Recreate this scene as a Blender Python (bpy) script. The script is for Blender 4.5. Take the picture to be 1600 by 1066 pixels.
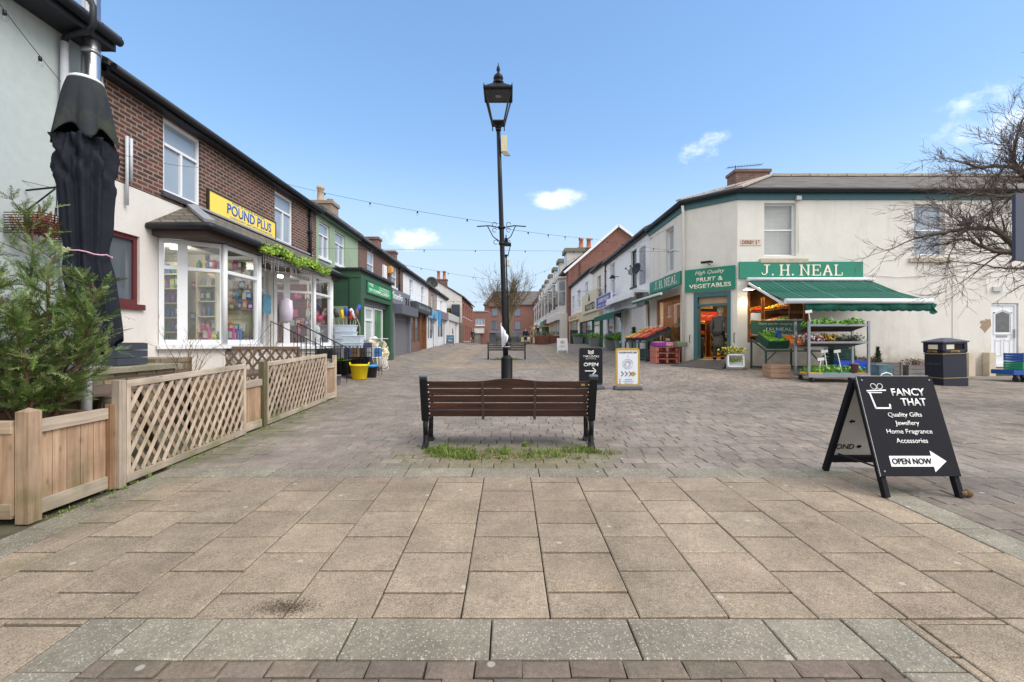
import bpy, bmesh, math, random
from mathutils import Vector, Matrix, noise
for _o in list(bpy.data.objects): bpy.data.objects.remove(_o)
random.seed(11)
R = math.radians
scene = bpy.context.scene
COL = scene.collection

# ------------------------------------------------------------------ camera
F, CX, CY, HC = 719.0, 795.0, 531.0, 1.45      # focal length and principal point of the photograph in pixels, eye height
cam_d = bpy.data.cameras.new("camera"); cam = bpy.data.objects.new("camera", cam_d); COL.objects.link(cam)
cam.location = (0, 0, HC); cam.rotation_euler = (R(90), 0, 0)
cam_d.sensor_width = 36; cam_d.lens = F/1600*36
cam_d.shift_x = 5/1600; cam_d.shift_y = -2/1600
cam_d.clip_start = .05; cam_d.clip_end = 3000
scene.camera = cam

# ------------------------------------------------------------------ sky, sun, exposure
SUN_EL, SUN_ROT = R(46), R(118)
FILL_CLOUD = 5.2          # brightness of the cloud added out of view as fill light
world = bpy.data.worlds.new("World"); scene.world = world; world.use_nodes = True
def build_world():
    nt = world.node_tree; nt.nodes.clear(); N = nt.nodes.new; L = nt.links.new
    out = N('ShaderNodeOutputWorld'); bg = N('ShaderNodeBackground'); bg.inputs[1].default_value = .15
    sky = N('ShaderNodeTexSky'); sky.sky_type = 'NISHITA'; sky.sun_disc = False
    sky.sun_elevation = SUN_EL; sky.sun_rotation = SUN_ROT; sky.air_density = 1.0; sky.dust_density = .3; sky.ozone_density = 2.0
    hsv = N('ShaderNodeHueSaturation'); hsv.inputs['Hue'].default_value = .504; hsv.inputs['Saturation'].default_value = 1.42; hsv.inputs['Value'].default_value = 1.62
    gm = N('ShaderNodeGamma'); gm.inputs[1].default_value = .62; L(sky.outputs[0], gm.inputs[0]); L(gm.outputs[0], hsv.inputs['Color'])
    geo = N('ShaderNodeNewGeometry'); neg = N('ShaderNodeVectorMath'); neg.operation = 'SCALE'; neg.inputs['Scale'].default_value = -1
    tc = N('ShaderNodeTexCoord')
    nz = N('ShaderNodeTexNoise'); nz.inputs['Scale'].default_value = 13; nz.inputs['Detail'].default_value = 8; nz.inputs['Roughness'].default_value = .62
    mp = N('ShaderNodeMapping'); mp.inputs['Scale'].default_value = (1, 1, 1.7); L(tc.outputs['Generated'], mp.inputs[0]); L(mp.outputs[0], nz.inputs[0])
    total = None
    # small fair-weather clouds, each a patch of sky in its own direction
    for (px, py, rx, rz, amt) in ((642, 372, .09, .034, 1.0), (868, 314, .08, .042, 1.1), (1105, 238, .075, .05, .75), (1552, 190, .15, .075, .80), (1000, 262, .06, .03, .25), (400, 330, .10, .03, .3), (2300, 200, .5, .2, .8), (-900, 250, .5, .2, .8)):
        d = Vector(((px-CX)/F, 1, -(py-CY)/F)).normalized()
        sb = N('ShaderNodeVectorMath'); sb.operation = 'SUBTRACT'; L(tc.outputs['Generated'], sb.inputs[0]); sb.inputs[1].default_value = d
        sc = N('ShaderNodeVectorMath'); sc.operation = 'MULTIPLY'; L(sb.outputs[0], sc.inputs[0]); sc.inputs[1].default_value = (1/rx, 1/rx, 1/rz)
        ln = N('ShaderNodeVectorMath'); ln.operation = 'LENGTH'; L(sc.outputs[0], ln.inputs[0])
        mr = N('ShaderNodeMapRange'); mr.interpolation_type = 'SMOOTHSTEP'
        L(ln.outputs['Value'], mr.inputs[0]); mr.inputs[1].default_value = 1.15; mr.inputs[2].default_value = 0; mr.inputs[3].default_value = 0; mr.inputs[4].default_value = amt
        if total is None: total = mr.outputs[0]
        else:
            ad = N('ShaderNodeMath'); ad.operation = 'MAXIMUM'; L(total, ad.inputs[0]); L(mr.outputs[0], ad.inputs[1]); total = ad.outputs[0]
    sm = N('ShaderNodeMath'); sm.operation = 'MULTIPLY_ADD'; L(nz.outputs[0], sm.inputs[0]); sm.inputs[1].default_value = 2.1; L(total, sm.inputs[2])
    mu = N('ShaderNodeMapRange'); mu.interpolation_type = 'SMOOTHSTEP'; L(sm.outputs[0], mu.inputs[0]); mu.inputs[1].default_value = 1.42; mu.inputs[2].default_value = 2.25; mu.inputs[3].default_value = 0; mu.inputs[4].default_value = .92
    edge = N('ShaderNodeMapRange'); L(total, edge.inputs[0]); edge.inputs[1].default_value = 0; edge.inputs[2].default_value = .25
    mu2 = N('ShaderNodeMath'); mu2.operation = 'MULTIPLY'; L(mu.outputs[0], mu2.inputs[0]); L(edge.outputs[0], mu2.inputs[1]); mu = mu2
    mix = N('ShaderNodeMix'); mix.data_type = 'RGBA'; L(mu.outputs[0], mix.inputs[0])
    sz = N('ShaderNodeSeparateXYZ'); L(tc.outputs['Generated'], sz.inputs[0]); hz = N('ShaderNodeMapRange'); hz.interpolation_type = 'SMOOTHSTEP'; L(sz.outputs[2], hz.inputs[0]); hz.inputs[1].default_value = .40; hz.inputs[2].default_value = .06; hz.inputs[3].default_value = 0; hz.inputs[4].default_value = .92
    hm = N('ShaderNodeMix'); hm.data_type = 'RGBA'; L(hz.outputs[0], hm.inputs[0]); L(hsv.outputs[0], hm.inputs[6]); hm.inputs[7].default_value = (2.35, 2.95, 3.6, 1); L(hm.outputs[2], mix.inputs[6]); mix.inputs[7].default_value = (5.6, 5.8, 6.1, 1)
    # white cloud added out of view, overhead and behind, as neutral fill for walls
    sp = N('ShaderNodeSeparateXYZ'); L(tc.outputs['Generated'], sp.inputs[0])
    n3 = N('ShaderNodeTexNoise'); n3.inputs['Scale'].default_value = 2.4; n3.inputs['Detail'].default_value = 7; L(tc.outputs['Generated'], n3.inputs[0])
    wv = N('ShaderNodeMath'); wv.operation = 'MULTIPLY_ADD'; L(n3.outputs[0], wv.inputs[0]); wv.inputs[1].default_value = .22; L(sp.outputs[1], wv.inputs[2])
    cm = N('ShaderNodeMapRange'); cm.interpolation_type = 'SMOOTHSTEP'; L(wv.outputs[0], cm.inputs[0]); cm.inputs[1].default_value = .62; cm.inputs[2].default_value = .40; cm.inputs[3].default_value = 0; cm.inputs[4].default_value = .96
    mx2 = N('ShaderNodeMix'); mx2.data_type = 'RGBA'; L(cm.outputs[0], mx2.inputs[0]); L(mix.outputs[2], mx2.inputs[6]); mx2.inputs[7].default_value = (FILL_CLOUD*.985, FILL_CLOUD, FILL_CLOUD*1.02, 1)
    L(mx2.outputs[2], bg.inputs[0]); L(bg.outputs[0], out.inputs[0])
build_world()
sun_d = bpy.data.lights.new("sun", 'SUN'); sun = bpy.data.objects.new("sun", sun_d); COL.objects.link(sun)
sun_d.energy = 1.6; sun_d.angle = R(34); sun_d.color = (1, .95, .89)
_sd = Vector((math.sin(SUN_ROT)*math.cos(SUN_EL), math.cos(SUN_ROT)*math.cos(SUN_EL), math.sin(SUN_EL)))
sun.rotation_euler = _sd.to_track_quat('Z', 'Y').to_euler()
scene.view_settings.view_transform = 'Standard'; scene.view_settings.look = 'None'
scene.view_settings.exposure = .85; scene.view_settings.gamma = 1
scene.cycles.max_bounces = 8; scene.cycles.transparent_max_bounces = 24

# ------------------------------------------------------------------ measuring helpers
def S(t): t = max(0., min(1., t)); return t*t*(3-2*t)
def G(x, y):
    """height of the ground: the street climbs gently, its edges are a little higher"""
    if y < 35: b = .0264*y
    elif y < 50: b = .924+(y-35)/15*.046
    elif y < 95: b = .97-(y-50)/45*.42
    else: b = .55
    e = .2*S((abs(x)-3.4)/1.6)*S((y-9)/6)
    if x > 7: e *= 1-1.3*S((x-7.5)/6)
    return b+e
def at(px, py, Y): return Vector(((px-CX)/F*Y, Y, HC-(py-CY)/F*Y))
def xat(px, Y): return (px-CX)/F*Y
def zat(py, Y): return HC-(py-CY)/F*Y
def yx(px, X): return X*F/(px-CX)

# ------------------------------------------------------------------ mesh helpers
class MB:
    def __init__(s): s.v = []; s.f = []; s.m = []; s.smooth = []; s.uv = None
    def add(s, vs, fs, mi=0, sm=False):
        o = len(s.v); s.v += [tuple(p) for p in vs]
        for f in fs: s.f.append(tuple(i+o for i in f)); s.m.append(mi); s.smooth.append(sm)
        return s
    def box(s, x0, x1, y0, y1, z0, z1, mi=0):
        if x0 > x1: x0, x1 = x1, x0
        if y0 > y1: y0, y1 = y1, y0
        if z0 > z1: z0, z1 = z1, z0
        return s.add([(x0,y0,z0),(x1,y0,z0),(x1,y1,z0),(x0,y1,z0),(x0,y0,z1),(x1,y0,z1),(x1,y1,z1),(x0,y1,z1)],
              [(0,3,2,1),(4,5,6,7),(0,1,5,4),(1,2,6,5),(2,3,7,6),(3,0,4,7)], mi)
    def obox(s, c, ax, ay, az, mi=0):
        """box from centre and three half vectors"""
        c = Vector(c); ax = Vector(ax); ay = Vector(ay); az = Vector(az)
        vs = [c+ax*i+ay*j+az*k for k in (-1,1) for (i,j) in ((-1,-1),(1,-1),(1,1),(-1,1))]
        return s.add(vs, [(0,3,2,1),(4,5,6,7),(0,1,5,4),(1,2,6,5),(2,3,7,6),(3,0,4,7)], mi)
    def bar(s, a, b, w, h, up=(0,0,1), mi=0):
        """rectangular bar from a to b"""
        a = Vector(a); b = Vector(b); d = b-a; u = Vector(up)
        sd = d.cross(u)
        if sd.length < 1e-6: sd = d.cross(Vector((1,0,0)))
        sd.normalize(); u = sd.cross(d).normalized()
        return s.obox((a+b)/2, d/2, sd*w/2, u*h/2, mi)
    def tube(s, pts, r, n=8, mi=0, cap=True, sm=True):
        pts = [Vector(p) for p in pts]; rs = r if isinstance(r, (list, tuple)) else [r]*len(pts)
        t0 = (pts[1]-pts[0]).normalized(); a = t0.orthogonal().normalized(); o = len(s.v); rings = []
        for i, p in enumerate(pts):
            t = (pts[min(i+1, len(pts)-1)]-pts[max(i-1, 0)])
            t = t.normalized() if t.length > 1e-9 else t0
            a = (a-t*a.dot(t)); a = a.normalized() if a.length > 1e-6 else t.orthogonal().normalized()
            b = t.cross(a)
            for k in range(n):
                q = 2*math.pi*k/n; s.v.append(tuple(p+(a*math.cos(q)+b*math.sin(q))*rs[i]))
        for i in range(len(pts)-1):
            for k in range(n):
                s.f.append((o+i*n+k, o+i*n+(k+1) % n, o+(i+1)*n+(k+1) % n, o+(i+1)*n+k)); s.m.append(mi); s.smooth.append(sm)
        if cap:
            s.f.append(tuple(o+k for k in reversed(range(n)))); s.m.append(mi); s.smooth.append(False)
            e = o+(len(pts)-1)*n
            s.f.append(tuple(e+k for k in range(n))); s.m.append(mi); s.smooth.append(False)
        return s
    def lathe(s, prof, c=(0,0,0), n=20, mi=0, sm=True, sx=1, sy=1, rot=0):
        """prof: [(r,z)]"""
        o = len(s.v); c = Vector(c)
        for (r, z) in prof:
            for k in range(n):
                q = 2*math.pi*k/n+rot; s.v.append((c.x+r*sx*math.cos(q), c.y+r*sy*math.sin(q), c.z+z))
        for i in range(len(prof)-1):
            for k in range(n):
                s.f.append((o+i*n+k, o+i*n+(k+1) % n, o+(i+1)*n+(k+1) % n, o+(i+1)*n+k)); s.m.append(mi); s.smooth.append(sm)
        if prof[0][0] > 1e-4: s.f.append(tuple(o+k for k in reversed(range(n)))); s.m.append(mi); s.smooth.append(False)
        if prof[-1][0] > 1e-4: s.f.append(tuple(o+(len(prof)-1)*n+k for k in range(n))); s.m.append(mi); s.smooth.append(False)
        return s
    def prism(s, poly, d, mi=0):
        """closed polygon (list of Vector) extruded by vector d"""
        n = len(poly); d = Vector(d); poly = [Vector(p) for p in poly]
        vs = poly+[p+d for p in poly]
        return s.add(vs, [tuple(reversed(range(n))), tuple(range(n, 2*n))]+[(i, (i+1) % n, n+(i+1) % n, n+i) for i in range(n)], mi)
    def quad(s, a, b, c, d, mi=0): return s.add([a, b, c, d], [(0,1,2,3)], mi)
    def ball(s, c, r, n=8, mi=0, sz=1):
        k = max(4, n//2+1)
        return s.lathe([(max(1e-5, r*math.sin(math.pi*i/k)), -r*sz*math.cos(math.pi*i/k)) for i in range(k+1)], c, n, mi)
    def build(s, name, mats, parent=None, local=False, bevel=0, loc=None):
        me = bpy.data.meshes.new(name)
        off = Vector((0,0,0))
        if parent is not None and not local:
            p = parent
            while p is not None: off += Vector(p.location); p = p.parent
        if loc is not None and parent is None: off = Vector(loc)
        me.from_pydata([(a-off.x, b-off.y, c-off.z) for (a, b, c) in s.v], [], s.f)
        ms = mats if isinstance(mats, (list, tuple)) else [mats]
        for m in ms: me.materials.append(m)
        me.polygons.foreach_set('material_index', s.m); me.polygons.foreach_set('use_smooth', s.smooth)
        me.update()
        bm = bmesh.new(); bm.from_mesh(me); bmesh.ops.recalc_face_normals(bm, faces=bm.faces); bm.to_mesh(me); bm.free()
        o = bpy.data.objects.new(name, me); COL.objects.link(o)
        if parent is not None: o.parent = parent
        elif loc is not None: o.location = loc
        if bevel:
            b = o.modifiers.new("bevel", 'BEVEL'); b.width = bevel; b.segments = 2; b.limit_method = 'ANGLE'; b.angle_limit = R(40)
        return o
def tag(o, label, cat, group=None, kind=None):
    o['label'] = label; o['category'] = cat
    if group: o['group'] = group
    if kind: o['kind'] = kind
    return o
def struct(o): o['kind'] = 'structure'; return o
def thing(name, label, cat, loc=(0,0,0), rz=0, group=None):
    o = bpy.data.objects.new(name, None); COL.objects.link(o); o.location = loc; o.rotation_euler = (0, 0, rz); o.empty_display_size = .2
    return tag(o, label, cat, group)
def dup(root, loc, rz=0, label=None, group=None, scale=None):
    r = root.copy(); COL.objects.link(r); r.location = loc; r.rotation_euler = (0, 0, rz)
    if scale: r.scale = scale
    if label: r['label'] = label
    if group: r['group'] = group
    for ch in list(root.children):
        c = ch.copy(); COL.objects.link(c); c.parent = r
        for g in list(ch.children):
            d = g.copy(); COL.objects.link(d); d.parent = c
    return r
class Plane:
    """a facade: u runs to the right as seen from the street, v is height, d sticks out towards the street"""
    def __init__(s, o, r, n): s.o = Vector(o); s.r = Vector(r).normalized(); s.n = Vector(n).normalized(); s.up = Vector((0,0,1))
    def P(s, u, v, d=0): return s.o+s.r*u+s.up*v+s.n*d
    def off(s, d): return Plane(s.o+s.n*d, s.r, s.n)
def pbox(mb, pl, u0, u1, v0, v1, d0, d1, mi=0):
    c = pl.P((u0+u1)/2, (v0+v1)/2, (d0+d1)/2)
    return mb.obox(c, pl.r*(abs(u1-u0)/2), pl.n*(abs(d1-d0)/2), pl.up*(abs(v1-v0)/2), mi)
def wallgrid(mb, pl, u0, u1, v0, v1, th, holes, mi=0):
    us = sorted({u0, u1, *[h[0] for h in holes], *[h[1] for h in holes]}); vs = sorted({v0, v1, *[h[2] for h in holes], *[h[3] for h in holes]})
    us = [u for u in us if u0-1e-6 <= u <= u1+1e-6]; vs = [v for v in vs if v0-1e-6 <= v <= v1+1e-6]
    for i in range(len(us)-1):
        run = None
        for j in range(len(vs)):
            solid = False
            if j < len(vs)-1:
                cu, cv = (us[i]+us[i+1])/2, (vs[j]+vs[j+1])/2
                solid = not any(h[0] < cu < h[1] and h[2] < cv < h[3] for h in holes)
            if solid and run is None: run = vs[j]
            if not solid and run is not None:
                pbox(mb, pl, us[i], us[i+1], run, vs[j], -th, 0, mi); run = None
    return mb
def strokes(mb, pl, pts, w, d0, d1):
    """flat polyline on a facade"""
    for (a, b) in zip(pts[:-1], pts[1:]):
        A = pl.P(a[0], a[1], (d0+d1)/2); B = pl.P(b[0], b[1], (d0+d1)/2)
        e = (B-A).normalized()*w*.5
        mb.bar(A-e, B+e, abs(d1-d0), w, up=pl.n.cross(B-A))
def ptext(s, pl, u, v, h, mat, parent=None, width=None, bold=0, ext=.004, align='CENTER', d=.004, name='lettering', shear=0, local=False, spacing=1.0):
    """lettering centred at (u, v) on the facade, cap height h, squeezed to width"""
    cu = bpy.data.curves.new("text", 'FONT'); cu.body = s; cu.align_x = 'CENTER'; cu.align_y = 'CENTER'; cu.size = 1; cu.extrude = 0; cu.offset = bold; cu.shear = shear; cu.space_character = spacing; cu.resolution_u = 3
    o = bpy.data.objects.new("text", cu); COL.objects.link(o); bpy.context.view_layer.update()
    dg = bpy.context.evaluated_depsgraph_get(); me = bpy.data.meshes.new_from_object(o.evaluated_get(dg)); bpy.data.objects.remove(o); bpy.data.curves.remove(cu)
    xs = [p.co.x for p in me.vertices]; ys = [p.co.y for p in me.vertices]
    if not xs: return None
    cx, cy = (min(xs)+max(xs))/2, (min(ys)+max(ys))/2; sy = h/max(1e-6, max(ys)-min(ys)); sx = (width/(max(xs)-min(xs))) if width else sy
    off = Vector((0,0,0))
    if parent is not None and not local:
        p = parent
        while p is not None: off += Vector(p.location); p = p.parent
    bm = bmesh.new(); bm.from_mesh(me)
    r = bmesh.ops.extrude_face_region(bm, geom=bm.faces[:]); 
    for g in r['geom']:
        if isinstance(g, bmesh.types.BMVert): g.co.z += 1
    for p in bm.verts: p.co = pl.P(u+(p.co.x-cx)*sx, v+(p.co.y-cy)*sy, d if p.co.z < .5 else d+ext)-off
    bmesh.ops.recalc_face_normals(bm, faces=bm.faces); bm.to_mesh(me); bm.free()
    me.materials.clear(); me.materials.append(mat); me.name = name
    o = bpy.data.objects.new(name, me); COL.objects.link(o)
    if parent is not None: o.parent = parent
    return o

# ------------------------------------------------------------------ materials
def lin(*c):
    """display colour 0..255 to linear"""
    return tuple((x/255/12.92 if x/255 <= .04045 else ((x/255+.055)/1.055)**2.4) for x in c)
_M = {}
def mat(name, rgb, rough=.6, var=.12, scale=6, bump=0, bscale=40, metal=0, spec=.5, coat=0, stain=0, staincol=(60,55,45), stscale=1.2, speck=0, emit=0, base=0, stz=.45):
    """principled surface with mottling, optional bump, stains and specks"""
    if name in _M: return _M[name]
    m = bpy.data.materials.new(name); m.use_nodes = True; nt = m.node_tree; b = nt.nodes['Principled BSDF']; N = nt.nodes.new; L = nt.links.new
    col = (*lin(*rgb), 1); b.inputs['Roughness'].default_value = rough; b.inputs['Metallic'].default_value = metal; b.inputs['Specular IOR Level'].default_value = spec
    b.inputs['Coat Weight'].default_value = coat
    geo = N('ShaderNodeNewGeometry'); tex = N('ShaderNodeTexNoise'); tex.inputs['Scale'].default_value = scale; tex.inputs['Detail'].default_value = 6; tex.inputs['Roughness'].default_value = .6
    L(geo.outputs['Position'], tex.inputs['Vector'])
    mr = N('ShaderNodeMapRange'); L(tex.outputs[0], mr.inputs[0]); mr.inputs[1].default_value = .25; mr.inputs[2].default_value = .75; mr.inputs[3].default_value = 1-var; mr.inputs[4].default_value = 1+var*.7
    mx = N('ShaderNodeMix'); mx.data_type = 'RGBA'; mx.blend_type = 'MULTIPLY'; mx.inputs[0].default_value = 1; mx.inputs[6].default_value = col
    L(mr.outputs[0], mx.inputs[7]); cur = mx.outputs[2]
    if stain:
        t2 = N('ShaderNodeTexNoise'); t2.inputs['Scale'].default_value = stscale; t2.inputs['Detail'].default_value = 9; t2.inputs['Roughness'].default_value = .7
        mp = N('ShaderNodeMapping'); mp.inputs['Scale'].default_value = (1, 1, stz); L(geo.outputs['Position'], mp.inputs[0]); L(mp.outputs[0], t2.inputs[0])
        r2 = N('ShaderNodeMapRange'); L(t2.outputs[0], r2.inputs[0]); r2.inputs[1].default_value = .5; r2.inputs[2].default_value = .8; r2.inputs[3].default_value = 0; r2.inputs[4].default_value = stain
        m2 = N('ShaderNodeMix'); m2.data_type = 'RGBA'; L(r2.outputs[0], m2.inputs[0]); L(cur, m2.inputs[6]); m2.inputs[7].default_value = (*lin(*staincol), 1); cur = m2.outputs[2]
    if base:        # splashed dirt low on a wall, ragged at its upper edge
        sz = N('ShaderNodeSeparateXYZ'); L(geo.outputs['Position'], sz.inputs[0]); tb = N('ShaderNodeTexNoise'); tb.inputs['Scale'].default_value = 2.2; tb.inputs['Detail'].default_value = 9; tb.inputs['Roughness'].default_value = .7; L(geo.outputs['Position'], tb.inputs[0])
        ab = N('ShaderNodeMath'); ab.operation = 'MULTIPLY_ADD'; L(tb.outputs[0], ab.inputs[0]); ab.inputs[1].default_value = -1.6; L(sz.outputs[2], ab.inputs[2])
        rb = N('ShaderNodeMapRange'); rb.interpolation_type = 'SMOOTHSTEP'; L(ab.outputs[0], rb.inputs[0]); rb.inputs[1].default_value = .55; rb.inputs[2].default_value = -.35; rb.inputs[3].default_value = 0; rb.inputs[4].default_value = base
        mb_ = N('ShaderNodeMix'); mb_.data_type = 'RGBA'; L(rb.outputs[0], mb_.inputs[0]); L(cur, mb_.inputs[6]); mb_.inputs[7].default_value = (*lin(146,132,108), 1); cur = mb_.outputs[2]
    if speck:
        v = N('ShaderNodeTexVoronoi'); v.inputs['Scale'].default_value = 170; L(geo.outputs['Position'], v.inputs[0])
        r3 = N('ShaderNodeMapRange'); L(v.outputs['Color'], r3.inputs[0]); r3.inputs[1].default_value = .72; r3.inputs[2].default_value = .95; r3.inputs[3].default_value = 0; r3.inputs[4].default_value = speck
        m3 = N('ShaderNodeMix'); m3.data_type = 'RGBA'; L(r3.outputs[0], m3.inputs[0]); L(cur, m3.inputs[6]); m3.inputs[7].default_value = (.62,.6,.54,1); cur = m3.outputs[2]
    L(cur, b.inputs['Base Color'])
    if emit: L(cur, b.inputs['Emission Color']); b.inputs['Emission Strength'].default_value = emit
    if bump:
        t3 = N('ShaderNodeTexNoise'); t3.inputs['Scale'].default_value = bscale; t3.inputs['Detail'].default_value = 4; L(geo.outputs['Position'], t3.inputs[0])
        bp = N('ShaderNodeBump'); bp.inputs['Strength'].default_value = bump; bp.inputs['Distance'].default_value = .02; L(t3.outputs[0], bp.inputs['Height']); L(bp.outputs[0], b.inputs['Normal'])
    _M[name] = m; return m
def brick(name, axis, c1, c2, mortar, bw=.225, bh=.075, bump=.5, mort=.011, soot=.4, sootcol=(38,30,30)):
    if name in _M: return _M[name]
    m = bpy.data.materials.new(name); m.use_nodes = True; nt = m.node_tree; b = nt.nodes['Principled BSDF']; N = nt.nodes.new; L = nt.links.new
    geo = N('ShaderNodeNewGeometry'); sp = N('ShaderNodeSeparateXYZ'); cb = N('ShaderNodeCombineXYZ'); L(geo.outputs['Position'], sp.inputs[0])
    if axis == 'XY':
        ad = N('ShaderNodeMath'); ad.operation = 'ADD'; L(sp.outputs[0], ad.inputs[0]); L(sp.outputs[1], ad.inputs[1]); L(ad.outputs[0], cb.inputs[0])
    else: L(sp.outputs['XYZ'.index(axis)], cb.inputs[0])
    L(sp.outputs[2], cb.inputs[1])
    t = N('ShaderNodeTexBrick'); L(cb.outputs[0], t.inputs[0]); t.inputs['Scale'].default_value = 1; t.inputs['Brick Width'].default_value = bw; t.inputs['Row Height'].default_value = bh
    t.inputs['Mortar Size'].default_value = mort; t.inputs['Mortar Smooth'].default_value = .2; t.inputs['Bias'].default_value = 0
    t.inputs['Color1'].default_value = (*lin(*c1), 1); t.inputs['Color2'].default_value = (*lin(*c2), 1); t.inputs['Mortar'].default_value = (*lin(*mortar), 1)
    nz = N('ShaderNodeTexNoise'); nz.inputs['Scale'].default_value = 2.2; nz.inputs['Detail'].default_value = 9; nz.inputs['Roughness'].default_value = .75; L(geo.outputs['Position'], nz.inputs[0])
    r2 = N('ShaderNodeMapRange'); L(nz.outputs[0], r2.inputs[0]); r2.inputs[1].default_value = .42; r2.inputs[2].default_value = .72; r2.inputs[3].default_value = 0; r2.inputs[4].default_value = soot
    mx = N('ShaderNodeMix'); mx.data_type = 'RGBA'; L(r2.outputs[0], mx.inputs[0]); L(t.outputs['Color'], mx.inputs[6]); mx.inputs[7].default_value = (*lin(*sootcol), 1)
    L(mx.outputs[2], b.inputs['Base Color']); b.inputs['Roughness'].default_value = .85
    bp = N('ShaderNodeBump'); bp.inputs['Strength'].default_value = bump; bp.inputs['Distance'].default_value = .012; bp.invert = True
    L(t.outputs['Fac'], bp.inputs['Height']); L(bp.outputs[0], b.inputs['Normal'])
    _M[name] = m; return m
def wood(name, rgb, dark, axis='Z', rough=.7, freq=26, mossy=0, coat=0):
    """grain stretched along an axis, with knots and, low down in blotches, algae"""
    if name in _M: return _M[name]
    m = bpy.data.materials.new(name); m.use_nodes = True; nt = m.node_tree; b = nt.nodes['Principled BSDF']; N = nt.nodes.new; L = nt.links.new
    geo = N('ShaderNodeNewGeometry'); mp = N('ShaderNodeMapping'); sc = [freq]*3; sc['XYZ'.index(axis)] = freq*.06; mp.inputs['Scale'].default_value = sc
    L(geo.outputs['Position'], mp.inputs[0]); t = N('ShaderNodeTexNoise'); t.inputs['Scale'].default_value = 1; t.inputs['Detail'].default_value = 7; t.inputs['Roughness'].default_value = .65; t.inputs['Distortion'].default_value = .6
    L(mp.outputs[0], t.inputs[0]); cr = N('ShaderNodeMapRange'); L(t.outputs[0], cr.inputs[0]); cr.inputs[1].default_value = .3; cr.inputs[2].default_value = .72
    mx = N('ShaderNodeMix'); mx.data_type = 'RGBA'; L(cr.outputs[0], mx.inputs[0]); mx.inputs[6].default_value = (*lin(*dark), 1); mx.inputs[7].default_value = (*lin(*rgb), 1); cur = mx.outputs[2]
    t1 = N('ShaderNodeTexNoise'); t1.inputs['Scale'].default_value = 3.5; t1.inputs['Detail'].default_value = 3; L(geo.outputs['Position'], t1.inputs[0])
    r1 = N('ShaderNodeMapRange'); L(t1.outputs[0], r1.inputs[0]); r1.inputs[1].default_value = .3; r1.inputs[2].default_value = .7; r1.inputs[3].default_value = .78; r1.inputs[4].default_value = 1.12
    m1 = N('ShaderNodeMix'); m1.data_type = 'RGBA'; m1.blend_type = 'MULTIPLY'; m1.inputs[0].default_value = 1; L(cur, m1.inputs[6]); L(r1.outputs[0], m1.inputs[7]); cur = m1.outputs[2]
    oi = N('ShaderNodeObjectInfo'); ro = N('ShaderNodeMapRange'); L(oi.outputs['Random'], ro.inputs[0]); ro.inputs[3].default_value = .80; ro.inputs[4].default_value = 1.10
    m4 = N('ShaderNodeMix'); m4.data_type = 'RGBA'; m4.blend_type = 'MULTIPLY'; m4.inputs[0].default_value = 1; L(cur, m4.inputs[6]); L(ro.outputs[0], m4.inputs[7]); cur = m4.outputs[2]
    # knots: sparse dark eyes, and grey weathering in long patches
    mk = N('ShaderNodeMapping'); kk = [9.0]*3; kk['XYZ'.index(axis)] = 4.0; mk.inputs['Scale'].default_value = kk; L(geo.outputs['Position'], mk.inputs[0]); vk = N('ShaderNodeTexVoronoi'); vk.inputs['Scale'].default_value = 1; L(mk.outputs[0], vk.inputs[0])
    rk = N('ShaderNodeMapRange'); L(vk.outputs['Distance'], rk.inputs[0]); rk.inputs[1].default_value = .16; rk.inputs[2].default_value = .05; rk.inputs[3].default_value = 0; rk.inputs[4].default_value = .6
    m5 = N('ShaderNodeMix'); m5.data_type = 'RGBA'; L(rk.outputs[0], m5.inputs[0]); L(cur, m5.inputs[6]); m5.inputs[7].default_value = (*[q*.45 for q in lin(*dark)], 1); cur = m5.outputs[2]
    if mossy:
        t2 = N('ShaderNodeTexNoise'); t2.inputs['Scale'].default_value = 2.6; t2.inputs['Detail'].default_value = 6; L(geo.outputs['Position'], t2.inputs[0])
        sp = N('ShaderNodeSeparateXYZ'); L(geo.outputs['Position'], sp.inputs[0])
        hz = N('ShaderNodeMapRange'); L(sp.outputs[2], hz.inputs[0]); hz.inputs[1].default_value = .1; hz.inputs[2].default_value = .55; hz.inputs[3].default_value = .30; hz.inputs[4].default_value = 0
        ad = N('ShaderNodeMath'); L(t2.outputs[0], ad.inputs[0]); L(hz.outputs[0], ad.inputs[1])
        r2 = N('ShaderNodeMapRange'); L(ad.outputs[0], r2.inputs[0]); r2.inputs[1].default_value = .62; r2.inputs[2].default_value = .9; r2.inputs[3].default_value = 0; r2.inputs[4].default_value = mossy
        m2 = N('ShaderNodeMix'); m2.data_type = 'RGBA'; L(r2.outputs[0], m2.inputs[0]); L(cur, m2.inputs[6]); m2.inputs[7].default_value = (*lin(86,92,40), 1); cur = m2.outputs[2]
    L(cur, b.inputs['Base Color']); b.inputs['Roughness'].default_value = rough; b.inputs['Coat Weight'].default_value = coat
    bp = N('ShaderNodeBump'); bp.inputs['Strength'].default_value = .35; bp.inputs['Distance'].default_value = .004; L(t.outputs[0], bp.inputs['Height']); L(bp.outputs[0], b.inputs['Normal'])
    _M[name] = m; return m
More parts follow.
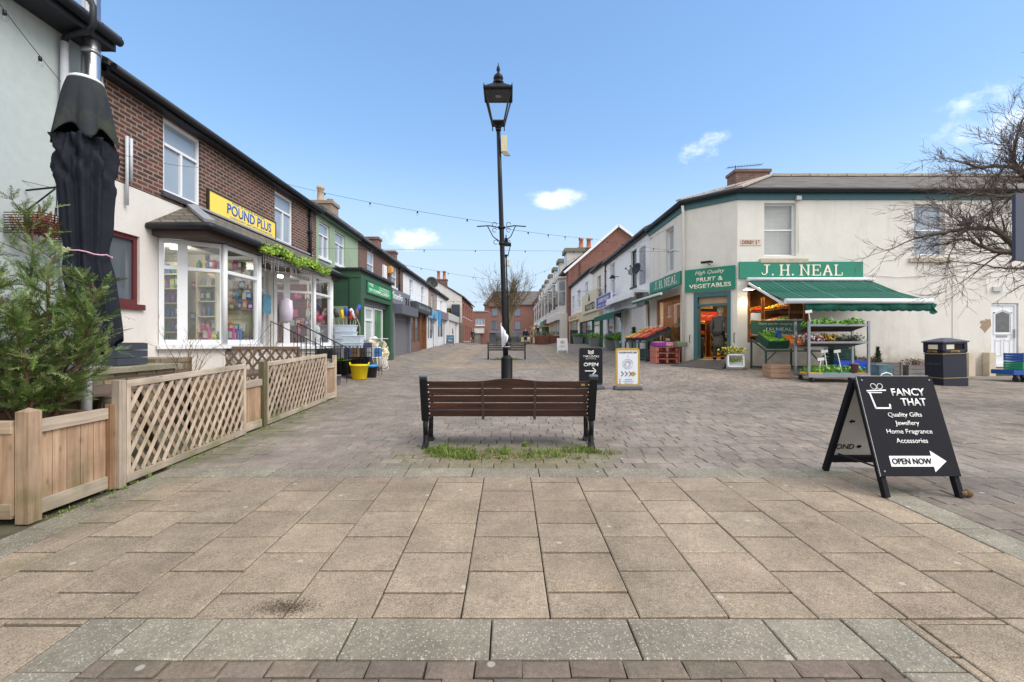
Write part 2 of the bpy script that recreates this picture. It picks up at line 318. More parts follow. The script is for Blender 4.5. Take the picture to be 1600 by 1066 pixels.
def paving(name, rough=.85, grain=.16, gscale=260, moss=0, pebble=0):
    """stone coloured by its own 'col' attribute, with grain, wide stains, pebbles and moss"""
    if name in _M: return _M[name]
    m = bpy.data.materials.new(name); m.use_nodes = True; nt = m.node_tree; b = nt.nodes['Principled BSDF']; N = nt.nodes.new; L = nt.links.new
    at_ = N('ShaderNodeAttribute'); at_.attribute_name = 'col'; geo = N('ShaderNodeNewGeometry'); cur = at_.outputs['Color']
    def mul(cur, sock, lo, hi, a, c):
        r = N('ShaderNodeMapRange'); L(sock, r.inputs[0]); r.inputs[1].default_value = a; r.inputs[2].default_value = c; r.inputs[3].default_value = lo; r.inputs[4].default_value = hi
        x = N('ShaderNodeMix'); x.data_type = 'RGBA'; x.blend_type = 'MULTIPLY'; x.inputs[0].default_value = 1; L(cur, x.inputs[6]); L(r.outputs[0], x.inputs[7]); return x.outputs[2]
    t = N('ShaderNodeTexNoise'); t.inputs['Scale'].default_value = gscale; t.inputs['Detail'].default_value = 2; L(geo.outputs['Position'], t.inputs[0]); cur = mul(cur, t.outputs[0], 1-grain*2, 1+grain*2, .3, .7)
    t2 = N('ShaderNodeTexNoise'); t2.inputs['Scale'].default_value = 38; t2.inputs['Detail'].default_value = 5; L(geo.outputs['Position'], t2.inputs[0]); cur = mul(cur, t2.outputs[0], .86, 1.12, .3, .7)
    t3 = N('ShaderNodeTexNoise'); t3.inputs['Scale'].default_value = 1.1; t3.inputs['Detail'].default_value = 9; t3.inputs['Roughness'].default_value = .7; L(geo.outputs['Position'], t3.inputs[0]); cur = mul(cur, t3.outputs[0], .66, 1.2, .3, .7)
    t5 = N('ShaderNodeTexNoise'); t5.inputs['Scale'].default_value = 5.5; t5.inputs['Detail'].default_value = 6; t5.inputs['Roughness'].default_value = .7; L(geo.outputs['Position'], t5.inputs[0]); cur = mul(cur, t5.outputs[0], .84, 1.1, .32, .66)
    # chewing gum and droppings: pale spots
    v0 = N('ShaderNodeTexVoronoi'); v0.voronoi_dimensions = '2D'; v0.inputs['Scale'].default_value = 1.25; L(geo.outputs['Position'], v0.inputs[0])
    rg = N('ShaderNodeMapRange'); L(v0.outputs['Distance'], rg.inputs[0]); rg.inputs[1].default_value = .026; rg.inputs[2].default_value = .018; rg.inputs[3].default_value = 0; rg.inputs[4].default_value = .45
    mg = N('ShaderNodeMix'); mg.data_type = 'RGBA'; L(rg.outputs[0], mg.inputs[0]); L(cur, mg.inputs[6]); mg.inputs[7].default_value = (*lin(196,192,182), 1); cur = mg.outputs[2]
    if pebble:
        v = N('ShaderNodeTexVoronoi'); v.voronoi_dimensions = '2D'; v.inputs['Scale'].default_value = 105; L(geo.outputs['Position'], v.inputs[0])
        r = N('ShaderNodeMapRange'); L(v.outputs['Color'], r.inputs[0]); r.inputs[1].default_value = .70; r.inputs[2].default_value = .85; r.inputs[3].default_value = 0; r.inputs[4].default_value = pebble
        vd = N('ShaderNodeMapRange'); L(v.outputs['Distance'], vd.inputs[0]); vd.inputs[1].default_value = .5; vd.inputs[2].default_value = .35
        mm = N('ShaderNodeMath'); mm.operation = 'MULTIPLY'; L(r.outputs[0], mm.inputs[0]); L(vd.outputs[0], mm.inputs[1])
        x = N('ShaderNodeMix'); x.data_type = 'RGBA'; L(mm.outputs[0], x.inputs[0]); L(cur, x.inputs[6]); x.inputs[7].default_value = (*lin(205,200,188), 1); cur = x.outputs[2]
    if moss:
        t4 = N('ShaderNodeTexNoise'); t4.inputs['Scale'].default_value = 2.3; t4.inputs['Detail'].default_value = 9; t4.inputs['Roughness'].default_value = .72; L(geo.outputs['Position'], t4.inputs[0])
        am = N('ShaderNodeMath'); am.operation = 'ADD'; L(t4.outputs[0], am.inputs[0]); L(at_.outputs['Alpha'], am.inputs[1])
        r = N('ShaderNodeMapRange'); L(am.outputs[0], r.inputs[0]); r.inputs[1].default_value = .72; r.inputs[2].default_value = 1.1; r.inputs[3].default_value = 0; r.inputs[4].default_value = moss
        x = N('ShaderNodeMix'); x.data_type = 'RGBA'; L(r.outputs[0], x.inputs[0]); L(cur, x.inputs[6]); x.inputs[7].default_value = (*lin(92,98,48), 1); cur = x.outputs[2]
    L(cur, b.inputs['Base Color']); b.inputs['Roughness'].default_value = rough; b.inputs['Specular IOR Level'].default_value = .35
    bp = N('ShaderNodeBump'); bp.inputs['Strength'].default_value = .35; bp.inputs['Distance'].default_value = .006; L(t2.outputs[0], bp.inputs['Height']); L(bp.outputs[0], b.inputs['Normal'])
    _M[name] = m; return m
def clear_glass(name, tint=(1,1,1), refl=1.0):
    if name in _M: return _M[name]
    m = bpy.data.materials.new(name); m.use_nodes = True; nt = m.node_tree; nt.nodes.clear(); N = nt.nodes.new; L = nt.links.new
    o = N('ShaderNodeOutputMaterial'); t = N('ShaderNodeBsdfTransparent'); t.inputs[0].default_value = (*tint, 1); g = N('ShaderNodeBsdfGlossy'); g.inputs['Roughness'].default_value = .02
    lw = N('ShaderNodeLayerWeight'); lw.inputs[0].default_value = .5; pw = N('ShaderNodeMath'); pw.operation = 'POWER'; pw.inputs[1].default_value = 4; L(lw.outputs['Facing'], pw.inputs[0]); mu = N('ShaderNodeMath'); mu.operation = 'MULTIPLY_ADD'; mu.inputs[1].default_value = .8*refl; mu.inputs[2].default_value = .05*refl; L(pw.outputs[0], mu.inputs[0])
    mx = N('ShaderNodeMixShader'); L(mu.outputs[0], mx.inputs[0]); L(t.outputs[0], mx.inputs[1]); L(g.outputs[0], mx.inputs[2]); L(mx.outputs[0], o.inputs[0])
    _M[name] = m; return m

WHITE = mat('white upvc', (232,234,238), .35, .04, 3, stain=.15, staincol=(170,168,160))
WPAINT = mat('white painted render', (226,227,230), .8, .06, 4, bump=.25, bscale=30, stain=.3, staincol=(170,168,162))
CREAM = mat('cream painted brick', (221,217,210), .85, base=.6, stz=.16, var=.06, scale=3, bump=.25, bscale=9, stain=.5, stscale=2.2, staincol=(180,170,156))
CREAM2 = mat('warm white render', (219,214,209), .85, base=.45, stz=.2, var=.05, scale=3, bump=.25, bscale=26, stain=.4, staincol=(170,160,146))
GREYGREEN = mat('pale grey green roughcast', (180,190,190), .9, .07, 9, bump=.22, bscale=90, stain=.25, staincol=(150,158,152))
SAGE = mat('sage render', (150,170,146), .85, .06, 5, bump=.3, bscale=40, stain=.35, staincol=(112,130,108))
BR_Y = brick('sooty brown brick', 'Y', (112,64,52), (64,44,42), (144,130,118), mort=.013, soot=.3)
BR_X = brick('sooty brown brick sideways', 'X', (128,88,78), (80,60,58), (150,138,128))
RED_Y = brick('orange red brick', 'Y', (158,90,72), (134,76,64), (146,118,104), soot=.25, sootcol=(90,60,52))
RED_X = brick('red brick gable', 'X', (142,84,70), (112,70,62), (140,118,106), soot=.3, sootcol=(80,52,48))
FLATRED = brick('red brick flats', 'X', (146,92,80), (122,78,70), (150,126,114), soot=.25, sootcol=(100,66,58))
CHIM = brick('chimney brick', 'XY', (140,92,80), (98,70,64), (140,125,115), soot=.5)
SLATE = brick('slate roof', 'XY', (118,108,104), (84,78,80), (46,44,46), bw=.3, bh=.11, mort=.014, soot=.5, sootcol=(126,120,100))
TILE = brick('concrete canopy tiles', 'XY', (122,114,104), (96,90,84), (60,56,52), bw=.25, bh=.10, mort=.012, soot=.45, sootcol=(88,92,62))
BLACK = mat('black gloss metal', (17,18,22), .45, .15, 20, spec=.22)
GUTTER = mat('black gutter', (38,40,46), .5, .15, 8, spec=.35)
IRON = mat('dark painted iron', (22,23,26), .5, .2, 14, spec=.35)
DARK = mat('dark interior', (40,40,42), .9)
GLASS = mat('reflecting window glass', (150,162,176), .06, .10, 1.3, spec=1.0)
GLASSD = mat('dark window glass', (84,92,100), .06, .25, 1.3, spec=1.0)
SHOPGLASS = clear_glass('shop window glass', (.95,.97,.97), 1.15)
WOODBR = wood('brown stained wood', (150,98,58), (104,62,34), 'Z', .5)
PALEW = wood('weathered pale timber', (206,191,173), (162,144,126), 'Z', .8, mossy=.75)
PALEH = wood('weathered pale rail', (202,188,170), (160,143,125), 'Y', .8, mossy=.6)
BOARDW = wood('weathered warm boards', (196,166,138), (146,114,88), 'Z', .8, mossy=.8)
ORANGEW = wood('orange brown planter boards', (164,128,96), (116,84,58), 'Z', .8, mossy=.3)
DKWOOD = wood('dark brown timber', (118,92,68), (80,60,44), 'X', .75, mossy=.3)
BENCHW = wood('varnished dark slats', (88,50,36), (38,22,18), 'X', .55, freq=30, coat=.1)
GREYW = wood('grey weathered slats', (104,98,92), (66,62,60), 'X', .75)
MAROON = mat('maroon window frame', (96,40,44), .45)
SGREEN = mat('shop green paint', (28,128,104), .5, .06)
DGREEN = mat('dark green paint', (52,88,66), .5, .08, 4)
TEAL = mat('teal trim paint', (62,104,112), .55, .1)
AWN = mat('green awning canvas', (8,86,72), .9, .06, 5)
LEDGE = mat('stone ledge', (188,178,160), .9, .15, 8, stain=.4)
WTXT = mat('white lettering', (232,234,232), .5, .02)
CTXT = mat('cream lettering', (240,234,214), .5, .02)
GREYP = mat('grey paint', (118,122,132), .5, .06)
NAVY = mat('navy blue paint', (26,29,48), .45, .12, 6)
STEEL = mat('galvanised steel', (160,164,170), .35, .1, 9, metal=.7)
STAINLESS = mat('stainless flue', (200,200,204), .22, .08, 5, metal=.95)
CONC = mat('concrete', (160,156,148), .9, .15, 9, bump=.3)

# ================================================================== the ground
def grid_sheet(name, m, xs, ys, dz):
    vs = [(x, y, G(x, y)+dz) for y in ys for x in xs]; n = len(xs)
    fs = [(j*n+i, j*n+i+1, (j+1)*n+i+1, (j+1)*n+i) for j in range(len(ys)-1) for i in range(n-1)]
    me = bpy.data.meshes.new(name); me.from_pydata(vs, [], fs); me.materials.append(m)
    o = bpy.data.objects.new(name, me); COL.objects.link(o); return struct(o)
def frange(a, b, s):
    n = max(1, int(round((b-a)/s))); return [a+(b-a)*i/n for i in range(n+1)]
JOINT = mat('dirt and moss in the joints', (84,80,62), .95, .35, 9, bump=.6, bscale=60, stain=.6, staincol=(84,90,44), stscale=3)
grid_sheet('ground', JOINT, [-600,-120,-40]+frange(-16, 26, .5)+[45,120,600], [-300,-60,-15]+frange(-4, 60, .5)+frange(62, 130, 4)+[180,400,1500], -.024)

class Stones:
    """bevelled stones laid on the slope, each with its own colour; alpha carries how mossy the spot is"""
    def __init__(s): s.v = []; s.f = []; s.c = []
    def lay(s, x0, x1, y0, y1, col, moss=0, gap=.006, bev=.007, dz=0, tilt=.0025, wob=0, gy=1):
        g = gap/2; x0 += g; x1 -= g; y0 += g*gy; y1 -= g*gy
        if x1-x0 < .03 or y1-y0 < .03: return
        tx, ty = random.gauss(0, tilt), random.gauss(0, tilt); cx, cy = (x0+x1)/2, (y0+y1)/2; h = random.gauss(0, tilt*.5)+dz
        def z(x, y): return G(x, y)+h+(x-cx)*tx*2+(y-cy)*ty*2
        o = len(s.v); w = lambda: random.uniform(-wob, wob)
        out = [(x0+w(), y0+w()), (x1+w(), y0+w()), (x1+w(), y1+w()), (x0+w(), y1+w())]
        inn = [(a+(bev if a < cx else -bev), b+(bev if b < cy else -bev)) for a, b in out]
        s.v += [(a, b, z(a, b)-.03) for a, b in out]+[(a, b, z(a, b)-.004) for a, b in out]+[(a, b, z(a, b)) for a, b in inn]
        for i in range(4):
            j = (i+1) % 4; s.f += [(o+i, o+j, o+4+j, o+4+i), (o+4+i, o+4+j, o+8+j, o+8+i)]
        s.f.append((o+8, o+9, o+10, o+11)); s.c += [(*col, moss)]*12
    def build(s, name, m):
        me = bpy.data.meshes.new(name); me.from_pydata(s.v, [], s.f); me.materials.append(m)
        a = me.color_attributes.new('col', 'FLOAT_COLOR', 'POINT'); a.data.foreach_set('color', [t for c in s.c for t in c])
        o = bpy.data.objects.new(name, me); COL.objects.link(o); return struct(o)
def vary(rgb, v=.07, hue=.012):
    k = 1+random.gauss(0, v); c = lin(*rgb); return tuple(max(.01, x*k*(1+random.gauss(0, hue))) for x in c)
def mossy_at(x, y):
    m = 0
    if x < -2.2 and y < 11: m = max(m, .40*S((-x-2.2)/1.25)*(1-.5*S((y-7)/4)))           # along the planters
    d = math.hypot((x-.0)/1.5, (y-5.25)/.75); m = max(m, .42*S((1.5-d)/1.0))   # round the bench
    if y < 2.35: m = max(m, .05)
    if y > 9 and abs(x) > 4: m = max(m, .1)
    return m
slab, edge, sett = Stones(), Stones(), Stones()
TAN = [(151,136,118), (149,134,116), (147,132,115), (153,138,120), (144,130,113)]
GREYE = (134,127,114)
SETT = [(138,127,118), (134,124,116), (141,130,121), (131,121,112), (137,128,120)]
PITCH = .4475
def slabs(x0, x1, y0, y1):
    k = math.floor((x0-.208)/PITCH)
    while .208+k*PITCH < x1-.02:
        a, b = max(x0, .208+k*PITCH), min(x1, .208+(k+1)*PITCH)
        y = y0-(0 if k % 2 else PITCH/2)
        if b-a > .04:
            while y < y1-.02:
                c, d = max(y0, y), min(y1, y+PITCH)
                if d-c > .04: slab.lay(a, b, c, d, vary(random.choice(TAN), .034, .006), mossy_at((a+b)/2, (c+d)/2)*.8+.06, gap=.008, bev=.007, gy=2.0, wob=.0015)
                y += PITCH
        k += 1
def edging_x(x0, x1, y0, y1, L=.665, ph=0):
    x = x0-ph
    while x < x1-.05:
        a, b = max(x0, x), min(x1, x+L); edge.lay(a, b, y0, y1, vary(GREYE, .06), mossy_at((a+b)/2, y0)+.02, gap=.009, bev=.006); x += L
def edging_y(x0, x1, y0, y1, L=.665):
    y = y0
    while y < y1-.05:
        edge.lay(x0, x1, y, min(y1, y+L), vary(GREYE, .06), mossy_at(x0, y)+.06, gap=.009, bev=.006); y += L
def setts(x0, x1, y0, y1, row=.165, lo=.17, hi=.27, hole=None, bev=.008, big=1, k=1.0):
    y = y0
    while y < y1-.02:
        d = min(y1, y+row*random.uniform(.9, 1.1)*big); x = x0-random.uniform(0, lo)
        if y1-d < .06: d = y1
        while x < x1-.02:
            b = x+random.uniform(lo, hi)*big; a2, b2 = max(x0, x), min(x1, b)
            if x1-b2 < .05: b2 = x1; b = x1
            if not (hole and hole((a2+b2)/2, (y+d)/2)):
                sett.lay(a2, b2, y, d, tuple(q*k*(w if k < .8 else 1) for q, w in zip(vary(random.choice(SETT), .055), (1.06,.99,.90))), mossy_at((a2+b2)/2, (y+d)/2), gap=.007, bev=bev, tilt=.0035, wob=.004)
            x = b
        y = d
# near field: tan slabs framed by grey edging round an inset of setts
slabs(-3.2, 3.2, 2.30, 4.475); slabs(-3.2, -2.09, -2, 2.30); slabs(1.94, 3.2, -2, 2.30)
edging_x(-1.8, 1.65, 2.01, 2.30, .672, .30); edging_y(-2.09, -1.8, -2.05, 2.30); edging_y(1.65, 1.94, -2.05, 2.30)
edging_x(-3.49, 3.49, 4.475, 4.76, .665, .2); edging_y(3.2, 3.49, -2, 4.475); edging_y(-3.49, -3.2, -2, 4.475)
setts(-1.8, 1.65, -2, 2.01, .1, .19, .26, bev=.014, k=.72)
# cross street of setts, then the pattern again further up
setts(-5.4, 7.6, 4.76, 16.2)
setts(3.49, 7.6, -2, 4.76, .165, .2, .34, k=.82); setts(7.6, 22, 2, 14.6, .19, .2, .36, k=.92)
setts(-7, -3.49, -2, 3.0, .165)
slabs(-3.2, 3.2, 16.5, 18.6); edging_x(-3.49, 3.49, 16.2, 16.5, .665)
slabs(-3.2, -1.78, 18.6, 60); slabs(1.70, 3.2, 18.6, 60)
edging_y(-3.49, -3.2, 16.5, 60, .8); edging_y(3.2, 3.49, 16.5, 60, .8)
setts(-1.78, 1.70, 18.6, 34, .2); setts(-5.4, -3.49, 16.2, 40, .2); setts(3.49, 6.2, 16.2, 40, .2)
setts(-1.78, 1.70, 34, 60, .45, .4, .7); setts(-5.8, -3.49, 40, 62, .45, .4, .7); setts(3.49, 6.2, 40, 62, .45, .4, .7)
slab.build('slab_paving', paving('tan concrete slabs', .85, .22, 150, moss=.55))
edge.build('edging_paving', paving('exposed aggregate edging', .9, .14, 190, moss=.18, pebble=.55))
sett.build('sett_paving', paving('worn setts', .88, .12, 170, moss=.8))
struct(grid_sheet('far_pavement', mat('far worn paving', (150,140,130), .9, .1, 2), frange(-12, 12, 4), frange(60, 130, 5), -.002))

# soft green growth: under both benches and along the planter foot
def grass_patch(name, label, spots, h, m, blade=.0035):
    mb = MB()
    for (x, y, dense, rad) in spots:
        hk = random.uniform(.35, 1.25)
        for _ in range(dense):
            a, r = random.uniform(0, 6.28), rad*math.sqrt(random.random()); px, py = x+r*math.cos(a), y+r*math.sin(a)*.5; hh = h*hk*random.uniform(.35, 1.1)*(1-.5*r/rad)
            lean = Vector((random.gauss(0, .5), random.gauss(0, .5), 0))*hh; q = random.uniform(0, 3.14); w = Vector((math.cos(q), math.sin(q), 0))*blade; z = G(px, py)-.004
            p0 = Vector((px, py, z)); p1 = p0+lean*.35+Vector((0, 0, hh*.6)); p2 = p0+lean+Vector((0, 0, hh))
            mb.add([p0-w, p0+w, p1+w*.8, p1-w*.8, p2], [(0,1,2,3), (3,2,4)], random.choice((0,0,0,1,2)))
    return tag(mb.build(name, m), label, 'grass', kind='stuff')
GRASS = [mat('grass blades', (92,128,46), .7, .25, 30), mat('yellow grass blades', (150,158,80), .7, .25, 30), mat('dead leaves', (120,92,62), .8, .3, 30)]
sp = []
for _ in range(240):
    x = random.uniform(-.95, 1.02); y = 5.30+random.gauss(0, .11)+.04*math.sin(x*5)
    if noise.noise((x*2.2, y*3, 3.1)) < -.12 or (-.4 < x < .2 and random.random() < .5): continue
    sp.append((x, y, random.randint(6, 60), random.uniform(.03, .12)))
sp += [(-.82, 5.5, 130, .13), (-.7, 5.36, 120, .14), (.94, 5.46, 120, .11), (1.15, 5.28, 60, .13), (-1.15, 5.2, 30, .1), (.55, 5.35, 110, .16), (-.15, 5.38, 90, .16)]
grass_patch('grass_tuft', 'green grass tufts growing in the paving under the near bench', sp, .10, GRASS)
grass_patch('grass_tuft', 'strip of green grass under the middle distance bench', [(random.uniform(-.75, .55), 20.75+random.gauss(0, .12), 40, .12) for _ in range(40)], .11, GRASS, .008)
grass_patch('weeds', 'low green weeds and moss along the foot of the lattice planters', [(-3.50+.03*random.random()+(.0 if random.random() < .8 else .15), random.uniform(3.3, 9.4), random.randint(6, 26), random.uniform(.03, .09)) for _ in range(70)], .045, GRASS)
# leaf litter round the near bench
mb = MB()
for _ in range(900):
    x = random.gauss(-.2, .6); y = 5.16+random.gauss(0, .14)
    if abs(x) > 1.2: continue
    z = G(x, y)+.003; a = random.uniform(0, 6.3); L_ = random.uniform(.006, .02); w = L_*.45; d = Vector((math.cos(a), math.sin(a), 0)); e = Vector((-d.y, d.x, random.uniform(-.2, .5)))
    c = Vector((x, y, z)); mb.add([c-d*L_, c+e*w, c+d*L_, c-e*w*.6], [(0,1,2,3)], random.randint(0, 1))
tag(mb.build('leaf_litter', [mat('brown litter', (112,84,58), .9, .3, 30), mat('pale litter', (166,142,108), .9, .3, 30)]), 'brown dead leaves and twigs scattered in front of the near bench', 'leaf litter', kind='stuff')
# dark damp patch of debris on one slab
mb = MB()
for _ in range(2400):
    x = -1.16+random.choice((-.04,.0,.05))+random.gauss(0, .07); y = 2.39+random.gauss(0, .035); z = G(x, y)+.0015; a = random.uniform(0, 6.3); L_ = random.uniform(.001, .0035); d = Vector((math.cos(a), math.sin(a), 0)); e = Vector((-d.y, d.x, .3))
    c = Vector((x, y, z)); mb.add([c-d*L_, c+e*L_*.6, c+d*L_, c-e*L_*.6], [(0,1,2,3)])
tag(mb.build('grit', mat('dark grit', (84,70,54), .95, .3, 40)), 'dark patch of grit and dirt on a tan slab near the front edging', 'grit', kind='stuff')

# ================================================================== building kit
def PL(x): return Plane((x,0,0), (0,1,0), (1,0,0))       # left side of the street: u = Y
def PR(x): return Plane((x,0,0), (0,-1,0), (-1,0,0))     # right side: u = -Y
def PF(y): return Plane((0,y,0), (1,0,0), (0,-1,0))      # faces the camera: u = X
def window(parent, pl, u0, u1, v0, v1, style='sash', fm=None, gm=None, rec=.09, sill=True, fw=.055, sillm=None, name='window', dep=.06, lo=.34):
    fm = fm or WHITE; gm = gm or GLASS; a = -rec-dep; b = -rec
    m = MB(); pbox(m, pl, u0, u0+fw, v0, v1, a, b); pbox(m, pl, u1-fw, u1, v0, v1, a, b); pbox(m, pl, u0+fw, u1-fw, v1-fw, v1, a, b); pbox(m, pl, u0+fw, u1-fw, v0, v0+fw, a, b)
    h = v1-v0; bs = fw*.8
    if style == 'sash': pbox(m, pl, u0+fw, u1-fw, v0+h*.5-bs/2, v0+h*.5+bs/2, a, b+.012)
    if style in ('cas', 'tee'):
        t = v1-h*lo; pbox(m, pl, u0+fw, u1-fw, t-bs/2, t+bs/2, a, b+.008)
        if style == 'cas': pbox(m, pl, (u0+u1)/2-bs/2, (u0+u1)/2+bs/2, v0+fw, t-bs/2, a, b+.004)
    if style == 'two': pbox(m, pl, (u0+u1)/2-bs/2, (u0+u1)/2+bs/2, v0+fw, v1-fw, a, b+.004)
    if style == 'three':
        for k in (1, 2): uu = u0+(u1-u0)*k/3; pbox(m, pl, uu-bs/2, uu+bs/2, v0+fw, v1-fw, a, b+.004)
    w = m.build(name, fm, parent)
    g = MB(); pbox(g, pl, u0+fw*.6, u1-fw*.6, v0+fw*.6, v1-fw*.6, a+.02, a+.026); g.build('pane', gm, w)
    if sill:
        s = MB(); pbox(s, pl, u0-.06, u1+.06, v0-.09, v0-.003, -rec, .05); s.build('sill', sillm or fm, w)
    return w
def pitched(parent, pl, u0, u1, ze, rise=2.0, half=4.0, over=.22, m=None, name='roof', flip=True):
    mb = MB(); t = .09
    for (da, za, db, zb) in ((over, ze, -half, ze+rise), (-half, ze+rise, -2*half-over, ze)):
        mb.prism([pl.P(u0, za, da), pl.P(u0, zb, db), pl.P(u0, zb+t, db), pl.P(u0, za+t, da)], pl.r*(u1-u0))
    return mb.build(name, m or SLATE, parent)
def gutter(parent, pl, u0, u1, ze, over=.2, fm=None, gm=None, fh=.16):
    mb = MB(); pbox(mb, pl, u0, u1, ze-fh, ze-.005, over-.10, over-.06); mb.build('fascia', fm or GUTTER, parent)
    mb = MB(); pbox(mb, pl, u0, u1, ze-fh+.004, ze-fh+.03, .002, over-.102); mb.build('soffit', fm or GUTTER, parent)
    mb = MB(); mb.tube([pl.P(u0, ze-.04, over), pl.P(u1, ze-.04, over)], .06, 8); mb.build('gutter', gm or GUTTER, parent)
def downpipe(parent, pl, u, v0, v1, m=None, r=.04):
    mb = MB(); mb.tube([pl.P(u, v0, .07), pl.P(u, v1, .07)], r, 8)
    for k in range(3): v = v0+(v1-v0)*(k+.5)/3; pbox(mb, pl, u-r*1.5, u+r*1.5, v-.02, v+.02, .0, .07+r*1.1)
    mb.build('downpipe', m or GUTTER, parent)
def terrace(name, label, pl, u0, u1, zb, ze, wm, wins, group=None, body=.3, roofm=None, rise=2.0, depth=8.0, fm=None, gm=None, sidem=None, roof=True, cat='building', holes=()):
    """two storey house: front wall with real openings, body behind it, roof, gutter; wins: (u0,u1,v0,v1,style,kw)"""
    t = thing(name, label, cat, pl.P((u0+u1)/2, zb, -1), group=group)
    mb = MB(); wallgrid(mb, pl, u0, u1, zb, ze, .25, [w[:4] for w in wins]+list(holes)); mb.build('front_wall', wm, t)
    mb = MB(); pbox(mb, pl, u0+.01, u1-.01, zb, ze-.02, -depth, -body); mb.build('rear_wall', sidem or wm, t)
    for w in wins: window(t, pl, *w[:4], style=w[4], **(w[5] if len(w) > 5 else {}))
    if roof: pitched(t, pl, u0, u1, ze, rise, depth/2, m=roofm); gutter(t, pl, u0, u1, ze, fm=fm, gm=gm)
    return t
def chimney(name, label, x, y, zb, zt, w, d, pots, potm, group='chimney stacks on the terraces', m=None):
    t = thing(name, label, 'chimney', (x, y, zb), group=group)
    mb = MB(); mb.box(x-w/2, x+w/2, y-d/2, y+d/2, zb, zt-.12); mb.box(x-w/2-.05, x+w/2+.05, y-d/2-.05, y+d/2+.05, zt-.12, zt); mb.build('stack', m or CHIM, t)
    for (dx, dy, h, r) in pots:
        p = MB(); p.lathe([(r*1.15, 0), (r*1.15, .06), (r, .1), (r*.85, h*.8), (r*1.1, h*.84), (r*1.1, h), (r*.8, h), (r*.7, h*.5)], (x+dx, y+dy, zt), 12); p.build('chimney_pot', potm, t)
    return t
POT = mat('clay chimney pot', (176,112,84), .85, .15); POTB = mat('buff chimney pot', (180,162,140), .9, .2)
def signboard(name, label, pl, u0, u1, v0, v1, m, lines, tm, d0=.01, d1=.05, edge_m=None, bold=.012, cat='shop sign', group=None):
    """flat shop sign; lines: (text, u, v, h, width, kw)"""
    t = thing(name, label, cat, pl.P((u0+u1)/2, v0, d0), group=group)
    mb = MB(); pbox(mb, pl, u0, u1, v0, v1, d0, d1); mb.build('board', m, t)
    if edge_m:
        e = MB(); w = .03
        pbox(e, pl, u0, u1, v1, v1+w, d0, d1+.012); pbox(e, pl, u0, u1, v0-w, v0, d0, d1+.012); pbox(e, pl, u0-w, u0, v0-w, v1+w, d0, d1+.012); pbox(e, pl, u1, u1+w, v0-w, v1+w, d0, d1+.012); e.build('trim', edge_m, t)
    for L_ in lines:
        kw = dict(L_[5]) if len(L_) > 5 else {}; mm = kw.pop('m', tm)
        ptext(L_[0], pl, L_[1], L_[2], L_[3], mm, t, width=L_[4], d=d1+.001, bold=kw.pop('bold', bold), **kw)
    return t
def slatted(mb, pl, u0, u1, v0, v1, d0, d1, step=.09, mi=0):
    v = v0
    while v < v1-.01:
        t = min(v1, v+step-.014); pbox(mb, pl, u0, u1, v, t, d0, d1, mi); v += step
    pbox(mb, pl, u0, u1, v0, v1, d0-.01, d0+.004, mi)

# ================================================================== left side of the street
L6 = PL(-6)
# pale roughcast house nearest the camera on the left
h = thing('rendered_house', 'pale grey green roughcast house with black fascia, partly out of frame behind the conifer', 'building', (-7, 3, 0))
mb = MB(); wallgrid(mb, L6, -5, 6.62, 0, 5.70, .25, []); mb.build('front_wall', GREYGREEN, h)
mb = MB(); pbox(mb, L6, -4.99, 6.61, 0, 5.5, -8, -.3); mb.build('rear_wall', GREYGREEN, h)
pitched(h, L6, -5, 6.64, 5.72, 2.6, 4, over=.42); gutter(h, L6, -5, 6.56, 5.72, over=.46, fh=.17)
# grey plastic downpipe with black bend up to the gutter, and the flue beside it
mb = MB(); mb.tube([(-5.93, 6.14, 1.2), (-5.93, 6.14, 5.42)], .045, 10); mb.build('downpipe', mat('pale grey downpipe', (196,200,206), .5), h)
mb = MB(); mb.tube([(-5.93, 6.14, 5.40), (-5.92, 6.14, 5.48), (-5.86, 6.13, 5.51), (-5.48, 6.02, 5.50), (-5.42, 6.0, 5.55), (-5.42, 6.0, 5.80), (-5.46, 6.0, 5.88), (-5.62, 6.1, 6.0)], .038, 10); mb.build('drain_pipe', GUTTER, h)
f = thing('flue_pipe', 'tall stainless steel flue pipe rising beside the pale house behind the closed parasol', 'flue', (-5.72, 6.3, 2))
mb = MB(); mb.tube([(-5.72, 6.3, 2), (-5.72, 6.3, 7)], .105, 16); mb.build('pipe', STAINLESS, f)
for z in (3.2, 4.3, 5.35, 6.3): MB().tube([(-5.72, 6.3, z), (-5.72, 6.3, z+.05)], .112, 16).build('clamp_band', STEEL, f)
# small security camera and bracket on that house
cm = thing('security_camera', 'small white security camera on the pale roughcast wall', 'camera', at(12, 287, 4.9))
p = at(12, 287, 4.93); p.x = -5.86
mb = MB(); mb.tube([(-5.99, p.y, p.z+.03), (-5.9, p.y, p.z)], .02, 8); mb.tube([(-5.92, p.y-.05, p.z), (-5.8, p.y+.04, p.z-.04)], .04, 12); mb.build('housing', WHITE, cm)
mb = MB(); mb.tube([(-5.8, p.y+.04, p.z-.04), (-5.79, p.y+.047, p.z-.043)], .028, 12); mb.build('lens', BLACK, cm)
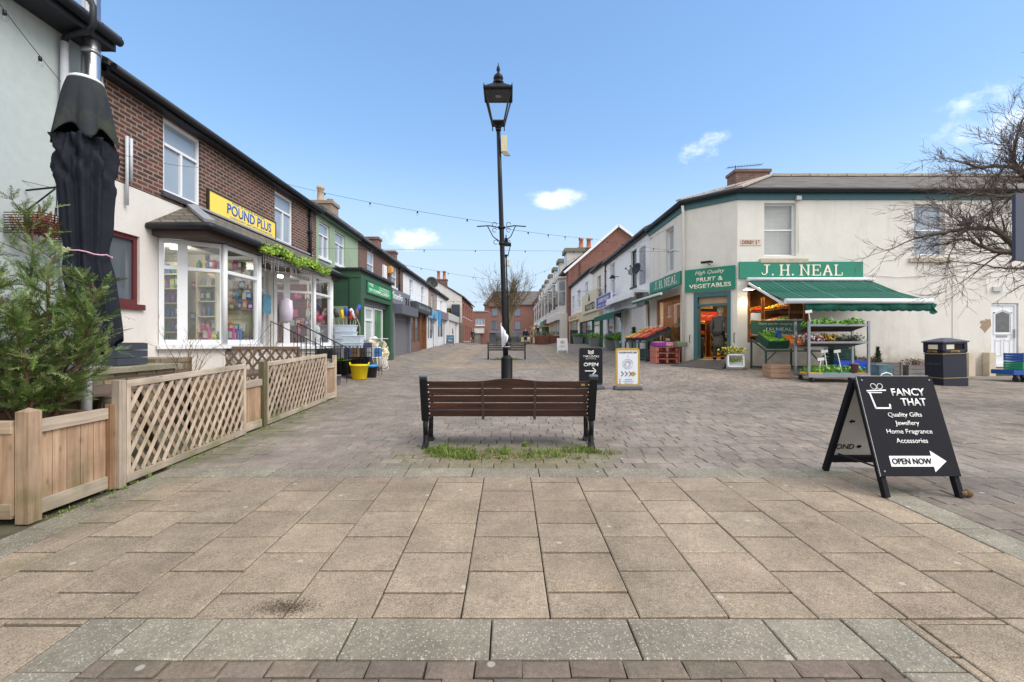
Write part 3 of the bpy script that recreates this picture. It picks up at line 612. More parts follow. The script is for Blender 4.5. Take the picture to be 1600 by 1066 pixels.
# wall basket hanging with dead plants
hb = thing('hanging_basket', 'wire wall basket of brown dead plants behind the conifer', 'hanging basket', (-5.7, 5.7, 2.75))
mb = MB()
for k in range(9): z = 2.72+k*.03; mb.tube([(-5.98, 5.45, z), (-5.55, 5.45, z), (-5.5, 5.7, z), (-5.55, 5.98, z), (-5.98, 5.98, z)], .006, 5)
mb.build('basket', BLACK, hb)
mb = MB()
for _ in range(140):
    a = Vector((random.uniform(-5.95, -5.55), random.uniform(5.48, 5.95), 2.75)); mb.bar(a, a+Vector((random.gauss(0, .1), random.gauss(0, .1), random.uniform(.1, .32))), .012, .004)
mb.build('dead_plant', mat('dead russet stems', (136,78,56), .9, .3, 30), hb)
mb = MB(); mb.tube([(-5.98, 5.7, 3.3), (-5.6, 5.7, 3.34)], .012, 6); mb.tube([(-5.97, 5.7, 3.05), (-5.62, 5.7, 3.32)], .01, 6); mb.tube([(-5.6, 5.7, 3.34), (-5.6, 5.7, 2.98)], .005, 5); mb.build('bracket', IRON, hb)

# ---------------- brick shop with the two bay windows
b = thing('brick_shop', 'two storey sooty brick shop with white ground floor and tiled canopy over two bay windows', 'shop building', (-7, 10, 0))
mb = MB(); wallgrid(mb, L6, 6.80, 14.32, 3.9, 5.40, .25, [(7.99, 8.95, 4.03, 5.32), (11.79, 12.76, 4.03, 5.29)]); mb.build('brick_wall', BR_Y, b)
mb = MB(); wallgrid(mb, L6, 6.63, 14.32, 0, 3.88, .25, [(6.74, 7.48, 2.02, 3.12), (7.95, 9.62, 1.30, 3.22), (9.95, 11.5, .95, 3.1), (11.85, 13.73, 1.28, 3.22)]); mb.build('rendered_wall', CREAM2, b)
mb = MB(); pbox(mb, L6, 6.63, 6.795, 3.88, 5.42, -.25, .012); mb.build('pilaster', CREAM2, b)
mb = MB(); pbox(mb, L6, 6.64, 14.30, .2, 5.38, -8, -3.2); mb.build('rear_wall', BR_Y, b)
mb = MB(); pbox(mb, L6, 6.64, 14.31, 3.24, 3.9, -3.2, -.255); pbox(mb, L6, 6.64, 14.31, .2, .99, -3.2, -.255); pbox(mb, L6, 6.64, 6.72, .99, 3.24, -3.2, -.255); pbox(mb, L6, 14.24, 14.31, .99, 3.24, -3.2, -.255); pbox(mb, L6, 6.72, 14.24, .99, 3.24, -3.2, -3.14); pbox(mb, L6, 9.7, 9.78, .99, 3.24, -3.14, -.4); pbox(mb, L6, 11.6, 11.68, .99, 3.24, -3.14, -.4); pbox(mb, L6, 7.64, 7.7, .99, 3.24, -3.14, -.255)
mb.build('interior', mat('shop interior walls', (224,220,206), .8), b)
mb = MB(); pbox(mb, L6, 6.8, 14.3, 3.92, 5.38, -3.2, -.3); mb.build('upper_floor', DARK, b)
pitched(b, L6, 6.66, 14.34, 5.44, 2.0, 4, over=.2); gutter(b, L6, 6.7, 14.3, 5.47, over=.24, fh=.14)
for (a, c, d, e) in ((7.99, 8.95, 4.03, 5.32), (11.79, 12.76, 4.03, 5.29)): window(b, L6, a, c, d, e, 'cas', rec=.03, sillm=mat('dark stone sill', (72,72,78), .8), fw=.06)
window(b, L6, 6.74, 7.48, 2.02, 3.12, 'plain', MAROON, GLASSD, rec=.04, fw=.075)
downpipe(b, L6, 13.75, 3.9, 5.4, r=.045)
mb = MB(); mb.tube([(-5.95, 7.17, 3.55), (-5.95, 7.17, 4.62)], .024, 8); mb.tube([(-5.95, 7.25, 3.95), (-5.95, 7.25, 4.62)], .024, 8); mb.build('vent_pipe', mat('pale grey downpipe', (196,200,206), .5), b)
# canopy: hipped at the near end
cz, ct = 3.36, 3.93
A_, B_, C_, D_, E_ = Vector((-4.98,7.66,cz)), Vector((-4.98,13.92,cz)), Vector((-6,13.92,ct)), Vector((-6,8.66,ct)), Vector((-6,7.66,cz))
mb = MB(); mb.prism([A_, B_, C_, D_], (0,0,.05)); mb.prism([A_+Vector((0,-.002,0)), D_+Vector((0,-.002,0)), E_+Vector((0,-.002,0))], (0,0,.05)); mb.build('canopy_roof', TILE, b)
mb = MB(); mb.bar(A_+Vector((0,0,.07)), D_+Vector((0,0,.06)), .16, .05); mb.bar(D_+Vector((.03,0,.06)), C_+Vector((.03,0,.06)), .12, .04); mb.build('flashing', mat('lead flashing', (150,152,158), .5, .12, 8), b)
mb = MB(); mb.box(-5.98, -5.08, 7.72, 13.86, 3.20, 3.352); mb.build('canopy_fascia', mat('dark brown fascia', (74,60,54), .6), b)
mb = MB(); mb.tube([(-5.98, 7.62, 3.34), (-4.96, 7.62, 3.34), (-4.93, 7.66, 3.34), (-4.93, 13.96, 3.34)], .055, 10); mb.build('canopy_gutter', GUTTER, b)
# the bays
def bay(pts, zb, zt, zt2, splits):
    """pts: three corners seen left to right; each side one window of the bay"""
    for i in range(len(pts)-1):
        a, c = Vector((*pts[i], 0)), Vector((*pts[i+1], 0)); r = (c-a).normalized(); pl = Plane(a, r, r.cross(Vector((0,0,1)))); L_ = (c-a).length
        st = [0]+splits.get(i, [])+[L_]
        for k in range(len(st)-1):
            w = MB(); u0, u1 = st[k], st[k+1]; fw = .075
            pbox(w, pl, u0, u0+fw, zb, zt, -.07, 0); pbox(w, pl, u1-fw, u1, zb, zt, -.07, 0); pbox(w, pl, u0+fw, u1-fw, zt-.07, zt, -.07, 0); pbox(w, pl, u0+fw, u1-fw, zb, zb+.09, -.07, 0); pbox(w, pl, u0+fw, u1-fw, zt2-.03, zt2+.03, -.07, .006)
            win = w.build('bay_window', WHITE, b); g = MB(); pbox(g, pl, u0+.04, u1-.04, zb+.04, zt-.04, -.04, -.034); g.build('pane', SHOPGLASS, win)
        s = MB(); pbox(s, pl, -.02, L_+.02, zb-.07, zb-.003, -.12, .07); s.build('sill', WHITE, b)
        s = MB(); pbox(s, pl, 0, L_, .2, zb-.074, -.2, -.02); s.build('bay_wall', CREAM2, b)
        s = MB(); s.tube([pts[i+1]+(zb,), pts[i+1]+(zt,)], .05, 8); s.build('corner_post', WHITE, b)
bay([(-5.98,7.86), (-5.2,8.42), (-5.2,9.58), (-5.98,9.7)], 1.36, 3.19, 2.70, {0: [.33]})
bay([(-5.98,11.72), (-5.2,12.30), (-5.2,13.5), (-5.98,13.75)], 1.28, 3.19, 2.70, {0: [.30]})
window(b, L6, 9.95, 11.5, .95, 3.1, 'tee', WHITE, SHOPGLASS, rec=.08, sill=False, fw=.09, name='door', lo=.2)
signboard('shop_sign', 'long yellow sign with blue lettering on the sooty brick wall between two windows', L6, 9.14, 11.72, 4.02, 4.42, mat('yellow sign', (250,218,92), .45, .03),
    [('POUND PLUS', 10.62, 4.235, .225, 1.80, dict(bold=.018)), ('FOR A WIDE RANGE', 10.55, 4.385, .03, 1.3, dict(bold=0)), ('CARDS PARTY AND GIFTS FOR EVERYONE', 10.7, 4.07, .04, 1.75, dict(bold=0, m=mat('pale blue lettering', (110,140,180), .6)))], mat('blue lettering', (36,98,186), .5, .03), edge_m=mat('dark sign edge', (60,52,40), .6))
# shelves and goods seen through the bays
SHELFM = mat('cream shop shelving', (226,214,186), .7)
def shelf_unit(label, x0, x1, y0, y1, z0, z1, n, group='shelves in the shop window'):
    t = thing('shelf_unit', label, 'shelf', ((x0+x1)/2, (y0+y1)/2, z0), group=group); lv = []
    m = MB(); m.box(x0, x0+.03, y0, y1, z0, z1); m.box(x1-.03, x1, y0, y1, z0, z1); m.box(x0, x1, y1-.02, y1, z0, z1); m.build('frame', SHELFM, t)
    for k in range(n):
        z = z0+(z1-z0)*k/n; m = MB(); m.box(x0+.031, x1-.031, y0, y1-.021, z, z+.022); m.build('shelf', SHELFM, t); lv.append(z+.023)
    return lv
GOODC = [('pink', (226,70,140)), ('purple', (120,70,160)), ('blue', (52,110,190)), ('green', (44,140,80)), ('yellow', (244,206,60)), ('white', (236,236,236)), ('orange', (236,130,50)), ('red', (206,50,56)), ('turquoise', (80,180,190)), ('grey', (120,124,130)), ('lime', (160,206,60))]
def good(x, y, z, w, d, hh, ci, where, group):
    nm, rgb = GOODC[ci]; rgb = tuple(int(q*.72+42) for q in rgb); m = mat(nm+' packaging', rgb, .4, .35, 26); k = random.random()
    mb = MB()
    if k < .5:
        mb.box(x-w/2, x+w/2, y-d/2, y+d/2, z, z+hh); mb.box(x-w*.35, x+w*.35, y-d/2-.003, y-d/2, z+hh*.3, z+hh*.75, 1)
    elif k < .8: mb.lathe([(w*.45, 0), (w*.48, hh*.65), (w*.25, hh*.8), (w*.2, hh*.84), (w*.2, hh)], (x, y, z), 10)
    else: mb.add([(x-w/2, y-.02, z), (x+w/2, y-.02, z), (x+w/2, y+.02, z), (x-w/2, y+.02, z), (x-w*.42, y, z+hh), (x+w*.42, y, z+hh)], [(0,1,2,3), (0,1,5,4), (2,3,4,5), (1,2,5), (3,0,4)])
    mb.v = [(a, c, e) for a, c, e in mb.v]
    o = mb.build(['boxed_toy', 'plastic_bottle', 'gift_bag'][0 if k < .5 else 1 if k < .8 else 2], [m, mat('packet label', (222,214,200), .5, .4, 40)], loc=(x, y, z)); o.rotation_euler.z = random.gauss(0, .16)
    return tag(o, f"{nm} {['boxed product', 'plastic bottle', 'gift bag'][0 if k < .5 else 1 if k < .8 else 2]} {where}", ['box', 'bottle', 'bag'][0 if k < .5 else 1 if k < .8 else 2], group)
ORD = ['bottom', 'second', 'third', 'fourth', 'fifth', 'sixth', 'top']
lv = shelf_unit('cream shelf unit behind the narrow pane of the near bay window', -5.95, -5.56, 8.75, 9.05, 1.3, 2.75, 5)
for k, z in enumerate(lv):
    for q in range(3): good(-5.86+q*.105, 8.84, z, .085, .07, random.uniform(.14, .24), random.randrange(11), f'on the {ORD[k]} shelf behind the narrow pane of the near bay', 'goods in the near bay window')
lv = shelf_unit('tall cream shelf unit seen through the leftmost pane of the near bay', -7.05, -6.42, 8.95, 9.2, 1.3, 3.0, 6)
for k, z in enumerate(lv):
    for q in range(6): good(-6.98+q*.1, 9.02, z, .085, .07, random.uniform(.15, .24), random.choice([3, 8, 2, 4, 9, 10, 1]), f'on the {ORD[k]} shelf behind the leftmost pane', 'goods in the near bay window')
lv = shelf_unit('cream slatted display unit in the middle of the near bay window', -5.46, -5.24, 9.5, 9.58, 1.3, 1.36, 1)
mb = MB(); pbk = PF(9.62)
slatted(mb, pbk, -6.6, -5.3, 1.4, 3.1, 0, .02, .12)
tag(mb.build('slatwall_panel', SHELFM), 'cream slatwall display board hung with goods in the near bay window', 'display board')
for k in range(96):
    x = random.uniform(-6.55, -5.34); z = random.choice([1.4, 1.62, 1.84, 2.06, 2.28, 2.5, 2.72, 2.9])+.01
    good(x, 9.54, z, random.uniform(.07, .13), .05, random.uniform(.12, .2), random.randrange(11), f"{'low' if z < 1.7 else 'midway' if z < 2.4 else 'high'} on the {'left' if x < -5.95 else 'right'} slatwall, near bay", 'goods in the near bay window')
for k in range(7): good(-5.66+k*.065 if k < 4 else -5.40+(k-4)*.02, 8.62+.08*k, 1.40, .12, .07, random.uniform(.18, .3), [0, 4, 3, 8, 0, 1, 2][k], 'standing along the sill of the near bay', 'goods in the near bay window')
mb = MB(); slatted(mb, PF(13.72), -6.9, -5.3, 1.3, 3.1, 0, .02, .12); tag(mb.build('slatwall_panel', mat('dark red slatwall', (120,60,62), .7)), 'dark red slatwall board hung with gifts in the far bay window', 'display board')
for k in range(44):
    x = random.uniform(-6.6, -5.36); z = random.choice([1.34, 1.6, 1.86, 2.12, 2.38, 2.64])+.01
    good(x, 13.6, z, random.uniform(.1, .16), .05, random.uniform(.14, .22), random.choice([0, 7, 7, 5, 5, 1, 9]), f"{'low' if z < 1.7 else 'midway' if z < 2.3 else 'high'} on the {'left' if x < -5.95 else 'right'} red slatwall, far bay", 'gifts in the far bay window')
bl = thing('balloon', 'deep pink foil balloon on a string in the far bay window', 'balloon', (-5.42, 13.1, 1.3))
mb = MB(); mb.ball((-5.42, 13.1, 2.05), .13, 14, sz=.9); mb.build('foil', mat('pink foil', (214,40,110), .25, .05, metal=.3), bl); mb = MB(); mb.tube([(-5.42, 13.1, 1.3), (-5.42, 13.1, 1.94)], .004, 5); mb.build('string', WHITE, bl)
tag(MB().lathe([(.1,0),(.13,.1),(.09,.25),(.05,.34),(.09,.4),(.08,.5),(.03,.55),(.0001,.56)], (-5.38, 12.9, 1.3), 12).build('ornament', WPAINT), 'white garden ornament with a bonnet in the far bay window', 'ornament')
for k, (y, nm) in enumerate(((8.7, 'lit ceiling lamp inside the near bay of the white shop'), (12.7, 'lit ceiling lamp inside the far bay of the white shop'))):
    f = thing('ceiling_lamp', nm, 'ceiling lamp', (-6.3, y, 3.2)); mb = MB(); mb.lathe([(.09,-.05),(.09,0)], (-6.3, y, 3.22), 14); mb.build('bulb', mat('glowing white lamp', (255,246,230), .5, 0, emit=6), f)
    ld = bpy.data.lights.new('shop_light', 'POINT'); ld.energy = 7; ld.color = (1, .94, .84); ld.shadow_soft_size = .15; lo_ = bpy.data.objects.new('shop_light', ld); COL.objects.link(lo_); lo_.parent = f; lo_.location = (0, 0, -.12)
# hanging things by the shop door
hg = MB(); hg.lathe([(.02,0),(.15,.05),(.17,.3),(.15,.55),(.03,.62)], (-5.42, 11.2, 1.85), 16, sx=1, sy=.55); tag(hg.build('wrapped_bundle', mat('clear wrapped cushion', (216,206,224), .25, .1, 12)), 'pale lilac plastic wrapped bundle hanging by the shop doorway between the bays', 'bundle')
hg = MB(); hg.box(-5.9, -5.88, 11.02, 11.38, 2.08, 2.55); tag(hg.build('wall_picture', mat('pale blue picture', (110,170,196), .5, .35, 9)), 'pale blue picture hung by the shop doorway between the bays', 'picture')
# leaf garland and icicle lights along the canopy gutter
mb = MB()
for _ in range(1300):
    t = random.random(); y = 9.1+t*3.35; c = Vector((-4.88+random.gauss(0, .035), y, 3.31+.05*math.sin(y*4)+random.gauss(0, .05))); a = Vector((random.gauss(0,1), random.gauss(0,1), random.gauss(0,1))).normalized(); e = a.orthogonal().normalized(); L_ = random.uniform(.025, .05)
    mb.add([c-a*L_, c+e*L_*.45+a*.01, c+a*L_, c-e*L_*.45+a*.01], [(0,1,2,3)], random.choice((0,0,1)))
tag(mb.build('leaf_garland', [mat('lime garland leaves', (150,182,54), .6, .25, 30), mat('green garland leaves', (96,138,40), .6, .2, 30)]), 'lime green artificial leaf garland hung along the shop canopy gutter', 'garland')
mb = MB(); mb.tube([(-4.98, 9.3, 3.22), (-4.98, 12.9, 3.22)], .004, 4)
for k in range(60):
    y = 9.35+k*.06; l = random.uniform(.08, .34); mb.tube([(-4.98, y, 3.22), (-4.98, y+random.uniform(-.01, .01), 3.22-l)], .003, 3, cap=False)
    for q in range(3): mb.ball((-4.98, y, 3.2-l*(q+1)/3), .008, 4)
tag(mb.build('icicle_lights', mat('clear icicle lights', (226,226,226), .4)), 'white icicle light strands hanging below the green garland', 'string lights')

# ---------------- sage green shop (dry cleaner)
t = terrace('green_shop', 'two storey sage green rendered shop with dark green ground floor front', L6, 14.34, 18.3, 0, 5.52, SAGE, [(14.55, 15.42, 4.1, 5.22, 'cas', dict(rec=.05, fw=.05)), (15.9, 16.85, 4.1, 5.22, 'cas', dict(rec=.05, fw=.05))], fm=mat('dark sage trim', (84,112,90), .6))
mb = MB(); mb.box(-5.99, -4.75, 14.42, 14.5, .3, 3.4); mb.box(-5.99, -4.75, 18.2, 18.28, .3, 3.4); mb.box(-5.99, -4.66, 14.36, 18.3, 3.4, 3.62); mb.build('shopfront', DGREEN, t)
mb = MB(); mb.box(-5.95, -5.05, 14.40, 14.418, .9, 2.5); mb.build('side_panel', SAGE, t)
for (a, c) in ((14.38, 14.72), (17.95, 18.3)): MB().box(-4.98, -4.62, a, c, .3, 2.8).box(-4.94, -4.58, a-.02, c+.02, .3, .95).build('pilaster', DGREEN, t)
MB().box(-4.98, -4.62, 14.38, 18.3, 2.8, 3.5).build('fascia_board', DGREEN, t)
mb = MB(); mb.box(-6.05, -4.55, 14.3, 18.34, 3.62, 3.70); mb.build('lead_roof', GUTTER, t)
P48 = PL(-4.85)
mb = MB(); slatted(mb, P48, 14.74, 17.93, 2.62, 2.79, -.05, .05, .05); mb.build('roller_shutter', GREYP, t)
window(t, P48, 14.76, 15.5, .95, 2.6, 'tee', WHITE, GLASSD, rec=.0, sill=False, lo=.22); window(t, P48, 15.55, 16.5, .5, 2.6, 'tee', WHITE, mat('pale door panel glass', (178,190,188), .15, .1), rec=.02, sill=False, name='door', lo=.22, fw=.1)
window(t, P48, 16.55, 17.7, .95, 2.6, 'plain', WHITE, mat('green tinted shop glass', (96,140,106), .06, .3, 1.2, spec=1), rec=.0, sill=False)
mb = MB(); mb.box(-5.2, -4.87, 14.74, 15.54, .3, .94); mb.box(-5.2, -4.87, 16.52, 17.9, .3, .94); mb.build('stall_riser', WPAINT, t)
signboard('shop_sign', 'bright green sign with white lettering on the dark green shopfront', PL(-4.62), 14.95, 17.95, 3.0, 3.36, mat('bright green sign', (20,156,98), .4, .03),
    [('MRS', 15.35, 3.27, .11, .5), ('T.01 ALTERATIONS', 16.95, 3.29, .05, 1.3, dict(bold=0)), ('REPAIRS', 16.95, 3.21, .05, 1.3, dict(bold=0)), ('DRY CLEANING & LAUNDRY', 16.4, 3.10, .12, 2.5)], WTXT, d0=.005, d1=.03, edge_m=DGREEN)
# ---------------- second brick house with the grey salon and the brown shopfront
L_ = [(19.5, 20.5, 4.2, 5.24, 'sash', dict(rec=.04)), (23.55, 24.65, 4.2, 5.24, 'sash', dict(rec=.04))]
t = terrace('brick_house', 'sooty brick house with white sash windows above the grey salon front', L6, 18.32, 26.1, 0, 5.50, BR_Y, L_)
downpipe(t, L6, 25.0, 3.4, 5.4)
mb = MB(); mb.box(-5.98, -5.9, 21.7, 22.3, 4.4, 5.0); mb.build('boiler_vent', WPAINT, t)
tag(MB().box(-5.98, -5.82, 22.75, 23.1, 4.75, 5.1).box(-5.82, -5.78, 22.78, 23.07, 4.8, 5.05).build('alarm_box', mat('yellow alarm box', (226,168,92), .5)), 'yellow burglar alarm box on the second brick house', 'alarm')
t = thing('salon_front', 'grey painted salon shopfront with a closed roller shutter', 'shopfront', (-5.4, 20.7, .5))
mb = MB(); mb.box(-5.98, -4.85, 18.36, 22.6, 2.9, 3.62); mb.box(-5.98, -4.8, 18.36, 18.55, .4, 2.9); mb.box(-5.0, -4.8, 19.2, 19.42, .4, 2.6); mb.box(-5.98, -4.8, 22.3, 22.6, .4, 2.9); mb.box(-5.98, -4.86, 19.42, 22.3, .4, .72); mb.build('front_panel', GREYP, t)
mb = MB(); mb.box(-5.3, -4.45, 19.25, 22.62, 2.55, 2.95); mb.build('shutter_box', mat('dark grey shutter box', (96,100,112), .5), t)
mb = MB(); slatted(mb, PL(-4.98), 19.42, 22.3, .72, 2.6, -.05, .04, .1); mb.build('roller_shutter', mat('grey roller shutter', (130,130,136), .45, .08, 5, metal=.2), t)
window(t, PL(-4.95), 18.56, 19.19, .45, 2.85, 'tee', mat('blue grey door frame', (78,96,118), .5), mat('pale blue door glass', (140,170,182), .08, .2), rec=0, sill=False, name='door', lo=.2)
signboard('shop_sign', 'grey salon sign with white script and a dark number', PL(-4.84), 18.5, 22.5, 2.98, 3.58, GREYP, [('Studio', 19.95, 3.32, .30, 1.9, dict(shear=.25)), ('31', 21.8, 3.2, .42, .75, dict(m=BLACK, bold=.05))], WTXT, d0=.0, d1=.02)
t = thing('brown_shopfront', 'brown timber shopfront with brick riser under a dark fascia', 'shopfront', (-5.4, 25, .5))
mb = MB(); mb.box(-5.98, -4.55, 22.66, 27.3, 2.88, 3.36); mb.build('fascia', mat('dark slate fascia', (66,72,78), .5, .15), t)
mb = MB(); mb.box(-5.98, -4.88, 22.66, 25.2, .4, 1.35); mb.build('stall_riser', brick('stall riser brick', 'Y', (124,92,82), (106,78,70), (120,104,96)), t)
mb = MB(); mb.box(-4.98, -4.84, 22.66, 22.8, 1.35, 2.88); mb.box(-4.98, -4.84, 25.2, 25.42, .4, 2.88); mb.box(-4.98, -4.84, 26.9, 27.1, .4, 2.88); mb.box(-4.96, -4.86, 23.9, 23.98, 1.35, 2.88); mb.build('timber_frame', WOODBR, t)
window(t, PL(-4.9), 22.8, 25.2, 1.36, 2.87, 'two', WOODBR, GLASSD, rec=0, sill=False); window(t, PL(-4.9), 25.44, 26.9, .5, 2.87, 'tee', WOODBR, mat('brown door', (96,66,50), .5), rec=.05, sill=False, name='door')
ptext('Barber Shop', PL(-4.55), 25, 3.12, .26, mat('silver lettering', (150,166,170), .5), t, width=3.2)
# ---------------- further left row
t = terrace('white_house', 'white painted terraced house with two narrow sash windows, left side', L6, 26.12, 34.3, 0, 5.46, WPAINT, [(27.8, 28.8, 4.0, 5.15, 'sash'), (31.5, 32.7, 4.0, 5.15, 'sash')])
t = terrace('grey_house', 'narrow grey brown rendered house between two white houses, left side', L6, 34.32, 38.4, 0, 5.42, mat('taupe render', (150,138,130), .85), [(35.6, 36.6, 3.7, 5.0, 'sash')])
t = terrace('white_house', 'small white house at the end of the left terrace before the gable', L6, 38.42, 44.5, 0, 5.38, WPAINT, [(40.4, 41.6, 3.6, 4.9, 'sash')])
def simple_front(name, label, y0, y1, x, zt, fm, m, gm, side=-1, txt=None, tm=None, awn=None):
    """small shopfront further up the street: fascia, pilasters, riser, window and door"""
    pl = PL(x) if side < 0 else PR(x); u0, u1 = (y0, y1) if side < 0 else (-y1, -y0); zb = G(x, (y0+y1)/2)-.1; w = u1-u0
    t = thing(name, label, 'shopfront', pl.P((u0+u1)/2, zb, -.3)); back = abs(6-abs(x))+.002 if abs(x) < 6 else .3
    mb = MB(); pbox(mb, pl, u0, u1, zt-.55, zt, -back, .1); mb.build('fascia', fm, t)
    for (a, c) in ((u0, u0+.18), (u1-.18, u1)): mb = MB(); pbox(mb, pl, a, c, zb, zt-.55, -back, .04); mb.build('pilaster', m, t)
    mb = MB(); pbox(mb, pl, u0+.18, u0+w*.62, zb, zb+.6, -back, .0); mb.build('stall_riser', m, t)
    window(t, pl, u0+.18, u0+w*.62, zb+.61, zt-.56, 'two', m, gm, rec=.02, sill=False); window(t, pl, u0+w*.64, u1-.18, zb, zt-.56, 'tee', m, gm, rec=.12, sill=False, name='door', lo=.22)
    if txt: ptext(txt, pl, (u0+u1)/2, zt-.28, .24, tm, t, width=w*.7, d=.101)
    return t
simple_front('blue_shopfront', 'small shopfront with blue trim on the left beyond the brown one', 27.4, 31.2, -4.9, 3.35, mat('pale blue fascia', (120,170,200), .5), WHITE, GLASSD)
simple_front('white_shopfront', 'narrow white shopfront with mauve fascia on the left', 31.4, 36.4, -4.9, 3.5, mat('mauve grey fascia', (128,112,124), .6), WHITE, GLASSD)
simple_front('shuttered_shopfront', 'pale grey shuttered shopfront at the end of the left terrace', 36.6, 44.3, -4.85, 3.6, mat('pale grey fascia', (190,190,194), .6), WPAINT, mat('white closed shutter', (206,206,208), .5))
tag(MB().box(-4.5, -4.42, 29.2, 30.0, 2.3, 3.3).build('banner', mat('blue banner', (66,150,206), .6, .35, 8)), 'blue and white feather banner hung on the left shop wall', 'banner')
# gable house with fire escape, then the red brick front
t = thing('gable_house', 'cream gabled house with orange red brick street front and red chimney pots', 'building', (-7, 52, 1))
e1, rz = 5.8, 7.35
mb = MB(); mb.prism([Vector((-9.7,47,.6)), Vector((-4.8,47,.6)), Vector((-4.8,47,e1)), Vector((-7.25,47,rz)), Vector((-9.7,47,e1))], (0,.25,0)); mb.build('gable_wall', CREAM2, t)
wl = [(48.2+k*2.6, 49.3+k*2.6, 3.9, 5.2) for k in range(5)]+[(48.2+k*2.6, 49.3+k*2.6, 1.3, 3.0) for k in range(5)]
mb = MB(); wallgrid(mb, PL(-4.8), 47.26, 61.6, .9, e1, .25, wl); pbox(mb, PL(-4.8), 47.26, 61.6, .4, .9, -.25, .02); mb.build('front_wall', RED_Y, t)
mb = MB(); mb.box(-9.7, -5.1, 47.3, 61.6, .5, e1-.02); mb.build('rear_wall', RED_Y, t)
for w in wl: window(t, PL(-4.8), *w, 'sash', rec=.12)
mb = MB(); mb.prism([Vector((-4.55,46.9,e1-.05)), Vector((-7.25,46.9,rz+.03)), Vector((-7.25,46.9,rz+.15)), Vector((-4.55,46.9,e1+.08))], (0,14.9,0)); mb.prism([Vector((-9.95,46.9,e1-.05)), Vector((-7.25,46.9,rz+.03)), Vector((-7.25,46.9,rz+.15)), Vector((-9.95,46.9,e1+.08))], (0,14.9,0)); mb.build('roof', SLATE, t)
chimney('chimney_stack', 'red chimney with two pots on the cream gable house', -7.1, 48.5, 6.6, 7.8, 1.2, .7, [(-.3,0,.9,.17), (.3,0,.9,.17)], POT)
fe = thing('fire_escape', 'black fire escape landing and stair on the cream gable wall', 'fire escape', (-6, 46.5, .9))
mb = MB(); mb.box(-6.3, -4.9, 45.9, 46.98, 3.0, 3.12); mb.box(-5.95, -5.85, 46.0, 46.1, .9, 3.0); mb.box(-5.05, -4.95, 46.0, 46.1, .9, 3.0)
for k in range(10): mb.box(-6.3-.24*(k+1), -6.3-.24*k, 46.1, 46.9, 3.0-.22*(k+1), 3.04-.22*(k+1))
mb.build('landing', IRON, fe)
mb = MB()
for k in range(9): mb.tube([(-6.3+k*.175, 45.92, 3.1), (-6.3+k*.175, 45.92, 4.1)], .015, 4)
mb.tube([(-6.3, 45.92, 4.1), (-4.9, 45.92, 4.1)], .02, 4); mb.tube([(-6.3, 45.92, 4.1), (-8.6, 45.92, 2.0)], .02, 4); mb.build('railing', IRON, fe)
mb = MB(); mb.box(-5.75, -4.98, 46.2, 46.95, 3.13, 5.0); mb.build('enclosure', mat('dark slate cladding', (62,70,82), .6), fe)
signboard('hanging_sign', 'black sign with yellow lettering on the cream gable wall', PF(46.95), -6.5, -5.9, 4.15, 4.65, BLACK, [('OPEN', -6.2, 4.45, .12, .4), ('DAILY', -6.2, 4.27, .1, .4)], mat('yellow lettering', (220,190,60), .5))
tag(MB().box(-5.15, -4.6, 45.2, 46.8, .9, 3.1).build('stone_wall', mat('rough brown stone', (136,120,104), .95, .4, 5, bump=.9, bscale=8)), 'rough brown stone wall stub below the fire escape', 'wall')
t = terrace('brick_annexe', 'low flat roofed red brick building at the far left end of the street', PF(75), -6.0, -3.4, .3, 6.0, FLATRED, [(-5.4, -3.9, 3.8, 4.9, 'three', dict(rec=.05))], roof=False, depth=6)
mb = MB(); mb.box(-6.05, -3.35, 74.9, 81, 6.0, 6.15); mb.build('coping', CONC, t)
mb = MB(); mb.box(-5.6, -4.6, 74.6, 74.98, .6, 2.3); mb.build('porch', mat('dull shop front', (126,118,112), .7, .5, 2), t); mb = MB(); mb.box(-5.6, -4.0, 74.5, 74.98, 2.5, 3.3); mb.build('shop_fascia', mat('pale far fascia', (206,202,198), .7, .4, 3), t)
# chimneys over the left terrace
chimney('chimney_stack', 'tall rendered chimney with one buff pot above the sooty brick shop', -7.0, 17.4, 5.6, 6.62, .85, .7, [(-.12,0,.62,.13), (.25,0,.14,.11)], POTB, m=mat('rendered chimney', (150,134,120), .95, .2, 6, bump=.4))
chimney('chimney_stack', 'first plain brick chimney behind the brick house roof', -7.0, 23.4, 5.6, 6.62, .85, .6, [], POT)
chimney('chimney_stack', 'second plain brick chimney further along the brick house roof', -7.0, 26.6, 5.6, 6.55, .95, .6, [], POT)

# ================================================================== right side of the street
R6 = PR(6); FD = PF(14.5)
CH = Plane((6,15.7,0), (1.2,-1.2,0), (-1,-1,0)); CHL = math.hypot(1.2, 1.2)
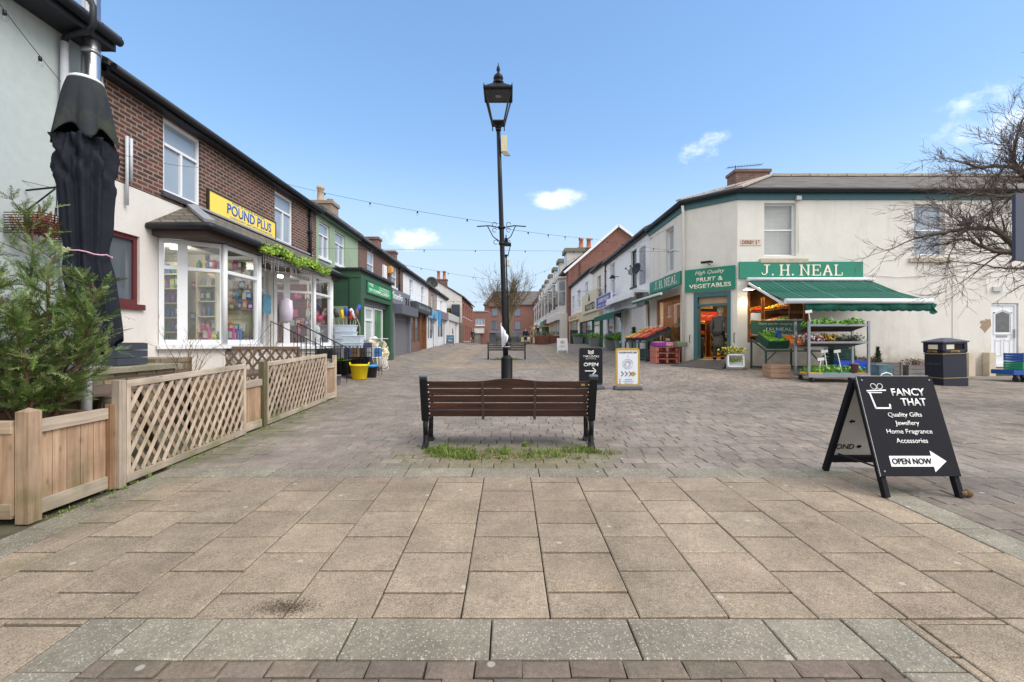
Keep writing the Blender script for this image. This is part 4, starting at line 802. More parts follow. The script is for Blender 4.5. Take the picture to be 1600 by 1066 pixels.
# ---------------- corner greengrocer
g = thing('corner_shop', 'cream two storey corner greengrocer with chamfered doorway and hipped slate roof', 'shop building', (9, 17, .4))
ZE = 6.1
W1 = (8.05, 9.05, 4.09, 5.76); W2 = (12.77, 13.75, 4.12, 5.72); SW = (7.52, 9.45, 1.36, 3.22); DR = (15.2, 16.06, .55, 2.6)
mb = MB(); wallgrid(mb, FD, 7.2, 30, -.2, ZE, .28, [W1, W2, SW, DR])
wallgrid(mb, R6, -19.6, -15.7, -.2, ZE, .28, [(-17.6, -16.75, 3.98, 5.62), (-18.7, -16.1, 1.3, 3.05)])
DO = (.42, 1.46, .74, 3.0); wallgrid(mb, CH, 0, CHL, -.2, ZE, .28, [DO]); mb.build('front_wall', CREAM, g)
mb = MB(); mb.box(9.9, 30, 14.85, 22, 0, ZE-.05); mb.box(6.3, 9.9, 18.9, 22, 0, ZE-.05); mb.add([(6.35,15.95,3.4),(7.45,14.85,3.4),(9.9,14.85,3.4),(9.9,18.9,3.4),(6.35,18.9,3.4),(6.35,15.95,ZE-.05),(7.45,14.85,ZE-.05),(9.9,14.85,ZE-.05),(9.9,18.9,ZE-.05),(6.35,18.9,ZE-.05)], [(0,1,2,3,4),(5,6,7,8,9),(0,1,6,5),(1,2,7,6),(2,3,8,7),(3,4,9,8),(4,0,5,9)]); mb.build('rear_wall', CREAM, g)
mb = MB(); mb.add([(6.3,15.95,.79),(7.45,14.8,.79),(9.9,14.8,.79),(9.9,18.9,.79),(6.3,18.9,.79)], [(0,1,2,3,4)]); mb.add([(6.3,15.95,3.38),(7.45,14.8,3.38),(9.9,14.8,3.38),(9.9,18.9,3.38),(6.3,18.9,3.38)], [(0,1,2,3,4)]); mb.box(6.3, 9.89, 18.8, 18.89, .5, 3.38); mb.box(9.8, 9.89, 14.82, 18.8, .5, 3.38); mb.build('interior', mat('warm shop interior', (120,86,56), .8, .2, 2), g)
window(g, FD, *W1, 'sash', rec=.12, sill=False, gm=SHOPGLASS); window(g, FD, *W2, 'sash', rec=.12, sill=False); window(g, R6, -17.6, -16.75, 3.98, 5.62, 'sash', rec=.12, sill=False)
for (a, c, v) in ((7.9, 9.4, 4.0), (12.6, 13.95, 4.02)): mb = MB(); pbox(mb, FD, a, c, v-.13, v, -.1, .07); mb.build('sill', LEDGE, g)
mb = MB(); pbox(mb, R6, -17.75, -16.6, 3.85, 3.98, -.1, .07); mb.build('sill', CREAM, g)
# blinds behind the upper window
mb = MB()
for k in range(38): pbox(mb, FD, 8.12, 8.98, 4.17+k*.041, 4.178+k*.041, -.158, -.153)
mb.build('blind', WPAINT, g)
for k, (W, pl) in enumerate(((SW, FD), ((-18.7, -16.1, 1.3, 3.05), R6))): window(g, pl, *W, 'plain', WOODBR, SHOPGLASS, rec=.05, sill=False, fw=.11)
# doorway with teal frame, open door, fanlight
mb = MB(); pbox(mb, CH, .32, .45, .72, 3.02, -.24, .03); pbox(mb, CH, 1.40, 1.50, .72, 3.02, -.24, .03); pbox(mb, CH, .45, 1.40, 2.86, 3.02, -.24, .03); pbox(mb, CH, .45, 1.40, 2.55, 2.63, -.2, .0); mb.build('door_frame', TEAL, g)
mb = MB(); pbox(mb, CH, .45, 1.40, 2.64, 2.85, -.12, -.11); mb.build('fanlight', mat('warm fanlight', (190,160,130), .2), g)
mb = MB(); pbox(mb, CH, .28, 1.55, .64, .80, -.3, .02); mb.build('doorstep', LEDGE, g)
mb = MB(); mb.tube([CH.P(1.62, 1.35, .02), CH.P(1.62, 1.4, .07), CH.P(1.62, 1.62, .07), CH.P(1.62, 1.67, .02)], .012, 6); mb.tube([CH.P(.2, 1.35, .02), CH.P(.2, 1.38, .07), CH.P(.2, 1.58, .07), CH.P(.2, 1.62, .02)], .012, 6); mb.build('handle', IRON, g)
# teal fascia, gutter and hipped slate roof
for (pl, a, c) in ((FD, 7.2, 30), (CH, 0, CHL), (R6, -19.6, -15.7)):
    mb = MB(); pbox(mb, pl, a-.05, c+.05, ZE-.24, ZE-.005, .0, .05 if pl is not CH else .048); mb.build('fascia', TEAL, g)
mb = MB(); mb.tube([(30, 14.33, ZE+.02), (7.1, 14.33, ZE+.02), (5.83, 15.62, ZE+.02), (5.83, 19.6, ZE+.02)], .075, 10); mb.build('gutter', GUTTER, g)
rz = 8.05; e = .25
mb = MB(); P0, P1, P2, P3 = (30,14.25,ZE+.03), (7.12,14.25,ZE+.03), (5.75,15.6,ZE+.03), (5.75,19.6,ZE+.03)
T0, T1 = (30,18.6,rz), (10.55,18.6,rz)
mb.add([P0,P1,P2,P3,T0,T1,(10.55,22.5,rz),(5.75,22.5,ZE+.03)], [(0,1,5,4),(1,2,5),(2,7,6,5)]); mb.build('roof', SLATE, g)
mb = MB()
for k in range(26):
    x = 10.6+k*.75; mb.obox((x+.36, 18.6, rz+.03), (.355,0,.006 if k % 2 else -.004), (0,.13,0), (0,0,.05))
for k in range(9):
    a = Vector(P1).lerp(Vector(T1), k/9); c = Vector(P1).lerp(Vector(T1), (k+.95)/9); mb.bar(a+Vector((0,0,.05)), c+Vector((0,0,.05)), .22, .06)
    a = Vector(P2).lerp(Vector(T1), k/9); c = Vector(P2).lerp(Vector(T1), (k+.95)/9); mb.bar(a+Vector((0,0,.05)), c+Vector((0,0,.05)), .2, .06)
mb.build('ridge_tile', mat('pale ridge tile', (172,162,150), .9, .2, 5), g)
mb = MB(); mb.tube([CH.P(-.0, .7, .1), CH.P(.0, 5.75, .1), (5.9, 15.62, 6.0)], .05, 8); mb.build('downpipe', CREAM, g)
# white upvc door further along, with step, vent, bare plaster and rough repairs
dd = MB(); pbox(dd, FD, 15.2, 16.06, .58, 2.6, -.16, -.06); dr = dd.build('door', WHITE, g)
dp = MB()
for (a, c, v0, v1) in ((15.38, 15.58, .95, 1.45), (15.66, 15.86, .95, 1.45)):
    for q in ((a, c, v0, v0+.02), (a, c, v1-.02, v1), (a, a+.02, v0, v1), (c-.02, c, v0, v1)): pbox(dp, FD, *q, -.06, -.045)
pbox(dp, FD, 15.22, 15.26, .6, 2.58, -.06, -.035); pbox(dp, FD, 15.98, 16.04, .6, 2.58, -.06, -.035); pbox(dp, FD, 15.26, 15.98, 2.53, 2.58, -.06, -.035); pbox(dp, FD, 15.26, 15.98, .6, .72, -.06, -.035); pbox(dp, FD, 15.33, 15.36, 1.62, 2.32, -.06, -.04); pbox(dp, FD, 15.87, 15.90, 1.62, 2.32, -.06, -.04); pbox(dp, FD, 15.36, 15.87, 1.62, 1.65, -.06, -.04)
dp.prism([FD.P(15.33, 2.32, -.06), FD.P(15.61, 2.44, -.06), FD.P(15.9, 2.32, -.06), FD.P(15.9, 2.28, -.06), FD.P(15.61, 2.39, -.06), FD.P(15.33, 2.28, -.06)], FD.n*.02); dp.build('moulding', WHITE, dr)
dg_ = MB(); dg_.prism([FD.P(15.40, 1.69, -.055), FD.P(15.83, 1.69, -.055), FD.P(15.83, 2.26, -.055), FD.P(15.61, 2.34, -.055), FD.P(15.40, 2.26, -.055)], FD.n*.003); dg_.build('pane', mat('striped dark door glass', (96,98,98), .12, .3, 9), dr)
dh = MB(); pbox(dh, FD, 15.94, 15.965, 1.5, 1.78, -.035, .0); pbox(dh, FD, 15.42, 15.76, 1.53, 1.59, -.058, -.045); dh.build('handle', STEEL, dr)
ptext('1', FD, 15.61, 2.47, .07, BLACK, dr, d=-.058)
mb = MB(); pbox(mb, FD, 15.15, 16.15, .1, .42, 0, .12); mb.build('door_step', mat('green step', (48,84,60), .7), g)
mb = MB(); pbox(mb, FD, 13.96, 13.985, .3, 3.6, 0, .006); mb.build('render_joint', mat('hairline joint', (176,170,160), .9), g)
mb = MB(); mb.tube([FD.P(11.15, 3.5, .02), FD.P(12.2, 3.42, .02), FD.P(13.9, 3.5, .02), FD.P(15.0, 3.36, .02), FD.P(15.05, 2.9, .02)], .007, 5); mb.tube([FD.P(9.06, 5.85, .02), FD.P(9.12, 5.3, .02), FD.P(9.11, 4.2, .02)], .006, 5); mb.build('wall_cable', CREAM2, g)
mb = MB(); pbox(mb, FD, 15.22, 15.5, 2.97, 3.12, 0, .06); mb.build('vent_cover', mat('grey vent cover', (190,190,188), .6), g)
pts = [(14.86,2.05),(15.02,2.06),(15.0,2.12),(15.08,2.09),(15.18,2.10),(15.2,1.9),(15.1,1.78),(15.0,1.66),(14.93,1.76),(14.84,1.84),(14.9,1.93),(14.84,1.98)]
mb = MB(); mb.prism([FD.P(*q, .0) for q in pts], FD.n*.002); mb.build('bare_plaster', mat('bare brown plaster', (160,140,118), .95, .2, 20), g)
mb = MB(); pbox(mb, FD, 15.1, 15.21, 4.4, 4.5, 0, .02); mb.build('air_brick', mat('old metal vent', (150,140,110), .7), g)
mb = MB(); pbox(mb, FD, 9.0, 9.15, 5.83, 5.95, 0, .13); mb.build('junction_box', mat('grey vent cover', (190,190,188), .6), g)
for x in (14.38, 15.02): tag(MB().box(x-.1, x+.1, 14.28, 14.49, .1, 1.05).build('concrete_post', mat('cream concrete post', (206,194,174), .9, .15, 9)), f"short cream concrete post against the cream wall, {'nearer the litter bin' if x < 14.5 else 'nearer the white door'}", 'post', 'short posts by the wall')
# signs
NEALG = mat('greengrocer green sign', (30,130,106), .45, .05, 4)
def slabserif(parent, s, pl, u, v, h, width, m, d):
    """bold slab serif capitals made of strokes"""
    GL = {'J': [((.55,1),(.55,.25)), ((.55,.25),(.40,.06)), ((.40,.06),(.18,.08)), ((.18,.08),(.10,.26)), ((.3,1),(.8,1))], '.': [((.05,.05),(.14,.05))],
          'H': [((.15,0),(.15,1)), ((.75,0),(.75,1)), ((.15,.5),(.75,.5)), ((0,1),(.3,1)), ((0,0),(.3,0)), ((.6,1),(.9,1)), ((.6,0),(.9,0))],
          'N': [((.15,0),(.15,1)), ((.78,0),(.78,1)), ((.15,1),(.78,0)), ((0,1),(.25,1)), ((0,0),(.3,0)), ((.63,1),(.93,1))],
          'E': [((.15,0),(.15,1)), ((.0,1),(.75,1)), ((0,0),(.78,0)), ((.15,.5),(.55,.5)), ((.74,1),(.74,.78)), ((.77,0),(.77,.25)), ((.55,.38),(.55,.62))],
          'A': [((.12,0),(.46,1)), ((.46,1),(.8,0)), ((.24,.35),(.68,.35)), ((0,0),(.26,0)), ((.64,0),(.92,0))],
          'L': [((.15,0),(.15,1)), ((0,1),(.32,1)), ((0,0),(.72,0)), ((.71,0),(.71,.28))], ' ': []}
    ADV = {'J': .98, '.': .34, 'H': 1.08, 'N': 1.1, 'E': .95, 'A': 1.06, 'L': .86, ' ': .38}
    tot = sum(ADV[c] for c in s)-.15; k = width/tot; x = u-width/2; mb = MB(); n_ = 0
    for c in s:
        for (a, e) in GL[c]:
            th = .17*h if abs(a[0]-e[0]) < .4 and abs(a[1]-e[1]) > .3 else .085*h
            if c == '.': th = .17*h
            A, B = pl.P(x+a[0]*k, v-h/2+a[1]*h, d+.004+n_*.00015), pl.P(x+e[0]*k, v-h/2+e[1]*h, d+.004+n_*.00015); n_ += 1; q = (B-A).normalized()*th*(.0 if c in 'A' else .2)
            mb.bar(A-q, B+q, .004, th, up=pl.n.cross(B-A))
        x += ADV[c]*k
    return mb.build('lettering', m, parent)
s1 = signboard('shop_sign', 'long green fascia sign with cream lettering over the striped awning on the cream front', FD, 7.24, 11.12, 3.37, 3.90, NEALG, [], CTXT, d0=.01, d1=.06)
slabserif(s1, 'J. H. NEAL', FD, 9.18, 3.635, .32, 2.55, CTXT, .061)
s2 = signboard('shop_sign', 'square green sign with cream lettering over the corner doorway', CH, .04, CHL-.03, 3.06, 3.80, NEALG, [('High Quality', CHL/2+.02, 3.65, .16, .95, dict(shear=.35, bold=0)), ('FRUIT &', CHL/2+.02, 3.43, .14, .85, dict(bold=.02)), ('VEGETABLES', CHL/2+.02, 3.22, .14, 1.35, dict(bold=.02))], CTXT, d0=.05, d1=.09)
s3 = signboard('shop_sign', 'green sign with cream lettering on the street side beside the drainpipe', R6, -19.4, -15.95, 3.38, 3.84, NEALG, [], CTXT, d0=.01, d1=.06)
slabserif(s3, 'J. H. NEAL', R6, -17.5, 3.61, .28, 2.5, CTXT, .061)
st_ = signboard('street_sign', 'small old street name plate with brown letters on the cream wall', FD, 7.30, 7.95, 4.42, 4.62, mat('old white name plate', (214,196,180), .7, .1, 20), [('DERBY S', 7.58, 4.52, .12, .48, dict(bold=.012)), ('T', 7.87, 4.545, .07, .055, dict(bold=.012))], mat('brown letters', (112,64,48), .7), d0=0, d1=.015, cat='street sign')
for (pl, u, v, nm) in ((CH, .85, 3.93, 'small black floodlight above the square green sign'), (FD, 7.42, 3.0, 'lit wall lamp under the awning beside the shop window')):
    f = thing('wall_lamp', nm, 'wall lamp', pl.P(u, v, .05)); lit = 'lit' in nm
    mb = MB(); mb.tube([pl.P(u, v-.02, .0), pl.P(u, v, .2)], .015, 6); mb.obox(pl.P(u, v+.03, .26), pl.r*.16, pl.n*.1, pl.up*.03); mb.build('lamp_head', WHITE if lit else BLACK, f)
    mb = MB(); mb.obox(pl.P(u, v-.004, .26), pl.r*.13, pl.n*.075, pl.up*.003); mb.build('lamp_glass', mat('glowing lamp', (255,236,200), .5, 0, emit=9 if lit else 1) if lit else mat('pale lamp glass', (214,214,206), .3), f)
    if lit:
        ld = bpy.data.lights.new('lamp_light', 'SPOT'); ld.energy = 25; ld.color = (1, .82, .55); ld.spot_size = R(120); ld.spot_blend = .8; ld.shadow_soft_size = .06; lo_ = bpy.data.objects.new('lamp_light', ld); COL.objects.link(lo_); lo_.parent = f; lo_.location = (0, -.2, -.03)
# lamps inside the greengrocer
for k, (x, y) in enumerate(((7.6, 16.1), (8.6, 16.6), (7.2, 17.7))):
    f = thing('ceiling_lamp', ['lit strip lamp inside the greengrocer near its doorway', 'lit strip lamp inside the greengrocer behind the big window', 'lit strip lamp inside the greengrocer by the street window'][k], 'ceiling lamp', (x, y, 3.3))
    mb = MB(); mb.box(x-.5, x+.5, y-.05, y+.05, 3.3, 3.36); mb.build('tube', mat('glowing shop tube', (255,226,170), .5, 0, emit=6), f)
    ld = bpy.data.lights.new('shop_light', 'AREA'); ld.shape = 'RECTANGLE'; ld.size = 1; ld.size_y = .1; ld.energy = 16; ld.color = (1, .76, .42); lo_ = bpy.data.objects.new('shop_light', ld); COL.objects.link(lo_); lo_.parent = f; lo_.location = (0, 0, -.05)
# shelving of fruit inside, seen through door and windows
FRUITC = {'orange': (244,128,30), 'lemon': (248,206,40), 'apple': (190,36,40), 'lime': (120,170,50), 'tomato': (214,52,36), 'peach': (240,170,110)}
def fruit_rows(c, ax, ay, az, nx, ny, r, jit=.2):
    mb = MB(); c = Vector(c); ax, ay, az = Vector(ax), Vector(ay), Vector(az).normalized()
    for i in range(nx):
        for j in range(ny):
            p = c+ax*((i+.5)/nx*2-1)+ay*((j+.5)/ny*2-1)+az*(random.uniform(0, r*.6))+Vector((random.gauss(0, r*jit), random.gauss(0, r*jit), 0)); mb.ball(p, r*random.uniform(.88, 1.1), 7, random.randint(0, 1))
    return mb
def fmats(k): c = FRUITC[k]; return [mat(k+' skin', c, .4, .12, 14), mat('deep '+k+' skin', tuple(int(x*.86) for x in c), .4, .12, 14)]
for i, (y, x0, x1) in enumerate(((17.7, 6.7, 7.6), (17.7, 7.75, 8.65), (17.7, 8.8, 9.6))):
    t = thing('fruit_rack', f"{['left', 'middle', 'right'][i]} rack of fruit inside the greengrocer", 'rack', ((x0+x1)/2, y, .5), group='racks inside the greengrocer')
    mb = MB(); mb.box(x0, x0+.04, y, y+.5, .5, 2.3); mb.box(x1-.04, x1, y, y+.5, .5, 2.3); mb.box(x0, x1, y+.48, y+.5, .5, 2.3)
    for k in range(4): mb.add([(x0+.04,y-.1,.8+k*.42),(x1-.04,y-.1,.8+k*.42),(x1-.04,y+.47,.95+k*.42),(x0+.04,y+.47,.95+k*.42)], [(0,1,2,3)])
    mb.build('frame', WOODBR, t)
    for k in range(4):
        fr = random.choice(list(FRUITC)); o = fruit_rows(((x0+x1)/2, y+.18, .93+k*.42), ((x1-x0)/2-.07,0,0), (0,.25,.07), (0,0,1), 8, 5, .045).build('fruit_heap', fmats(fr), loc=((x0+x1)/2, y, .9+k*.42))
        tag(o, f"{fr} coloured fruit on the {ORD[k]} tier of the {['left', 'middle', 'right'][i]} rack inside", 'fruit', kind='stuff')
for i, (y0, y1) in enumerate(((15.1, 16.6), (16.75, 18.4))):
    t = thing('fruit_rack', f"{['nearer', 'further'][i]} rack of fruit on the right hand wall inside the greengrocer", 'rack', (9.5, y0, .8), group='racks inside the greengrocer')
    mb = MB(); mb.box(9.2, 9.78, y0, y0+.04, .8, 3.0); mb.box(9.2, 9.78, y1-.04, y1, .8, 3.0); mb.box(9.76, 9.785, y0, y1, .8, 3.0); mb.build('frame', WOODBR, t)
    for k in range(4):
        z = 1.2+k*.45; mb = MB(); mb.add([(9.15,y0+.04,z-.07),(9.15,y1-.04,z-.07),(9.75,y1-.04,z+.12),(9.75,y0+.04,z+.12)], [(0,1,2,3)]); mb.build('shelf', WOODBR, t)
        for q in range(2):
            fr = ['orange', 'tomato', 'lemon', 'apple', 'lime', 'peach', 'orange', 'lemon'][(k*2+q+i*3) % 8]; yc = y0+.42+q*.72
            o = fruit_rows((9.44, yc, z+.07), (.25,0,.08), (0,.30,0), (0,0,1), 5, 8, .05).build('fruit_heap', fmats(fr), loc=(9.44, yc, z))
            tag(o, f"{fr} coloured fruit, {ORD[k]} tier, {['near', 'far'][q]} half of the {['nearer', 'further'][i]} wall rack inside", 'fruit', kind='stuff')
for i, (s_, c) in enumerate((('QUALITY GREENGROCER', BLACK), ('FRESH EVERY DAY', mat('red banner', (176,36,32), .6)))):
    signboard('inside_sign', ['black sign with gold lettering high inside the doorway', 'red banner with gold lettering inside the doorway'][i], PF(17.2), 6.55, 7.75, 2.5-.34*i, 2.78-.3*i, c, [(s_, 7.15, 2.64-.32*i, .1, .9)], mat('gold lettering', (214,170,70), .5))
tag(MB().lathe([(.2,0),(.23,.02),(.25,.7),(.24,.72),(.2,.72),(.18,.3)], (6.55, 16.05, .8), 14).build('storage_bin', mat('dark teal bin', (24,50,60), .5)), 'dark teal bin just inside the greengrocer doorway', 'bin')
# green vinyl across the lower window with lettering
signboard('window_vinyl', 'dark green vinyl strip with white lettering across the greengrocer window', FD, 7.66, 9.33, 1.62, 2.06, mat('green vinyl', (58,104,88), .5), [('Thank you for shopping at', 8.5, 1.95, .09, 1.2, dict(shear=.25, bold=0)), ('J.H.NEAL', 8.55, 1.76, .15, .85, dict(bold=.006))], mat('pale lettering', (206,222,212), .5), d0=-.075, d1=-.072, cat='window sign')
signboard('paper_notice', 'white paper notice in the corner of the greengrocer window', FD, 7.66, 7.98, 2.08, 2.3, WPAINT, [], BLACK, d0=-.075, d1=-.073, cat='notice')
# big awning on the cream front
a = thing('awning', 'wide green canvas awning with white front bar and scalloped valance over the fruit stand', 'awning', (9.3, 14.4, 3.2))
AT, AF = 3.30, 2.50
mb = MB(); n = 24
for i in range(n):
    for (k0, k1) in ((0, .5), (.5, 1)):
        def q(i, k): f_ = i/n; x = (7.5+3.84*f_)*(1-k)+(7.38+3.86*f_)*k; return (x, 14.42*(1-k)+12.28*k, AT*(1-k)+AF*k-.05*math.sin(math.pi*k)-.012*math.sin(f_*7)*math.sin(math.pi*k))
        mb.add([q(i,k0), q(i+1,k0), q(i+1,k1), q(i,k1)], [(0,1,2,3)], 0, True)
ob = mb.build('canvas', AWN, a); s_ = ob.modifiers.new('solid', 'SOLIDIFY'); s_.thickness = .004
mb = MB()
for f_ in (.18, .42, .66, .9):
    A, B = Vector((7.5+3.84*f_, 14.41, AT+.004)), Vector((7.38+3.86*f_, 12.28, AF+.004)); M_ = (A+B)/2+Vector((0,0,-.05)); mb.bar(A, M_, .012, .003); mb.bar(M_, B, .012, .003)
mb.build('seam', mat('pale awning seam', (90,170,150), .7), a)
mb = MB(); mb.tube([(7.36, 12.25, AF-.02), (11.28, 12.25, AF-.02)], .07, 12); mb.build('front_bar', WHITE, a)
mb = MB(); mb.tube([(7.45, 14.38, AT+.04), (11.4, 14.38, AT+.04)], .06, 10); mb.bar((7.46, 14.3, AT-.1), (7.40, 12.35, AF-.1), .05, .06); mb.bar((11.3, 14.3, AT-.1), (11.2, 12.35, AF-.1), .05, .06); mb.build('folding_arm', WHITE, a)
mb = MB(); n = 150; x0, x1 = 7.9, 11.22
for i in range(n):
    def v(i): f_ = i/n; x = x0+(x1-x0)*f_; sc = .026*abs(math.sin(f_*15*math.pi)); return [(x, 12.25+.02*math.sin(f_*23), AF-.085), (x, 12.23+.03*math.sin(f_*31), AF-.27-sc+.05*S((f_-.75)/.25)*.0)]
    p, q2 = v(i), v(i+1); mb.add([p[0], q2[0], q2[1], p[1]], [(0,1,2,3)], 0, True)
vo = mb.build('valance', AWN, a); s_ = vo.modifiers.new('solid', 'SOLIDIFY'); s_.thickness = .004
mb = MB(); mb.add([(11.22,12.23,2.43),(11.36,12.2,2.40),(11.27,12.18,2.27),(11.38,12.2,2.18),(11.26,12.2,2.12),(11.18,12.22,2.15),(11.19,12.25,2.3)], [(0,1,2,6),(2,3,4,5,6)]); o = mb.build('torn_flap', AWN, a); s_ = o.modifiers.new('solid', 'SOLIDIFY'); s_.thickness = .004
# rolled in awning on the street side
a = thing('awning', 'narrow green awning nearly rolled in above the street side shop window', 'awning', (5.8, 18, 3.2))
mb = MB(); mb.add([(5.93,15.95,3.36),(5.93,19.6,3.36),(5.3,19.6,3.06),(5.3,15.95,3.06)], [(0,1,2,3)]); o = mb.build('canvas', AWN, a); s_ = o.modifiers.new('solid', 'SOLIDIFY'); s_.thickness = .006
mb = MB(); mb.tube([(5.28,15.95,3.05),(5.28,19.62,3.05)], .05, 10); mb.build('front_bar', CREAM, a)
mb = MB(); mb.add([(5.26,15.97,3.02),(5.26,19.6,3.02),(5.26,19.6,2.94),(5.26,15.97,2.94)], [(0,1,2,3)]); o = mb.build('valance', AWN, a); s_ = o.modifiers.new('solid', 'SOLIDIFY'); s_.thickness = .004
# chimney and aerial
chimney('chimney_stack', 'low brick chimney behind the hipped roof of the corner shop', 10.4, 20, 7.0, 8.72, 1.45, .8, [], POT)
ae = thing('tv_aerial', 'thin television aerial beside the corner shop chimney', 'aerial', (9.75, 19.8, 7.2))
mb = MB(); mb.tube([(9.75,19.8,7.2),(9.75,19.8,8.95)], .018, 6); mb.tube([(9.4,19.8,8.85),(10.9,19.8,8.99)], .012, 5)
for k in range(12): x = 9.42+k*.13; z = 8.85+(x-9.4)*.093; mb.tube([(x,19.62,z),(x,19.98,z)], .007, 4)
mb.build('mast', GUTTER, ae)
# ramp at the door
mb = MB(); q = [CH.P(.33, .795, .022), CH.P(1.48, .795, .022), CH.P(1.62, .47, 1.05), CH.P(.0, .47, 1.05)]; q[2].z = G(q[2].x, q[2].y)+.02; q[3].z = G(q[3].x, q[3].y)+.02
lo4 = [Vector((p.x, p.y, p.z-.02 if k > 1 else .3)) for k, p in enumerate(q)]
mb.add([*q, *lo4], [(0,1,2,3),(3,2,6,7),(0,3,7,4),(1,2,6,5),(4,5,6,7),(0,1,5,4)]); tag(mb.build('door_ramp', mat('dark rubber ramp', (70,68,70), .8, .15, 30, bump=.3)), 'dark grey rubber ramp up to the corner doorway', 'ramp')

# ---------------- white terrace up the right side
def rz_(y): return 6.15+(y-19.6)*.0235
t = terrace('white_house', 'white house with dark framed window and satellite dishes beside the corner shop', R6, -28.5, -19.62, .3, 6.18, WPAINT, [(-22.6, -21.6, 4.0, 5.75, 'sash', dict(fm=GUTTER, gm=GLASSD)), (-27.2, -26.0, 4.1, 5.85, 'sash', dict(gm=GLASS))], rise=2.0)
downpipe(t, R6, -28.3, 3.4, 6.1)
mb = MB(); pbox(mb, R6, -21.0, -20.2, 3.95, 5.6, 0, .04); pn = tag(mb.build('wall_plaque', mat('grey decorative plaque', (150,150,156), .6, .5, 9)), 'tall grey patterned plaque on the white wall beside the satellite dish', 'plaque')
def dish(x, y, z, n, r, label):
    t = thing('satellite_dish', label, 'satellite dish', (x, y, z), group='satellite dishes'); n = Vector(n).normalized(); a = n.orthogonal().normalized(); c = n.cross(a); mb = MB(); prev = None; o = len(mb.v)
    for k in range(5):
        rr = r*k/4; 
        for j in range(14): q = 6.2832*j/14; p = Vector((x,y,z))+n*(rr*rr/r*.35)+(a*math.cos(q)+c*math.sin(q))*max(rr, .002); mb.v.append(tuple(p))
    for k in range(4):
        for j in range(14): mb.f.append((k*14+j, k*14+(j+1) % 14, (k+1)*14+(j+1) % 14, (k+1)*14+j)); mb.m.append(0); mb.smooth.append(True)
    o = mb.build('reflector', GUTTER if r > .25 else GREYP, t); s_ = o.modifiers.new('solid', 'SOLIDIFY'); s_.thickness = .012
    mb = MB(); mb.tube([(x,y,z), Vector((x,y,z))-n*.25], .018, 6); mb.tube([(x,y,z-r*.9), Vector((x,y,z))+n*.4], .012, 5); mb.obox(Vector((x,y,z))+n*.42, (.03,0,0), (0,.03,0), (0,0,.04)); mb.build('feed_arm', GUTTER, t)
dish(5.6, 19.95, 4.5, (-.9,-.4,.25), .27, 'larger dark satellite dish on the white wall near the cream corner shop')
dish(5.72, 21.3, 4.6, (-.9,-.5,.3), .2, 'smaller satellite dish on the white wall next to the grey plaque')
dish(-6.2, 37.0, 6.0, (.5,-1,.4), .5, 'grey satellite dish above the left terrace roof line')
t = terrace('cream_house', 'narrow cream painted house with one window, right side terrace', R6, -33, -28.52, .6, 6.30, CREAM, [(-31.2, -30, 4.1, 5.7, 'sash', dict(gm=GLASSD))])
t = terrace('white_house', 'long white house with three upper windows at the end of the right terrace', R6, -44.4, -33.02, .7, 6.55, WPAINT, [(-36.1, -34.9, 4.3, 5.9, 'sash'), (-40.2, -38.6, 4.2, 5.7, 'sash'), (-43.6, -42.2, 4.2, 5.5, 'sash')])
# shop units on this terrace
sh = thing('shuttered_shop', 'white roller shuttered shop unit next to the greengrocer', 'shopfront', (5.9, 21.5, .6))
mb = MB(); slatted(mb, PR(5.93), -23.4, -20.0, .6, 2.95, 0, .05, .11); mb.build('roller_shutter', mat('white roller shutter', (214,214,216), .45, .05), sh)
for (a, c_) in ((-21.75, -21.65), (-20.0, -19.6), (-23.6, -23.4)): mb = MB(); pbox(mb, PR(5.93), a, c_, .6, 2.95, .0, .09); mb.build('shutter_guide', CREAM, sh)
mb = MB(); pbox(mb, R6, -27.7, -20.9, 2.95, 3.5, 0, .22); mb.build('fascia', mat('pale marbled fascia', (206,212,220), .5, .1, 3), sh)
mb = MB(); pbox(mb, R6, -25, -19.8, 3.5, 3.62, 0, .7); pbox(mb, R6, -25, -19.8, 3.3, 3.5, .6, .72); mb.build('awning_cassette', WHITE, sh)
mb = MB(); pbox(mb, R6, -20.85, -19.7, 2.95, 3.48, 0, .2); mb.build('dark_panel', GREYP, sh)
ptext('El Salon', R6, -25, 3.22, .3, mat('grey script', (140,148,160), .5), sh, width=2.6, d=.225, shear=.3)
c = thing('pale_blue_shopfront', 'pale blue shopfront with twin window under a small green awning', 'shopfront', (5.9, 25.6, .6)); BLUEF = mat('pale blue frame', (188,208,224), .5)
for (a, e_) in ((-27.7, -27.3), (-23.95, -23.6)): mb = MB(); pbox(mb, R6, a, e_, .6, 2.95, 0, .12); mb.build('pilaster', BLUEF, c)
mb = MB(); pbox(mb, R6, -27.3, -23.95, .6, 1.35, 0, .1); mb.build('stall_riser', brick('grey stone riser', 'Y', (150,140,134), (120,112,108), (170,160,150)), c)
window(c, PR(5.86), -27.3, -23.95, 1.36, 2.94, 'two', BLUEF, GLASSD, rec=0, sill=True)
a = thing('awning', 'short teal green awning over the pale blue shop window', 'awning', (5.5, 25.5, 2.8))
mb = MB(); mb.add([(5.75,22.3,3.0),(5.75,27.6,3.0),(5.1,27.6,2.75),(5.1,22.3,2.75)], [(0,1,2,3)]); mb.add([(5.1,22.3,2.75),(5.1,27.6,2.75),(5.08,27.6,2.5),(5.08,22.3,2.5)], [(0,1,2,3)]); o = mb.build('canvas', AWN, a); s_ = o.modifiers.new('solid', 'SOLIDIFY'); s_.thickness = .006
